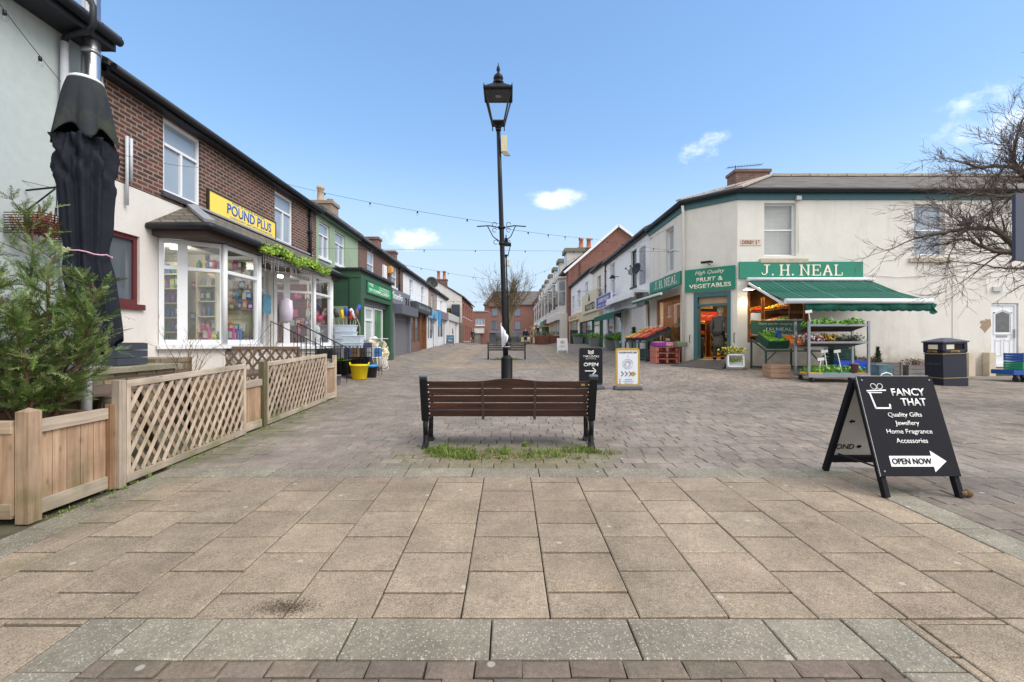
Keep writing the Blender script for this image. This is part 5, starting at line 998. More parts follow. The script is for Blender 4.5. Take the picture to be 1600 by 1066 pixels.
signboard('shop_sign', 'blue projecting fascia sign with white lettering on the white right terrace', PR(5.6), -29.0, -24.9, 3.35, 4.05, mat('deep blue sign', (62,76,160), .45), [('BARBER SHOP', -26.9, 3.80, .24, 2.9), ('GENTS  CUTS  SHAVES', -26.9, 3.5, .12, 3.2, dict(bold=0))], WTXT, d0=.0, d1=.08, edge_m=WHITE)
t = simple_front('olive_shopfront', 'cream and olive shopfront with dark plant emblem on its wide fascia', 29.3, 37.6, 5.85, 3.4, mat('cream olive fascia', (196,188,160), .6, .1), mat('dark green pilaster', (40,84,60), .5), GLASSD, 1)
signboard('shop_sign', 'cream sign with dark lettering and tree emblem above the olive shopfront', PR(5.7), -35.5, -29.4, 3.35, 4.75, mat('cream sign', (206,196,170), .6), [('ROOTED', -32, 3.75, .5, 3.8, dict(bold=.05))], mat('dark brown lettering', (56,48,44), .6), d0=0, d1=.08)
mb = MB(); mb.prism([PR(5.7).P(*q, .081) for q in ((-32.6,4.15),(-32.2,4.6),(-31.8,4.15))], PR(5.7).n*.01); mb.prism([PR(5.7).P(*q, .093) for q in ((-32.45,4.35),(-32.2,4.68),(-31.95,4.35))], PR(5.7).n*.01); tag(mb.build('emblem', mat('dark brown lettering', (56,48,44), .6)), 'dark tree shaped emblem on the cream sign', 'emblem')
simple_front('beige_shopfront', 'beige shopfront at the far end of the white right terrace', 37.8, 44.3, 5.85, 3.7, mat('beige fascia', (206,184,150), .6), mat('beige pilaster', (206,186,156), .6), GLASSD, 1, 'Cafe Bar', mat('brown script', (120,96,80), .6))
mb = MB(); mb.tube([(5.8,24.2,4.75),(5.5,24.2,4.8)], .02, 5); mb.lathe([(.02,.12),(.05,.1),(.17,-.06),(.16,-.08)], (5.45,24.2,4.75), 10); tag(mb.build('barn_lamp', IRON), 'black barn style lamp sticking out of the white right terrace', 'wall lamp')
# ---------------- tall brick gable and the bay windowed row beyond
t = thing('gable_terrace', 'tall red brick Victorian terrace end with plain gable and white bargeboard', 'building', (9, 50, 1))
gx0, gx1, ga, ge, gp_ = 5.75, 13.4, 10.6, 8.3, 12.4
mb = MB(); mb.prism([Vector((gx0,44.6,.6)), Vector((gx1+2,44.6,.6)), Vector((gx1+2,44.6,ge+.6)), Vector((ga,44.6,gp_)), Vector((gx0,44.6,ge))], (0,.3,0)); mb.build('gable_wall', RED_X, t)
for (A, B) in (((gx0-.4, ge-.35), (ga, gp_+.1)), ((ga, gp_+.1), (gx1+2.4, ge+.35))): mb = MB(); mb.bar((A[0],44.5,A[1]), (B[0],44.5,B[1]), .3, .22); mb.build('bargeboard', WHITE, t)
mb = MB(); mb.box(5.75, 5.98, 44.45, 44.59, .8, 8.2); mb.build('corner_brick', RED_X, t)
downpipe(t, PF(44.6), 6.9, 6, 8.9)
mb = MB(); mb.box(5.9, 15, 44.95, 48.9, .6, ge); mb.build('rear_wall', RED_Y, t)
mb = MB(); mb.add([(5.3,44.5,ge),(ga,44.5,gp_+.05),(ga,95,gp_+.05),(5.3,95,ge),(16,44.5,ge),(16,95,ge)], [(0,1,2,3),(1,4,5,2)]); mb.build('roof', SLATE, t)
chimney('chimney_stack', 'red brick chimney with two tall pots behind the brick gable', 7.9, 47.8, 9.5, 10.95, 1.6, .9, [(-.4,0,1.0,.24), (.4,0,1.0,.24)], POT, m=RED_X)
# a row of seven bay fronted houses
for k in range(8):
    y0 = 45+k*6.2; y1 = y0+6.1; zb = G(5, y0)-.1; ord_ = ['first', 'second', 'third', 'fourth', 'fifth', 'sixth', 'seventh', 'last'][k]
    t = thing('bay_house', f'{ord_} bay windowed house with white dormer in the tall right row', 'building', (6, (y0+y1)/2, zb), group='bay windowed houses of the right row')
    mb = MB(); mb.box(5.75, 9, y0, y1, zb, ge-.02); mb.build('front_wall', RED_Y if k % 2 == 0 else mat('dull white bays', (196,193,188), .8), t)
    ym = (y0+y1)/2; mb = MB(); mb.add([(5.74,y0+.9,4.3),(5.0,y0+1.7,4.3),(5.0,y1-1.7,4.3),(5.74,y1-.9,4.3),(5.74,y0+.9,7.6),(5.0,y0+1.7,7.6),(5.0,y1-1.7,7.6),(5.74,y1-.9,7.6)], [(0,1,2,3),(4,5,6,7),(0,1,5,4),(1,2,6,5),(2,3,7,6)]); mb.build('bay', mat('dull white bays', (196,193,188), .8), t)
    pl = Plane((5.74,y0+.9,0), (-.74,.8,0), (-.8,-.74,0)); L_ = math.hypot(.74, .8); pl.r = Vector((-.74,.8,0)).normalized(); pl.n = Vector((-.8,-.74,0)).normalized()
    w = MB(); pbox(w, pl, .15, L_-.15, 4.9, 6.3, 0, .02); pbox(w, pl, .15, L_-.15, 6.4, 7.3, 0, .02); pbox(w, PR(5.0), -(y1-1.9), -(y0+1.9), 4.9, 6.3, 0, .02); pbox(w, PR(5.0), -(y1-1.9), -(y0+1.9), 6.4, 7.3, 0, .02); w.build('bay_pane', GLASSD, t)
    mb = MB(); mb.box(4.9, 5.74, y0+.8, y1-.8, 7.6, 7.75); mb.build('bay_cornice', WPAINT, t); MB().box(4.95, 5.74, y0+.9, y1-.9, 4.1, 4.3).build('bay_base', WPAINT, t)
    mb = MB(); mb.box(5.9, 7.6, ym-1.1, ym+1.1, ge+.2, ge+2.1); mb.build('dormer', mat('dull white bays', (196,193,188), .8), t); mb = MB(); mb.box(5.7, 7.8, ym-1.25, ym+1.25, ge+2.1, ge+2.5); mb.build('dormer_roof', mat('grey dormer roof', (120,116,104), .9), t)
    w = MB(); pbox(w, PR(5.9), -ym-.8, -ym+.8, ge+.7, ge+1.9, 0, .02); w.build('dormer_pane', GLASSD, t)
    mb = MB(); mb.box(5.25, 5.74, y0, y1, ge-.22, ge-.03); mb.build('eaves', GUTTER, t)
    fm = [CREAM, mat('cream stone front', (222,212,192), .7), mat('dark shop fascia', (56,58,62), .6), mat('green fascia', (50,130,96), .6), WPAINT, mat('dark shop fascia', (56,58,62), .6), CREAM, WPAINT][k]
    mb = MB(); mb.box(4.7, 5.74, y0+.05, y1-.05, 3.4, 4.05); mb.build('shop_fascia', fm, t)
    for yy in (y0+.05, y0+2.1, y0+4, y1-.35): MB().box(5.0, 5.74, yy, yy+.3, zb, 3.4).build('pilaster', fm, t)
    mb = MB(); mb.box(5.3, 5.5, y0+.35, y1-.35, zb, 3.4); mb.build('shop_pane', GLASSD, t)
# flats closing the view
t = thing('brick_flats', 'three storey red brick flats with gabled dormers closing the street', 'building', (4, 99, .5))
wl = []
for x in (-3.6, 1.2, 6.0, 9.5): wl += [(x, x+1.25, 3.6, 5.5), (x, x+1.25, 6.5, 8.2)]
FLATG = mat('blue grey flat windows', (92,112,132), .08, .3, .7, spec=1)
mb = MB(); wallgrid(mb, PF(98), -5.2, 24, .3, 8.9, .3, wl); mb.build('front_wall', FLATRED, t)
for w in wl: window(t, PF(98), *w, 'two', mat('grey blue frames', (70,84,98), .5), FLATG, rec=.1)
mb = MB(); mb.box(-5.2, 24, 98.35, 108, .3, 8.85); mb.build('rear_wall', FLATRED, t)
mb = MB(); mb.add([(-5.5,97.6,8.9),(24,97.6,8.9),(24,103,12.3),(-3.5,103,12.3),(-5.5,108,8.9),(24,108,8.9)], [(0,1,2,3),(0,3,4),(3,2,5,4)]); mb.build('roof', SLATE, t)
for x in (6.8, -2.8): mb = MB(); mb.prism([Vector((x-1.5,97.5,8.5)), Vector((x+1.5,97.5,8.5)), Vector((x+1.5,97.5,9.2)), Vector((x,97.5,11.2)), Vector((x-1.5,97.5,9.2))], (0,3,0)); mb.build('dormer', FLATRED, t); mb = MB(); mb.bar((x-1.8,97.3,9.0), (x,97.3,11.4), .5, .15); mb.bar((x+1.8,97.3,9.0), (x,97.3,11.4), .5, .15); mb.build('dormer_trim', GUTTER, t)
mb = MB(); mb.box(-5.0, 23, 97.5, 97.98, 2.9, 3.4); mb.build('shop_fascia', mat('mauve grey fascia', (128,124,140), .6), t)
mb = MB(); mb.box(-4.6, 22, 97.8, 97.99, .6, 2.9); mb.build('shop_pane', GLASSD, t)
mb = MB(); mb.box(2.6, 4.4, 97.3, 97.5, 1.0, 2.0); tag(mb.build('shop_display', mat('yellow window display', (228,206,110), .5, .4, 3)), 'yellow lit display in the shop window at the end of the street', 'display')

# ================================================================== street furniture
# ---------------- near bench, seen from behind
def gbench():
    y0 = 5.52; z0 = G(0, 5.5); t = thing('park_bench', 'dark slatted bench with black cast iron ends seen from behind on the near paving', 'bench', (0, y0, z0))
    def bk(z): return y0+.02-(z-.40)*.27        # back face leans towards the camera
    zs = [(.38,.458), (.468,.546), (.556,.634), (.644,.722), (.732,.812)]
    xa, xb = -.965, .955
    for k, (a, c) in enumerate(zs):
        m = MB(); n = 16 if k == 4 else 1
        def top(x): return c+.035*S(1-abs(x)/.42) if k == 4 else c
        for i in range(n):
            x0, x1 = xa+(xb-xa)*i/n, xa+(xb-xa)*(i+1)/n
            vs = []
            for x in (x0, x1):
                for (z, dy) in ((a, 0), (top(x), 0), (top(x), .035), (a, .035)): vs.append((x, bk(z)+dy, z+z0))
            m.add(vs, [(0,1,2,3),(4,7,6,5),(0,4,5,1),(1,5,6,2),(2,6,7,3),(3,7,4,0)])
        if n > 1: 
            bm = bmesh.new()
        m.build('back_slat', BENCHW, t, bevel=.004 if n == 1 else 0)
    for k in range(5):
        m = MB(); y = y0+.07+k*.088; m.box(xa, xb, y, y+.074, z0+.385+.012*abs(k-2), z0+.42+.012*abs(k-2)); m.build('seat_slat', BENCHW, t, bevel=.004)
    for x in (-.31, .31):
        m = MB(); m.bar((x, bk(.83)-.012, z0+.81), (x, bk(.36)-.012, z0+.345), .03, .008, up=(0,1,0)); m.bar((x, bk(.36)-.012, z0+.36), (x, y0+.5, z0+.37), .03, .008)
        m.build('iron_strap', mat('rusty iron strap', (84,62,48), .8, .4, 40), t); m = MB()
        for (a, c) in zs: m.ball((x, bk((a+c)/2)-.018, z0+(a+c)/2), .008, 6)
        m.build('strap_bolt', IRON, t)
    for sx in (-1, 1):
        X = sx*1.0-.005; m = MB(); w = .042
        def prof(pts, ww=w): m.prism([Vector((X-ww, y, z0+z)) for y, z in pts], (2*ww, 0, 0))
        prof([(bk(.36)-.03,.33),(bk(.85)-.045,.84),(bk(.87)-.03,.865),(bk(.87)+.02,.86),(bk(.6)+.055,.58),(bk(.4)+.09,.36)])
        prof([(bk(.36)+.0,.33),(y0+.52,.33),(y0+.52,.38),(bk(.4)+.08,.38)], .03)
        # scrolled rear and front legs
        for (ly, dr) in ((y0+.055, -1), (y0+.40, 1)):
            m.tube([(X, ly, z0+.34), (X, ly-.035*dr*-1, z0+.29), (X, ly+.03*dr, z0+.22), (X, ly, z0+.16)], [.036,.030,.030,.034], 8)
            pts = [(X, ly+.05*math.cos(q), z0+.25+.06*math.sin(q)) for q in [i*.524 for i in range(13)]]; m.tube(pts, .018, 6, cap=False)
            m.tube([(X, ly, z0+.17), (X, ly, z0+.07), (X+sx*.0, ly+.03*dr, z0+.02)], [.034,.034,.038], 8)
            m.prism([Vector((X-.035, ly-.02*dr, z0+.075)), Vector((X-.035, ly+.02*dr, z0+.075)), Vector((X-.035, ly+.11*dr, z0+.004)), Vector((X-.035, ly-.05*dr, z0+.004))], (.07, 0, 0))
        m.tube([(X, bk(.6)-.01, z0+.6), (X, y0+.3, z0+.62), (X, y0+.5, z0+.6), (X, y0+.53, z0+.55), (X, y0+.49, z0+.38)], .02, 8)
        m.build('cast_end', mat('black bench iron', (22,23,27), .4, .2, 20, spec=.3), t, bevel=.004); m = MB()
        for (a, c) in zs: m.lathe([(.012,0),(.012,.004),(.008,.009),(.0001,.011)], (0,0,0), 8); 
        vs = m.v; m2 = MB()
        for (a, c) in zs: m2.ball((X-sx*.052, bk((a+c)/2)-.012, z0+(a+c)/2), .011, 8)
        m2.build('slat_bolt', mat('steel bolt', (190,190,186), .4, .05, metal=.3), t)
        c = MB(); c.box(X-.05, X+.05, bk(.87)-.045, bk(.87)+.03, z0+.862, z0+.895); c.build('top_cap', mat('worn grey cap', (106,112,124), .4, .1), t, bevel=.012)
    c = MB(); c.box(.855, .90, bk(.775)-.006, bk(.775)+.002, z0+.76, z0+.785); c.build('brass_plate', mat('brass plate', (170,140,80), .35, .1, metal=.6), t)
gbench()
# ---------------- benches further up the street
def far_bench():
    t = thing('park_bench', 'grey slatted bench on a strip of grass in the middle distance behind the lamp post', 'bench', (-.1, 20.85, G(0, 20.85)), group='benches along the middle of the street')
    for k in range(4): m = MB(); m.box(-.86, .86, -.03-.02*k, .01-.02*k, .40+k*.10, .48+k*.10); m.build('back_slat', GREYW, t, local=True)
    for k in range(4): m = MB(); m.box(-.86, .86, .06+k*.1, .14+k*.1, .40, .43); m.build('seat_slat', GREYW, t, local=True)
    for x in (-.84, .84):
        for y in (.0, .4): m = MB(); m.tube([(x,y,.0),(x,y,.4)], .028, 8); m.build('leg', IRON, t, local=True)
        m = MB(); m.bar((x,.0,.38), (x,-.09,.80), .05, .03, up=(0,1,0)); m.bar((x,-.02,.385), (x,.44,.385), .05, .03); m.tube([(x,-.05,.6),(x,.42,.6),(x,.42,.4)], .018, 6); m.build('frame', IRON, t, local=True)
    return t
fb = far_bench()
dup(fb, (-.15, 36, G(0, 36)), label='furthest grey slatted bench, half hidden behind another bench')
# ---------------- lamp post, slightly leaning
def lamp_post():
    x, y = -.045, 10.5; z0 = G(x, y); t = thing('street_lamp', 'tall black street lamp with square lantern standing behind the near bench', 'street lamp', (x, y, z0))
    def ax(z): return Vector((-.20*(z/6.2), 0, z))
    m = MB(); m.lathe([(.15,0),(.15,.03),(.130,.05),(.130,.745),(.122,.765),(.085,.79),(.075,.82)], (0,0,0), 24); m.build('base', BLACK, t, local=True)
    m = MB(); m.tube([ax(.76), ax(1.6), ax(3.2), ax(4.8), ax(5.98)], [.062,.060,.055,.050,.046], 16); m.build('pole', mat('black lamp pole', (24,25,30), .45, .12, 4, spec=.3), t, local=True)
    m = MB()
    for z, r in ((3.34,.075), (3.70,.075), (1.2,.068), (5.94,.062), (6.0,.072)): m.tube([ax(z), ax(z+.06)], r, 16)
    m.build('collar', IRON, t, local=True)
    m = MB()     # cut scroll brackets for decorations
    for s in (-1, 1):
        A = ax(3.72)
        m.tube([A, A+Vector((s*.28,-.1,.03)), A+Vector((s*.55,-.15,.0))], .013, 6); m.tube([ax(3.38), ax(3.45)+Vector((s*.2,-.06,.06)), A+Vector((s*.32,-.1,.03))], .011, 6)
        for (c, r) in ((A+Vector((s*.16,-.05,.07)), .05), (A+Vector((s*.16,-.05,-.06)), .045), (ax(3.40)+Vector((s*.14,0,0)), .05)): m.tube([c+Vector((r*math.cos(q*.6), 0, r*math.sin(q*.6))) for q in range(10)], .007, 5)
    m.build('scroll_bracket', IRON, t, local=True)
    m = MB(); c = ax(5.62)+Vector((.12, -.03, 0)); m.box(c.x-.065, c.x+.065, c.y-.06, c.y+.06, c.z-.18, c.z+.18); m.prism([Vector((c.x-.06,c.y-.06,c.z-.185)), Vector((c.x+.065,c.y-.06,c.z-.185)), Vector((c.x+.14,c.y-.02,c.z-.26)), Vector((c.x+.02,c.y-.02,c.z-.26))], (0,.05,0)); m.build('junction_box', mat('cream metal box', (206,196,160), .5, .08), t, local=True)
    L0 = ax(6.05); fr = MB(); zb, zt, hb, ht = .06, .70, .135, .285
    for i in range(4):
        q0, q1 = math.pi/4+i*math.pi/2, math.pi/4+(i+1)*math.pi/2; r2 = math.sqrt(2)
        a0, a1 = L0+Vector((hb*r2*math.cos(q0), hb*r2*math.sin(q0), zb)), L0+Vector((hb*r2*math.cos(q1), hb*r2*math.sin(q1), zb)); c0, c1 = L0+Vector((ht*r2*math.cos(q0), ht*r2*math.sin(q0), zt)), L0+Vector((ht*r2*math.cos(q1), ht*r2*math.sin(q1), zt))
        fr.bar(a0, c0, .026, .026); fr.bar(a0, a1, .03, .03); fr.bar(c0, c1, .035, .04)
        fr.tube([a0, a0+Vector((0,0,-.09))], [.014,.010], 6); fr.ball(a0+Vector((0,0,-.1)), .016, 6)
    fr.lathe([(.06,-.06),(.075,0),(.19,.05),(.19,.075)], L0, 4, rot=math.pi/4, sm=False); fr.build('lantern_frame', IRON, t, local=True)
    gl = MB()
    for i in range(4):
        q0, q1 = math.pi/4+i*math.pi/2, math.pi/4+(i+1)*math.pi/2; r2 = math.sqrt(2)*.97
        gl.add([L0+Vector((hb*r2*math.cos(q0), hb*r2*math.sin(q0), zb)), L0+Vector((hb*r2*math.cos(q1), hb*r2*math.sin(q1), zb)), L0+Vector((ht*r2*math.cos(q1), ht*r2*math.sin(q1), zt)), L0+Vector((ht*r2*math.cos(q0), ht*r2*math.sin(q0), zt))], [(0,1,2,3)])
    gl.build('lantern_glass', clear_glass('thin lantern glass', (.98,.98,.98), .35), t, local=True)
    m = MB(); m.box(L0.x-.245, L0.x+.245, L0.y-.245, L0.y+.245, L0.z+.70, L0.z+.735); m.build('reflector', mat('beige reflector', (196,178,158), .6), t, local=True)
    m = MB(); m.box(L0.x-.06, L0.x+.06, L0.y-.05, L0.y+.05, L0.z+.672, L0.z+.70); m.build('bulb', mat('grey lamp bulb', (140,138,134), .3), t, local=True)
    m = MB(); o = L0
    m.lathe([(.45,.69),(.465,.72),(.45,.75),(.17,.92),(.13,.94),(.13,.96)], o, 4, rot=math.pi/4, sm=False)
    for i in range(4): q = math.pi/4+i*math.pi/2; p = o+Vector((.43*math.cos(q), .43*math.sin(q), .74)); m.tube([p, p+Vector((.015*math.cos(q), .015*math.sin(q), .07))], [.022,.006], 6)
    m.lathe([(.12,.95),(.125,1.0),(.08,1.02),(.10,1.05),(.115,1.08),(.10,1.14),(.05,1.19),(.025,1.21),(.03,1.24),(.045,1.28),(.03,1.35),(.012,1.38),(.006,1.44),(.0001,1.45)], o, 16); m.build('lantern_roof', BLACK, t, local=True)
    return t
lp = lamp_post()
l2 = dup(lp, (.02, 29.6, G(0, 29.6)), label='second street lamp up the street, mostly hidden behind the near lamp post')
# torn poster cable tied to the pole
mb = MB(); z0 = G(0, 10.5); n = 10
for i in range(n):
    def q(i, k): a = -2.5+2.3*i/n; r = .068+.05*abs(math.sin(i*.9))*k; return (-.045-.03-.035*.0+math.cos(a)*r+(-.03 if k == 0 else -.04), 10.5+math.sin(a)*r, z0+.98+.16*k+(.42 if k else 0)*(1-.08*i)+.12*(1-k)*(i/n))
    mb.add([q(i,0), q(i+1,0), q(i+1,1), q(i,1)], [(0,1,2,3)], 0, True)
mb.tube([(-.16,10.44,z0+1.02),(-.075,10.38,z0+1.01),(.03,10.44,z0+1.02)], .005, 5)
po = tag(mb.build('paper_poster', mat('crumpled white poster', (226,228,238), .6, .16, 9)), 'crumpled white paper poster tied low on the near lamp post', 'poster'); s_ = po.modifiers.new('solid', 'SOLIDIFY'); s_.thickness = .003

# ---------------- pavement signs
def forecourt(label, x, y, w, h, face, rim, dk, name='pavement_sign'):
    z = G(x, y); t = thing(name, label, 'pavement sign', (x, y, z)); pl = PF(y)
    def rr(a, c, v0, v1, r, k=5):
        pts = []
        for (cx, cy, s) in ((c-r, v0+r, -90), (c-r, v1-r, 0), (a+r, v1-r, 90), (a+r, v0+r, 180)): pts += [(cx+r*math.cos(R(s+90*i/k)), cy+r*math.sin(R(s+90*i/k))) for i in range(k+1)]
        return pts
    m = MB(); m.prism([pl.P(u, v, -.02) for u, v in rr(x-w/2, x+w/2, z+.09, z+h, .06)], pl.n*.04); m.build('sign_frame', rim, t)
    m = MB(); m.prism([pl.P(u, v, .021) for u, v in rr(x-w/2+dk, x+w/2-dk, z+.13, z+h-dk*1.3, .04)], pl.n*.003); m.build('sign_face', face, t)
    m = MB(); m.prism([pl.P(x-w/2-.03, z+.09, -.12), pl.P(x+w/2+.03, z+.09, -.12), pl.P(x+w/2+.05, z+.005, -.12), pl.P(x-w/2-.05, z+.005, -.12)], pl.n*.24); m.build('sign_base', mat('grey rubber base', (92,94,104), .7), t, bevel=.02)
    return t, pl, z
BLK = mat('black sign face', (26,26,31), .55, .03, spec=.25); GOLD = mat('gold sign rim', (182,152,66), .4, .06)
x, y = xat(923, 10.85), 10.85
t, pl, z = forecourt('black pavement sign with white lettering and arrow just right of the near bench', x, y, .56, .98, BLK, mat('grey sign rim', (70,72,78), .4), .012)
for (s, v, h, w, b_) in (('THE LOCKS', .77, .045, .38, .012), ('BOUTIQUE', .715, .02, .24, 0), ('OPEN', .58, .085, .34, .018)): ptext(s, pl, x, z+v, h, WTXT, t, width=w, d=.025, bold=b_)
m = MB(); strokes(m, pl, [(x-.13, z+.43), (x+.12, z+.43)], .022, .024, .028); strokes(m, pl, [(x+.05, z+.50), (x+.125, z+.43), (x+.05, z+.36)], .022, .028, .032); m.build('arrow', WTXT, t)
m = MB()
for k in range(3): strokes(m, pl, [(x-.06, z+.91-k*.03), (x, z+.88-k*.03), (x+.06, z+.91-k*.03)], .016, .024, .028+k*.0003)
m.build('emblem', WTXT, t)
x, y = xat(980.5, 10.75), 10.75
t, pl, z = forecourt('white pavement sign in a gold frame beside the black pavement sign', x, y, .56, .97, mat('white sign face', (222,226,236), .35, .03), GOLD, .045)
ptext('GOLDEN PLATE CAFE', pl, x, z+.87, .04, BLACK, t, width=.42, d=.025, bold=.02)
m = MB()
for r in (.115, .075): m.tube([pl.P(x+r*math.cos(q*.4), z+.60+r*math.sin(q*.4), .027) for q in range(16)], .004, 4)
m.tube([pl.P(x-.05, z+.57, .027), pl.P(x-.04, z+.63, .027), pl.P(x, z+.655, .027), pl.P(x+.04, z+.63, .027), pl.P(x+.045, z+.58, .027), pl.P(x+.01, z+.555, .027)], .005, 4); m.tube([pl.P(x, z+.75, .027), pl.P(x+.008, z+.78, .027), pl.P(x, z+.82, .027)], .003, 4); m.build('plate_emblem', mat('grey line art', (120,122,124), .5), t)
m = MB()
for k in range(3): strokes(m, pl, [(x-.15+k*.09, z+.42), (x-.10+k*.09, z+.37), (x-.15+k*.09, z+.32)], .016, .024, .028)
m.build('arrow', BLACK, t); m = MB(); m.prism([pl.P(x+.11+.05*math.cos(i*.52), z+.37+.05*math.sin(i*.52), .024) for i in range(12)], pl.n*.004); strokes(m, pl, [(x+.13, z+.42), (x+.18, z+.37), (x+.13, z+.32)], .016, .0285, .031); m.build('gold_dot', GOLD, t)
for k, s in enumerate(('Golden Plate', 'golden-plate.co.uk', '0151 11 - 11-11')): ptext(s, pl, x+.02, z+.24-k*.045, .018, BLACK, t, width=[.16,.24,.18][k], d=.025)
m = MB()
for k in range(3): pbox(m, pl, x-.20, x-.165, z+.225-k*.045, z+.255-k*.045, .024, .028)
m.build('gold_icon', GOLD, t)
def simple_a(label, x, y, w, h, m_, fm, lines):
    z = G(x, y); t = thing('pavement_sign', label, 'pavement sign', (x, y, z)); pl = PF(y-.1)
    for s in (-1, 1): k = MB(); k.bar((x-w/2,y+s*.2,z),(x-w/2,y,z+h),.03,.02); k.bar((x+w/2,y+s*.2,z),(x+w/2,y,z+h),.03,.02); k.build('leg', fm, t)
    k = MB(); a, b = Vector((x,y-.165,z+.16)), Vector((x,y-.012,z+h)); up = (b-a).normalized(); n = Vector((0,-up.z,up.y)); k.obox((a+b)/2, (w/2,0,0), up*(b-a).length/2, n*.008); k.build('sign_face', m_, t)
    pp = Plane((0,0,0), (1,0,0), n); pp.up = up; pp.o = (a+b)/2-Vector(((a+b).x/2, 0, 0)); pp.o.x = 0
    for (s, v, hh, ww, tm) in lines: ptext(s, pp, x, v, hh, tm, t, width=ww, d=.011)
simple_a('white pavement sign with red pattern far up on the right', xat(878.5, 26), 26, .56, .85, WPAINT, WHITE, [('*', .12, .22, .24, mat('red print', (176,60,60), .5)), ('MENU', -.12, .07, .3, mat('grey print', (150,140,140), .5))])
simple_a('blue and white pavement sign far up on the left', xat(703.5, 33.6), 33.6, .52, .78, mat('slate blue sign', (70,92,112), .5), GREYP, [('CAFE', .14, .14, .4, mat('sky blue lettering', (120,190,226), .5)), ('TEA', -.08, .1, .32, WTXT)])

# ---------------- black A-board in the foreground
def aboard():
    xl, xr = 3.215, 3.845; yf, yb = 3.92, 4.675; ya = 4.27; za = 1.085; t = thing('a_board', 'black folding A board with white gift box emblem and lettering in the right foreground', 'pavement sign', (3.5, 4.3, G(3.5, 4.3)))
    AB = mat('black board paint', (26,27,34), .65, .1, 9, spec=.15)
    zf, zb = G(xl, yf)+.004, G(xl, yb)+.004
    for (x, s) in ((xl, 1), (xr, -1)):
        m = MB(); m.bar((x, yf, zf), (x, ya-.02, za), .045, .05, up=(0,-1,.3)); m.build('front_leg', AB, t, bevel=.003); m = MB(); m.bar((x, yb, zb), (x, ya+.02, za), .045, .05, up=(0,1,.3)); m.build('rear_leg', AB, t, bevel=.003)
    a, b = Vector(((xl+xr)/2, yf, zf)), Vector(((xl+xr)/2, ya-.02, za)); up = (b-a).normalized(); n = Vector((0, -up.z, up.y)); L_ = (b-a).length
    p = Plane((0,0,0), (1,0,0), n); p.up = up; p.o = Vector((0, a.y, a.z))+n*.027
    m = MB(); pbox(m, p, xl-.035, xr+.03, .17, L_+.02, 0, .012); m.build('front_panel', AB, t, bevel=.002)
    e = MB(); pbox(e, p, xl-.035, xl-.031, .17, L_+.02, .0, .0135); pbox(e, p, xl-.0, xr+.0, L_+.0195, L_+.0235, .0, .012); e.build('worn_edge', mat('worn pale edge', (176,176,178), .8, .3, 30), t)
    a2, b2 = Vector((0, yb, zb)), Vector((0, ya+.02, za)); up2 = (b2-a2).normalized(); n2 = Vector((0, -up2.z, up2.y)); 
    if n2.y > 0: n2 = -n2
    p2 = Plane((0,0,0), (1,0,0), n2); p2.up = up2; p2.o = Vector((0, yb, zb)); L2 = (Vector((0,yb,zb))-Vector((0,ya+.02,za))).length
    m = MB(); pbox(m, p2, xl+.02, xr-.02, .16, L2-.02, -.03, -.02); m.build('rear_panel', mat('white board back', (200,198,192), .6), t)
    m = MB(); pbox(m, p2, xl+.02, xr-.02, .10, .17, -.02, .01); m.build('rear_rail', AB, t)
    ptext('BOND', p2, xl+.12, .27, .06, BLACK, t, width=.22, d=-.019); m = MB(); m.prism([p2.P(xl+.28+.025*math.cos(i*.6), .27+.018*math.sin(i*.6), -.019) for i in range(10)], n2*.002); m.prism([p2.P(*q, -.019) for q in ((xl+.10,.56),(xl+.13,.585),(xl+.13,.57),(xl+.16,.57),(xl+.16,.55),(xl+.13,.55),(xl+.13,.535))], n2*.002); m.build('back_print', BLACK, t)
    m = MB(); m.bar((xl+.03, yf+.12, zf+.22), (xl+.03, yb-.14, zb+.2), .012, .012); m.build('stay', IRON, t)
    m = MB(); cx = xl+.29; m.tube([(cx-.06, ya, za+.0), (cx-.045, ya, za+.045), (cx, ya, za+.06), (cx+.045, ya, za+.045), (cx+.06, ya, za+.0)], .006, 6); m.build('rope_handle', mat('white rope', (230,230,228), .7), t)
    m = MB()
    for (u, v) in ((xl+.01, L_-.02), (xr-.005, L_-.02), (xl+.01, .21)): m.ball(p.P(u, v, .012), .009, 7)
    m.build('screw', STEEL, t)
    m = MB(); m.ball((xr+.07, yf-.0, zf+.035), .035, 8); m.tube([(xr+.0, yf, zf+.03), (xr+.07, yf, zf+.035)], .025, 6); m.build('foot_block', mat('rust brown foot', (110,84,62), .8, .3, 30), t)
    def T(s, u, v, h, w, b_=.0): ptext(s, p, u, v, h, WTXT, t, width=w, d=.013, bold=b_)
    c = (xl+xr)/2
    T('FANCY', c+.085, L_-.13, .068, .30, .018); T('THAT', c+.11, L_-.22, .068, .225, .018)
    for k, (s, w) in enumerate((('Quality Gifts', .30), ('Jewellery', .21), ('Home Fragrance', .40), ('Accessories', .275))): T(s, c+.0, L_-.34-.074*k, .052 if k != 3 else .042, w, .004)
    m = MB(); v = .295; m.prism([p.P(*q, .0125) for q in ((c-.235, v-.045), (c+.13, v-.045), (c+.13, v-.09), (c+.25, v), (c+.13, v+.09), (c+.13, v+.045), (c-.235, v+.045))], n*.003); m.build('white_arrow', WTXT, t)
    ptext('OPEN NOW', p, c-.05, v, .05, AB, t, width=.34, d=.0162, bold=.012)
    m = MB(); gx, gz = xl+.11, L_-.2
    strokes(m, p, [(gx-.055, gz+.055), (gx-.035, gz-.075), (gx+.095, gz-.075), (gx+.097, gz-.045)], .014, .0125, .0155); strokes(m, p, [(gx-.075, gz+.083), (gx+.09, gz+.088)], .012, .0125, .0158); strokes(m, p, [(gx-.07, gz+.066), (gx+.05, gz+.066)], .008, .0125, .0153)
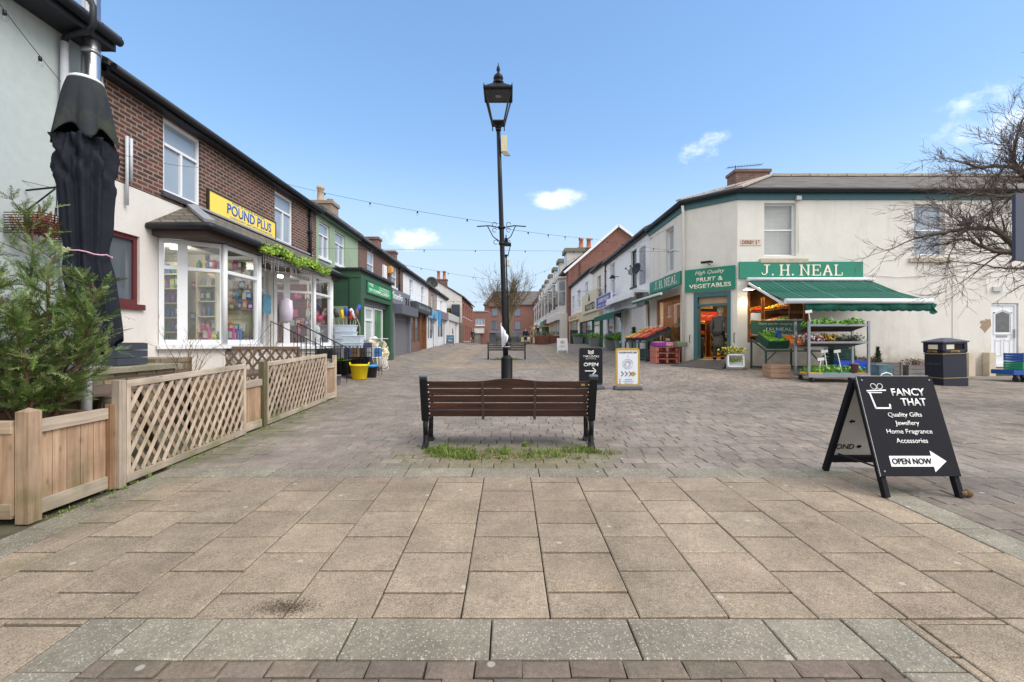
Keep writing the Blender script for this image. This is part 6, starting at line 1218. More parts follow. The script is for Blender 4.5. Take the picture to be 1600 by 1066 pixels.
    for s in (-1, 1): m.tube([p.P(gx+.02+s*(.028-.026*math.cos(q*.7)), gz+.115+.026*math.sin(q*.7)+.012*abs(math.sin(q*.35)), .014) for q in range(10)], .0035, 4)
    m.build('gift_emblem', WTXT, t)
aboard()

# ---------------- litter bin
def bin_():
    x0, y0, w, d = 10.66, 11.28, .66, .50; z = G(11, 11.4)-.02; h = 1.12; t = thing('litter_bin', 'navy blue square litter bin with gold bands leaning slightly in front of the cream wall', 'litter bin', (x0, y0, z), 0)
    t.rotation_euler = (0, R(-1.5), R(4))
    m = MB(); m.box(0, w, 0, d, 0, .22); m.box(.015, w-.015, .015, d-.015, .22, .84)
    for (a, c, e, f_) in ((0, .09, 0, d), (w-.09, w, 0, d), (.09, w-.09, d-.04, d)): m.box(a, c, e, f_, .84, 1.06)
    m.box(.0, w, .0, d, .835, .90); m.box(0, w, 0, d, 1.04, 1.08); m.build('body', NAVY, t, local=True, bevel=.006)
    m = MB(); m.box(.09, w-.09, .02, d-.05, .90, 1.04); m.build('inner_liner', BLACK, t, local=True)
    m = MB(); m.box(.10, .3, -.004, .019, .92, 1.03); m.box(-.004, .019, .12, .36, .92, 1.03); m.build('stub_plate', mat('pale stub plate', (222,214,200), .6), t, local=True)
    m = MB(); m.lathe([(.50,0),(.50,.03),(.12,.11),(.0001,.115)], (w/2, d/2, 1.08), 4, rot=math.pi/4, sm=False, sx=w/.66*.98, sy=d/.66*1.05); m.build('lid', mat('blue grey lid', (66,70,88), .45, .2, 10), t, local=True)
    m = MB(); m.box(-.006, w+.006, -.006, d+.006, .795, .815); m.box(-.006, w+.006, -.006, d+.006, .2, .218); m.build('gold_band', mat('gold band', (150,132,76), .5, .2), t, local=True)
    for (pl, u) in ((PF(-.001), w/2), (Plane((-.001,0,0), (0,-1,0), (-1,0,0)), -d/2)): ptext('LITTER', pl, u, .862, .04, mat('gold lettering', (214,170,70), .5), t, width=.24, d=.003, bold=.01, local=True)
    ptext('WEST LANCS', Plane((-.0,0,0), (0,-1,0), (-1,0,0)), -d/2, .55, .05, mat('faded lettering', (84,86,100), .6), t, width=.34, d=-.012, local=True)
bin_()

# ================================================================== left foreground: planters, lattice, parasol, conifer
FX = -3.60
def post(parent, x, y, z0, z1, w=.10, m=None, name='post', cap=True):
    b = MB(); b.box(x-w/2, x+w/2, y-w/2, y+w/2, z0, z1)
    if cap: b.lathe([(w*.707,0),(w*.707,.012),(.0001,.04)], (x,y,z1), 4, rot=math.pi/4, sm=False)
    b.build(name, m or PALEW, parent, bevel=.004)
def boards(parent, x, y0, y1, z0, z1, n, m=BOARDW, along='Y', th=.02, name='board'):
    for k in range(n):
        b = MB(); a, c = y0+(y1-y0)*k/n+.003, y0+(y1-y0)*(k+1)/n-.003
        if along == 'Y': b.box(x-th/2, x+th/2, a, c, z0, z1)
        else: b.box(a, c, x-th/2, x+th/2, z0, z1)
        b.build(name, m or PALEW, parent, bevel=.002)
def planter(label, y0, y1, zt, boards_n, depth=.75, soil=True):
    g0 = G(FX, y0); t = thing('planter_box', label, 'planter', (FX, y0, g0), group='timber planters of the terrace fence')
    boards(t, FX, y0, y1, g0+.05, zt-.05, boards_n)
    for (x, m_) in ((FX, PALEH),):
        b = MB(); b.box(FX-.02, FX+.035, y0, y1, zt-.10, zt-.005); b.build('top_rail', PALEH, t, bevel=.004); b = MB(); b.box(FX-.015, FX+.03, y0, y1, g0+.03, g0+.14); b.build('bottom_rail', PALEH, t, bevel=.004)
    b = MB(); b.box(FX-depth, FX-depth+.03, y0, y1, g0, zt-.01); b.box(FX-depth, FX-.01, y1-.03, y1, g0, zt-.02); b.box(FX-depth, FX-.01, y0, y0+.03, g0, zt-.02); b.build('side_panel', ORANGEW, t)
    b = MB(); b.box(FX-depth+.03, FX-.012, y0+.03, y1-.03, zt-.25, zt-.14); b.build('soil', mat('dark planter soil', (70,56,46), .95, .4, 25, bump=.9, bscale=30), t)
    return t
# nearest planter: corner post, street face and a face towards the camera
t = planter('nearest pale timber planter at the left edge with the conifer growing in it', 3.50, 4.10, .845, 5)
post(t, FX-.01, 3.46, G(FX,3.4)-.01, .90, .10, wood('weathered post', (188,162,136), (136,110,88), 'Z', .8, mossy=.7))
post(t, FX+.02, 4.13, G(FX,4.1), .87, .05, ORANGEW, cap=False)
boards(t, 3.42, FX-.9, FX-.07, G(FX,3.4)+.05, .80, 7, along='X')
b = MB(); b.box(FX-.9, FX-.08, 3.40, 3.45, .75, .845); b.build('top_rail', wood('weathered pale rail sideways', (184,164,140), (142,120,98), 'X', .8, mossy=.6), t, bevel=.004)
b = MB(); b.box(FX-.9, FX-.08, 3.40, 3.44, G(FX,3.4)+.03, G(FX,3.4)+.14); b.build('bottom_rail', wood('weathered pale rail sideways', (184,164,140), (142,120,98), 'X', .8, mossy=.6), t, bevel=.004)
t = planter('pale timber planter between the two lattice panels', 6.24, 6.66, G(FX,6.4)+.72, 5)
t = planter('small pale timber planter at the far end of the terrace fence', 9.05, 9.48, G(FX,9.2)+.74, 4); post(t, FX, 9.5, G(FX,9.4), G(FX,9.4)+.88, .07, cap=False)
def clipseg(p, d, u0, u1, v0, v1):
    ts = []
    t0, t1 = -1e9, 1e9
    for (o, dd, lo, hi) in ((p[0], d[0], u0, u1), (p[1], d[1], v0, v1)):
        if abs(dd) < 1e-9: continue
        a, c = (lo-o)/dd, (hi-o)/dd
        if a > c: a, c = c, a
        t0, t1 = max(t0, a), min(t1, c)
    return (t0, t1) if t1 > t0+.03 else None
def lattice(label, P0, P1, z0a, z0b, h, m_rail, m_slat, pitch=.114, w=.037, posts=True, postm=None, ang=56, name='lattice_panel'):
    """P0, P1: foot of the panel; slats in two crossing layers between rails"""
    A, B = Vector((*P0, 0)), Vector((*P1, 0)); r = (B-A).normalized(); n = r.cross(Vector((0,0,1))); L_ = (B-A).length; t = thing(name, label, 'trellis fence', (A.x, A.y, z0a), group='trellis panels of the terrace fence')
    pl = Plane(A, r, n); sl = (z0b-z0a)/L_
    pl.up = Vector((0,0,1)); rr = (r+Vector((0,0,sl))); pl.r = rr; pl.o = A+Vector((0,0,z0a))
    fw = .045
    for (nm, u0, u1, v0, v1) in (('bottom_rail', 0, L_, .02, .09), ('top_rail', 0, L_, h-.05, h+.01)):
        m = MB(); a, c = pl.P(u0, (v0+v1)/2), pl.P(u1, (v0+v1)/2); m.bar(a, c, .05, v1-v0); m.build(nm, m_rail, t, bevel=.004)
    for u in (.022, L_-.022): m = MB(); m.bar(pl.P(u, .02), pl.P(u, h), .045, .045, up=r); m.build('stile', m_slat, t, bevel=.003)
    for (layer, sgn) in ((.006, 1), (-.006, -1)):
        lm = m_slat if sgn > 0 or m_slat is DKWOOD else wood('darker rear slats', (164,142,118), (122,100,80), 'Z', .8, mossy=.5); m = MB(); d = (math.cos(R(ang)), sgn*math.sin(R(ang))); k = -30; st = pitch/math.sin(R(ang))
        for k in range(-40, 60):
            p = (k*st, 0 if sgn > 0 else h); q = clipseg(p, d, fw, L_-fw, .09, h-.05)
            if not q: continue
            a, c = pl.P(p[0]+d[0]*q[0], p[1]+d[1]*q[0], layer), pl.P(p[0]+d[0]*q[1], p[1]+d[1]*q[1], layer); m.bar(a, c, .011, w, up=n.cross(c-a))
        m.build('slat_layer', lm, t)
    return t
l1 = lattice('long pale lattice panel nearest the camera beside the corner planter', (FX+.06, 4.24), (FX+.04, 6.20), G(FX,4.2), G(FX,6.2), .95, PALEH, PALEW)
post(l1, FX+.05, 4.19, G(FX,4.2)-.01, G(FX,4.2)+.97, .075, cap=False)
l2_ = lattice('second pale lattice panel further along the terrace fence', (FX+.02, 6.78), (FX+.02, 9.0), G(FX,6.8), G(FX,9), .93, PALEH, PALEW)
post(l2_, FX+.01, 6.72, G(FX,6.7)-.01, G(FX,6.7)+.95, .09, wood('dark green stained post', (130,116,88), (86,80,58), 'Z', .8, mossy=.8), cap=False)
lattice('brown lattice screen across the back of the terrace in front of the shop bay', (-5.45, 8.3), (-4.2, 9.25), .30, .28, 1.02, DKWOOD, DKWOOD, pitch=.13, w=.04)
# terrace: low stone wall, table, dark box
t = thing('stone_wall', 'low mossy stone wall with flat coping behind the parasol pole', 'wall', (-5.1, 4, .1))
STONE = brick('buff stone courses', 'XY', (164,144,114), (122,108,90), (96,88,78), bw=.34, bh=.12, mort=.016, soot=.5, sootcol=(86,84,58)); COPE = mat('mossy flat coping', (150,142,124), .95, .2, 6, bump=.6, bscale=30, stain=.7, staincol=(96,104,54))
m = MB(); m.box(-5.3, -5.0, 1.5, 6.9, 0, 1.02); m.build('wall_courses', STONE, t); m = MB(); m.box(-5.36, -4.95, 1.5, 6.95, 1.022, 1.10); m.build('coping', COPE, t, bevel=.01)
m = MB(); m.box(-5.99, -5.3, 6.9, 7.7, .1, 1.16); tag(m.build('stone_wall', STONE), 'short stone wall below the maroon window', 'wall')
m = MB(); m.box(-6.0, -5.28, 1, 8.3, .05, .9); tag(m.build('terrace_bed', mat('grey terrace paving', (140,130,118), .9, .2, 6)), 'raised grey terrace bed against the white shop wall', 'terrace')
t = thing('planter_box', 'dark slate grey planter box standing on the stone terrace', 'planter', (-5.5, 6.25, 1.1))
m = MB()
for k in range(3): m.box(-5.68, -5.1, 6.0, 6.5, 1.11+k*.1, 1.204+k*.1)
m.build('slatted_side', mat('slate blue grey paint', (62,68,80), .55), t); m = MB(); m.box(-5.66, -5.12, 6.02, 6.48, 1.405, 1.41); m.build('soil', mat('dark planter soil', (70,56,46), .95, .4, 25), t)
for i, (yc, xc) in enumerate(((4.75, -4.62), (7.6, -4.55))):
    t = thing('picnic_table', ['weathered dark picnic table at the foot of the parasol', 'weathered brown table behind the second lattice panel'][i], 'table', (xc, yc, .15), group='terrace tables')
    for k in range(5): m = MB(); m.box(xc-.42+k*.165, xc-.265+k*.165, yc-.95, yc+.95, .86, .90); m.build('table_board', wood('dark table boards', (122,104,88), (84,70,60), 'Y', .75), t, bevel=.004)
    for s in (-1, 1):
        for e in (-1, 1): m = MB(); m.bar((xc+e*.42, yc+s*.7, .14), (xc+e*.22, yc+s*.7, .86), .09, .045, up=(0,1,0)); m.build('leg', DKWOOD, t)
        m = MB(); m.box(xc+s*.55-.11, xc+s*.55+.11, yc-.95, yc+.95, .54, .575); m.build('bench_board', DKWOOD, t)
# fleece of bare twiggy shrubs behind the lattice
def twiggy(label, x, y, z, h, n, sd):
    rnd = random.Random(sd); m = MB()
    def grow(p, d, l, r, dep):
        k = 3; pts = [p]; 
        for i in range(k): d = (d+Vector((rnd.gauss(0,.12), rnd.gauss(0,.12), rnd.gauss(.02,.06)))).normalized(); p = p+d*l/k; pts.append(p)
        m.tube(pts, [r*(1-.2*i) for i in range(k+1)], 5, cap=False)
        if dep: 
            for _ in range(rnd.randint(2, 3)): a = pts[rnd.randint(1, 3)]; grow(a, (d+Vector((rnd.gauss(0,.5), rnd.gauss(0,.5), .2))).normalized(), l*.6, r*.55, dep-1)
    for _ in range(n): grow(Vector((x+rnd.gauss(0,.03), y+rnd.gauss(0,.03), z)), Vector((rnd.gauss(0,.28), rnd.gauss(0,.28), 1)).normalized(), h*.55, .007, 3)
    t = thing('bare_shrub', label, 'shrub', (x, y, z)); m.build('twigs', mat('bare brown twigs', (122,100,78), .85, .2, 20), t)
twiggy('bare twiggy shrub in front of the near bay window', -4.5, 6.45, .75, 1.0, 7, 3); twiggy('taller bare twiggy shrub near the middle of the near bay', -4.05, 7.2, .8, 1.05, 5, 5)
# parasol, folded and tied
def parasol():
    x, y = -4.22, 4.6; t = thing('parasol', 'large closed charcoal parasol tied with a pink cord on a white pole', 'parasol', (x, y, .12))
    m = MB(); m.tube([(x, y, .1), (x, y, 4.05)], .043, 14); m.build('pole', WHITE, t)
    rnd = random.Random(5); ph = [rnd.uniform(0, 6.28) for _ in range(9)]
    CH_ = mat('charcoal parasol canvas', (36,39,49), .75, .22, 3, bump=.35, bscale=16, spec=.15); MOSS = mat('mossy charcoal canvas', (48,51,56), .8, .2, 3, bump=.3, bscale=16, spec=.15, stain=.5, staincol=(98,104,48), stscale=2.2)
    def sheet(zs, rf, n, name, mm, cx0=0, open_=False):
        mb = MB(); o = 0; rings = []
        for z in zs:
            for k in range(n):
                q = 6.28318*k/n; r, dx, dz = rf(z, q); mb.v.append((x+dx+r*math.cos(q), y+r*math.sin(q), z+dz))
        for i in range(len(zs)-1):
            for k in range(n): mb.f.append((i*n+k, i*n+(k+1) % n, (i+1)*n+(k+1) % n, (i+1)*n+k)); mb.m.append(0); mb.smooth.append(True)
        ob = mb.build(name, mm, t); s = ob.modifiers.new('solid', 'SOLIDIFY'); s.thickness = .006; return ob
    def low(z, q):       # gathered canvas
        tt = (z-1.40)/(3.42-1.40)
        base = .172+.03*S((tt-.62)/.25)-.02*S((.45-tt)/.4); tie = math.exp(-((z-2.33)/.16)**2); base *= 1-.13*tie
        fold = .020*math.sin(9*q+ph[0]+.3*math.sin(2*z))+.020*math.sin(5*q+ph[1]+z*.4)+.010*math.sin(19*q+ph[2]+z*.5)+.045*(abs(math.sin(5.5*q+ph[5]+.12*z))**.6-.7); fold *= 1-.35*tie
        crumple = S((tt-.74)/.1)*(.022*math.sin(6*q+z*19)+.022*(abs(math.sin(4.5*q-z*11))-.5)+.014*math.sin(13*q+z*33))
        dz = -.14*max(0, math.sin(2.5*q+2.2))*S((.25-tt)/.25)+.05*math.sin(6*q)*S((.2-tt)/.2)
        return base+fold+crumple, .11*S((.45-tt)/.45)-.02*tt, dz
    sheet([1.42+2.0*i/46 for i in range(47)]+[3.44], low, 120, 'canopy', CH_)
    def cap(z, q):       # flared vent flap over the top
        tt = (4.03-z)/.57; r = .132+.115*(tt**.75)+(.012+.03*tt)*tt*math.sin(6*q+ph[3])+.03*tt*(abs(math.sin(4*q+ph[4]))-.5); return r, -.01, -.07*tt*math.sin(6*q+ph[3]+.3)
    sheet([4.03-.57*i/20 for i in range(21)], cap, 96, 'vent_flap', MOSS)
    m = MB(); m.lathe([(.0001,.045),(.06,.04),(.115,.02),(.142,0),(.142,-.02)], (x-.01, y, 4.035), 24); m.build('crown', WHITE, t)
    m = MB(); m.tube([(x+.012+.186*math.cos(q*.3), y+.186*math.sin(q*.3), 2.33-.03*math.cos(q*.3)-.02*abs(math.sin(q*.9))) for q in range(22)], .007, 6); m.build('tie_cord', mat('pink and white cord', (222,170,190), .7, .3, 60), t)
parasol()
# conifer: fronds of flat sprays on upswept branches
def conifer():
    rnd = random.Random(21); x, y, z = -3.98, 3.86, .66; t = thing('conifer_shrub', 'bushy green conifer growing in the nearest planter in front of the parasol', 'shrub', (x, y, z))
    tr = MB(); lf = MB()
    def frond(p, d, L_):
        n = max(5, int(L_/.013)); side = d.cross(Vector((rnd.gauss(0,.5), rnd.gauss(0,.5), 1))).normalized(); nn = side.cross(d); mi = rnd.choice((0,0,1,1,2))
        pr = p; dd = d.copy()
        for i in range(n):
            dd = (dd+Vector((0,0,-.012))+nn*rnd.gauss(0,.04)).normalized(); p2 = pr+dd*L_/n; w = .0022
            lf.add([pr-side*w, pr+side*w, p2+side*w*.8, p2-side*w*.8], [(0,1,2,3)], mi)
            f_ = (1-i/n)**.6*min(1, .35+i*.3)
            for s in (-1, 1):
                sl = L_*.34*f_*rnd.uniform(.7, 1.2); e = (dd*.75+side*s*.85+nn*rnd.gauss(0,.22)).normalized(); tip = pr+e*sl; u = e.cross(nn).normalized()*.0025
                lf.add([pr-u*.6, pr+u*.6, pr+e*sl*.6+u, tip, pr+e*sl*.6-u], [(0,1,2,3,4)], mi if rnd.random() < .8 else rnd.randint(0,2))
            pr = p2
    leaders = [((0,0), 1.90, (-.10,.05)), ((.06,-.02), 1.5, (.22,-.02)), ((-.05,.03), 1.75, (-.55,.1)), ((.03,.05), 1.3, (.22,.10)), ((-.02,-.06), 1.35, (-.25,-.28)), ((.05,-.05), 1.1, (.22,-.35)), ((-.08,0), 1.5, (-.85,.0)), ((.06,.04), 1.3, (.30,-.02))]
    for (o, H, lean) in leaders:
        p = Vector((x+o[0], y+o[1], z)); pts = [p]; n = 12
        for i in range(n): p = p+Vector((lean[0]/n*(1.5-i/n)+rnd.gauss(0,.012), lean[1]/n+rnd.gauss(0,.012), H/n*(.8+.4*i/n))); pts.append(p)
        tr.tube(pts, [.013*(1-i/(n+1))+.003 for i in range(n+1)], 6)
        for i in range(3, n+1):
            for _ in range(4 if i < 10 else 3):
                a = rnd.uniform(0, 6.28); hgt = i/n; l = (.40-.25*hgt)*(1-.5*S((.5-hgt)/.3))*1.1*rnd.uniform(.55, 1.15)*(H/1.5)**.5; d = Vector((math.cos(a), math.sin(a), rnd.uniform(.35, 1.0))).normalized(); q = pts[i]+(pts[i-1]-pts[i])*rnd.random()
                bp = [q]; 
                for k in range(4): d = (d+Vector((rnd.gauss(0,.08), rnd.gauss(0,.08), .05))).normalized(); q = q+d*l/4; bp.append(q)
                tr.tube(bp, [.006,.005,.004,.003,.002], 4, cap=False)
                for k in range(1, 5):
                    for _ in range(2 if k < 4 else 4):
                        e = (d*.8+Vector((rnd.gauss(0,.6), rnd.gauss(0,.6), rnd.gauss(.15,.35)))).normalized(); frond(bp[k], e, rnd.uniform(.09, .19)*(1.2-.3*hgt))
    tr.build('trunk', mat('conifer bark', (104,80,60), .9, .25, 20), t)
    lf.build('foliage', [mat('conifer sprays', (98,122,54), .65, .25, 14), mat('dark conifer sprays', (72,98,42), .65, .25, 14), mat('pale conifer sprays', (146,158,104), .65, .25, 14)], t)
conifer()
# stair rails and steps up to the shop door
t = thing('stair_railing', 'black iron handrail with thin uprights beside the shop steps', 'railing', (-4.6, 10.4, .3))
m = MB(); A, B = Vector((-5.15, 9.95, 1.85)), Vector((-4.15, 10.5, 1.25)); m.tube([A, B, B+Vector((.06,.03,-.12))], .010, 6)
for k in range(6): p = A.lerp(B, k/5); m.tube([p, (p.x, p.y, G(p.x, p.y)+.02)], .007, 6)
A2, B2 = A+Vector((.05,1.15,0)), B+Vector((.05,1.15,0)); m.tube([A2, B2, B2+Vector((.05,.03,-.12))], .014, 6)
for k in range(5): p = A2.lerp(B2, k/4); m.tube([p, (p.x, p.y, G(p.x, p.y)+.02)], .010, 6)
m.build('rail', IRON, t)
m = MB()
for k in range(4): m.box(-5.99, -5.2+k*.28, 10.0, 11.2, .1, .98-k*.2)
tag(m.build('door_steps', CONC), 'concrete steps up to the shop doorway between the bays', 'steps')
t = thing('wire_stand', 'black wire shelf stand by the shop steps', 'stand', (-4.9, 11.4, .4))
m = MB()
for (a, c) in ((-5.1, 11.3), (-4.75, 11.3), (-5.1, 11.6), (-4.75, 11.6)): m.tube([(a, c, .4), (a, c, 1.5)], .012, 5)
for z in (.6, .85, 1.1, 1.35):
    for k in range(6): x = -5.1+k*.07; m.tube([(x, 11.3, z), (x, 11.6, z)], .006, 4)
    m.tube([(-5.1, 11.3, z), (-4.75, 11.3, z)], .008, 4); m.tube([(-5.1, 11.6, z), (-4.75, 11.6, z)], .008, 4)
m.build('wire_frame', IRON, t)

# ---------------- goods set out on the paving by the shop
def tub(name, label, x, y, r0, r1, h, m_, rim=None, handles=True, cat='tub', lid=None):
    z = G(x, y); t = thing(name, label, cat, (x, y, z)); b = MB(); b.lathe([(r0*.9,0),(r0,.01),(r1,h),(r1+.015,h),(r1+.015,h-.025),(r1-.0,h-.03)], (x,y,z), 24); b.lathe([(r1-.008,h-.001),(r0-.008,.02),(.001,.02)], (x,y,z), 24); b.build('body', m_, t)
    if handles:
        b = MB()
        for s in (-1, 1): b.tube([(x+s*(r1*.98), y-.06, z+h-.01), (x+s*(r1+.02), y-.03, z+h+.055), (x+s*(r1+.02), y+.03, z+h+.055), (x+s*(r1*.98), y+.06, z+h-.01)], .013, 6)
        b.build('handle', m_, t)
    if lid: b = MB(); b.lathe([(r1+.02,h),(r1+.02,h+.035),(r1*.8,h+.06),(.0001,h+.06)], (x,y,z), 24); b.build('lid', lid, t)
    return t, z
YEL = mat('bright yellow plastic', (252,222,20), .4, .04); BLKP = mat('black plastic tub', (40,40,44), .45); REDP = mat('red plastic', (196,44,44), .4); BLUP = mat('bright blue plastic', (40,140,206), .4); LIME = mat('lime plastic', (160,226,40), .4)
x, y = xat(561.5, 12.5), 12.5; tub('flexi_tub', 'bright yellow flexible tub on the paving by the shop', x, y, .19, .245, .40, YEL)
for k in range(4): tag(MB().box(-.12+k*.07, -.07+k*.07, -.1, .1, 0, .26).build('packet', mat(['blue','grey','white','orange'][k]+' packaging', (60,120,190)), loc=(x, y, G(x,y)+.2)), f"{['first', 'second', 'third', 'last'][k]} packet from the left standing in the yellow tub", 'packet', 'packets in the yellow tub')
x, y = xat(533, 12.9), 12.9; tub('flexi_tub', 'black tub heaped with lime green wares on the paving', x, y, .20, .24, .40, BLKP)
m = MB(); m.lathe([(.26,.40),(.29,.42),(.28,.46),(.0001,.47)], (x,y,G(x,y)), 20); m.build('lime_tray', LIME, None); tag(bpy.data.objects['lime_tray'], 'lime green plastic tray lying on the black tub', 'tray')
for k in range(9): m = MB(); a = random.uniform(0,6.28); m.tube([(0,0,0),(math.cos(a)*.09,math.sin(a)*.09,.05+.02*(k % 3))], .025, 6); tag(m.build('dustpan_brush', [LIME, YEL, mat('orange plastic', (240,140,40), .4)][k % 3], loc=(x+random.uniform(-.17,.17), y+random.uniform(-.15,.15), G(x,y)+.475)), f"{['lime', 'yellow', 'orange'][k % 3]} handled brush on the lime tray", 'brush', 'brushes on the lime tray')
x, y = xat(548.5, 13.4), 13.4; tub('bucket', 'red bucket tucked behind the yellow tub', x, y, .17, .2, .42, REDP, cat='bucket')
x, y = xat(579, 13.1), 13.1; tub('bucket', 'black bucket with a bright blue lid beside the yellow tub', x, y, .16, .19, .30, BLKP, lid=BLUP, handles=False, cat='bucket')
x, y = xat(526, 11.4), 11.4; tub('bucket', 'small grey bucket with pegs at the end of the timber fence', x, y, .085, .1, .24, GREYP, handles=False, cat='bucket')
m = MB()
for k in range(24): a = random.uniform(0,6.28); r = random.uniform(0,.1); m.bar((r*math.cos(a), r*math.sin(a), 0), (r*math.cos(a)*1.3, r*math.sin(a)*1.3, random.uniform(.05,.12)), .014, .01)
tag(m.build('pegs', mat('grey blue pegs', (130,150,160), .5), loc=(x, y, G(x,y)+.22)), 'heap of grey blue pegs in the small grey bucket', 'pegs')
CLR = mat('milky clear plastic', (206,220,236), .2, .08, 8); 
for i, (px, Y, zb, w) in enumerate(((540, 14.0, .55, .62), (552.5, 13.4, .5, .55))):
    x = xat(px, Y); z = G(x, Y); n = 0
    m = MB(); m.box(x-w/2, x+w/2, Y-.2, Y+.2, z, z+zb-.02); tag(m.build('trestle', BLKP), f"low black stand under the {['rear', 'front'][i]} stack of clear storage boxes", 'stand')
    for k in range([4, 3][i]):
        t = thing('storage_box', f"clear plastic storage box, {ORD[k] if k else 'bottom'} of the {['rear', 'front'][i]} stack", 'storage box', (x, Y, z+zb+k*.2), group='clear storage boxes')
        m = MB(); m.lathe([(.60,0),(.66,.15),(.68,.155),(.68,.165)], (x, Y, z+zb+k*.2), 4, rot=math.pi/4, sm=False, sx=w*1.03, sy=.40); m.build('body', CLR, t, bevel=.008)
        m = MB(); m.box(x-w/2-.01, x+w/2+.01, Y-.2, Y+.2, z+zb+k*.2+.167, z+zb+k*.2+.19); m.build('lid', mat('white box lid', (226,232,240), .3), t, bevel=.006)
x, y = xat(572.5, 13.6), 13.6; z = G(x, y)
m = MB(); m.box(x-.13, x+.13, y-.13, y+.13, z, z+.92); tag(m.build('carton_stack', [mat('navy white cartons', (70,78,110), .5, .6, 5)]), 'tall narrow navy and white carton beside the clear boxes', 'carton', None)
# tall bin of brooms, rolls and mops
x, y = xat(537, 14.2), 14.2; z = G(x, y)+1.3
for k, (dx, h, c, lean) in enumerate(((-.25,.5,(230,230,236),-.25), (-.12,.62,(60,60,70),-.2), (.0,.55,(240,206,50),-.05), (.1,.7,(50,80,170),.0), (.28,.85,(60,90,190),.3), (.36,.62,(120,84,60),.1), (.5,.6,(236,236,236),-.35), (.2,.5,(190,60,60),.1))):
    nm = ['white', 'black', 'yellow', 'navy', 'blue', 'brown', 'pale', 'red'][k]
    t = thing('broom', f"{nm} headed broom or mop standing among the goods behind the clear boxes", 'broom', (x+dx, y, z)); b = MB(); b.tube([(x+dx, y, G(x,y)), (x+dx, y, z), (x+dx+lean*.3, y-.03, z+h*.5)], .012, 6); b.build('stick', PALEW, t)
    b = MB(); A = Vector((x+dx+lean*.3, y-.03, z+h*.45)); b.tube([A, A+Vector((lean*.5, -.03, .26))], [.07, .055], 10); b.build('head', mat(nm+' broom head', c, .6, .25, 30), t)
# pale garden ornaments and a white wicker cart
ORN = mat('white stone ornament', (226,222,212), .7, .15, 30)
for k in range(26):
    x, y = -4.45+random.gauss(0,.16), 15.2+random.gauss(0,.3); z = G(-4.2, 15.2)+[0,.345,.69,.66][k % 4]; s = random.uniform(.55, .95)
    b = MB(); [b.lathe([(.1*s,0),(.13*s,.08*s),(.08*s,.2*s),(.12*s,.26*s),(.1*s,.36*s),(.04*s,.4*s),(.0001,.41*s)], (x,y,z), 12), b.tube([(x+.15*s*math.cos(q*.45),y+.05*math.sin(q*.9),z+.16*s+.15*s*math.sin(q*.45)) for q in range(15)], .022, 6), b.lathe([(.09*s,0),(.19*s,.18*s),(.2*s,.2*s),(.15*s,.19*s),(.0001,.24*s)], (x,y,z), 9, sm=False)][k % 3 if k % 4 else 2]; tag(b.build('garden_ornament', ORN if k % 3 else mat('cream ornament', (222,206,176), .7, .2, 30)), f"{'white' if k % 3 else 'cream'} garden ornament on the {['ground', 'low shelf', 'middle shelf', 'top shelf'][k % 4]} beside the green shopfront", 'ornament', 'white garden ornaments')
t = thing('ornament_stand', 'tiered white stand holding garden ornaments beside the green shopfront', 'stand', (-4.2, 15.2, .5))
for k in range(3): z = G(-4.2, 15.2)+.335+.345*k-(.03 if k == 2 else 0); m = MB(); m.box(-4.8, -4.12, 14.75, 15.75, z-.02, z); m.build('shelf', WPAINT, t)
for (a, c) in ((-4.79,14.77),(-4.14,14.77),(-4.79,15.73),(-4.14,15.73)): MB().tube([(a,c,G(-4.2,15.2)),(a,c,G(-4.2,15.2)+.72)], .012, 6).build('leg', WPAINT, t)
t = thing('wicker_cart', 'small white wicker cart on wheels at the end of the goods', 'cart', (-3.75, 15.6, .5)); x, y = xat(592, 14.6), 14.6; z = G(x, y)
m = MB(); m.lathe([(.16,.14),(.26,.42),(.27,.42),(.25,.40)], (x,y,z), 8, sm=False)
for k in range(12): q = k*.524; m.tube([(x+.165*math.cos(q), y+.165*math.sin(q), z+.14), (x+.27*math.cos(q), y+.27*math.sin(q), z+.42)], .01, 5)
m.build('basket', ORN, t)
for s in (-1, 1): m = MB(); m.tube([(x+s*.2+math.cos(q*.45)*.1, y, z+.11+.1*math.sin(q*.45)) for q in range(15)], .012, 5); m.build('wheel', WPAINT, t)
# dark bags of goods on the low stand near the far bay
for k in range(7):
    x, y = -4.75+.13*k, 12.0+.25*k; z = G(x,y); nm = ['black', 'grey', 'navy', 'brown', 'dark', 'silver', 'blue'][k]; c = [(44,44,48),(110,110,116),(52,60,90),(110,84,64),(56,52,54),(170,172,178),(60,120,180)][k]
    t = thing('wire_basket', f'{nm} wares in a wire basket on the row along the far bay wall', 'basket', (x,y,z)); b = MB(); b.box(x-.2, x+.2, y-.16, y+.16, z+.55, z+.8); b.build('wares', mat(nm+' wares', c, .6, .5, 12), t)
    b = MB()
    for q in range(6): b.tube([(x-.21+q*.084, y-.17, z+.5), (x-.21+q*.084, y-.17, z+.86)], .005, 4)
    for zz in (.5,.68,.86): b.tube([(x-.21,y-.17,z+zz),(x+.21,y-.17,z+zz)], .006, 4)
    for (a, c2) in ((-.2,-.16),(.2,-.16),(-.2,.16),(.2,.16)): b.tube([(x+a,y+c2,z),(x+a,y+c2,z+.86)], .008, 4)
    b.build('basket', IRON, t)

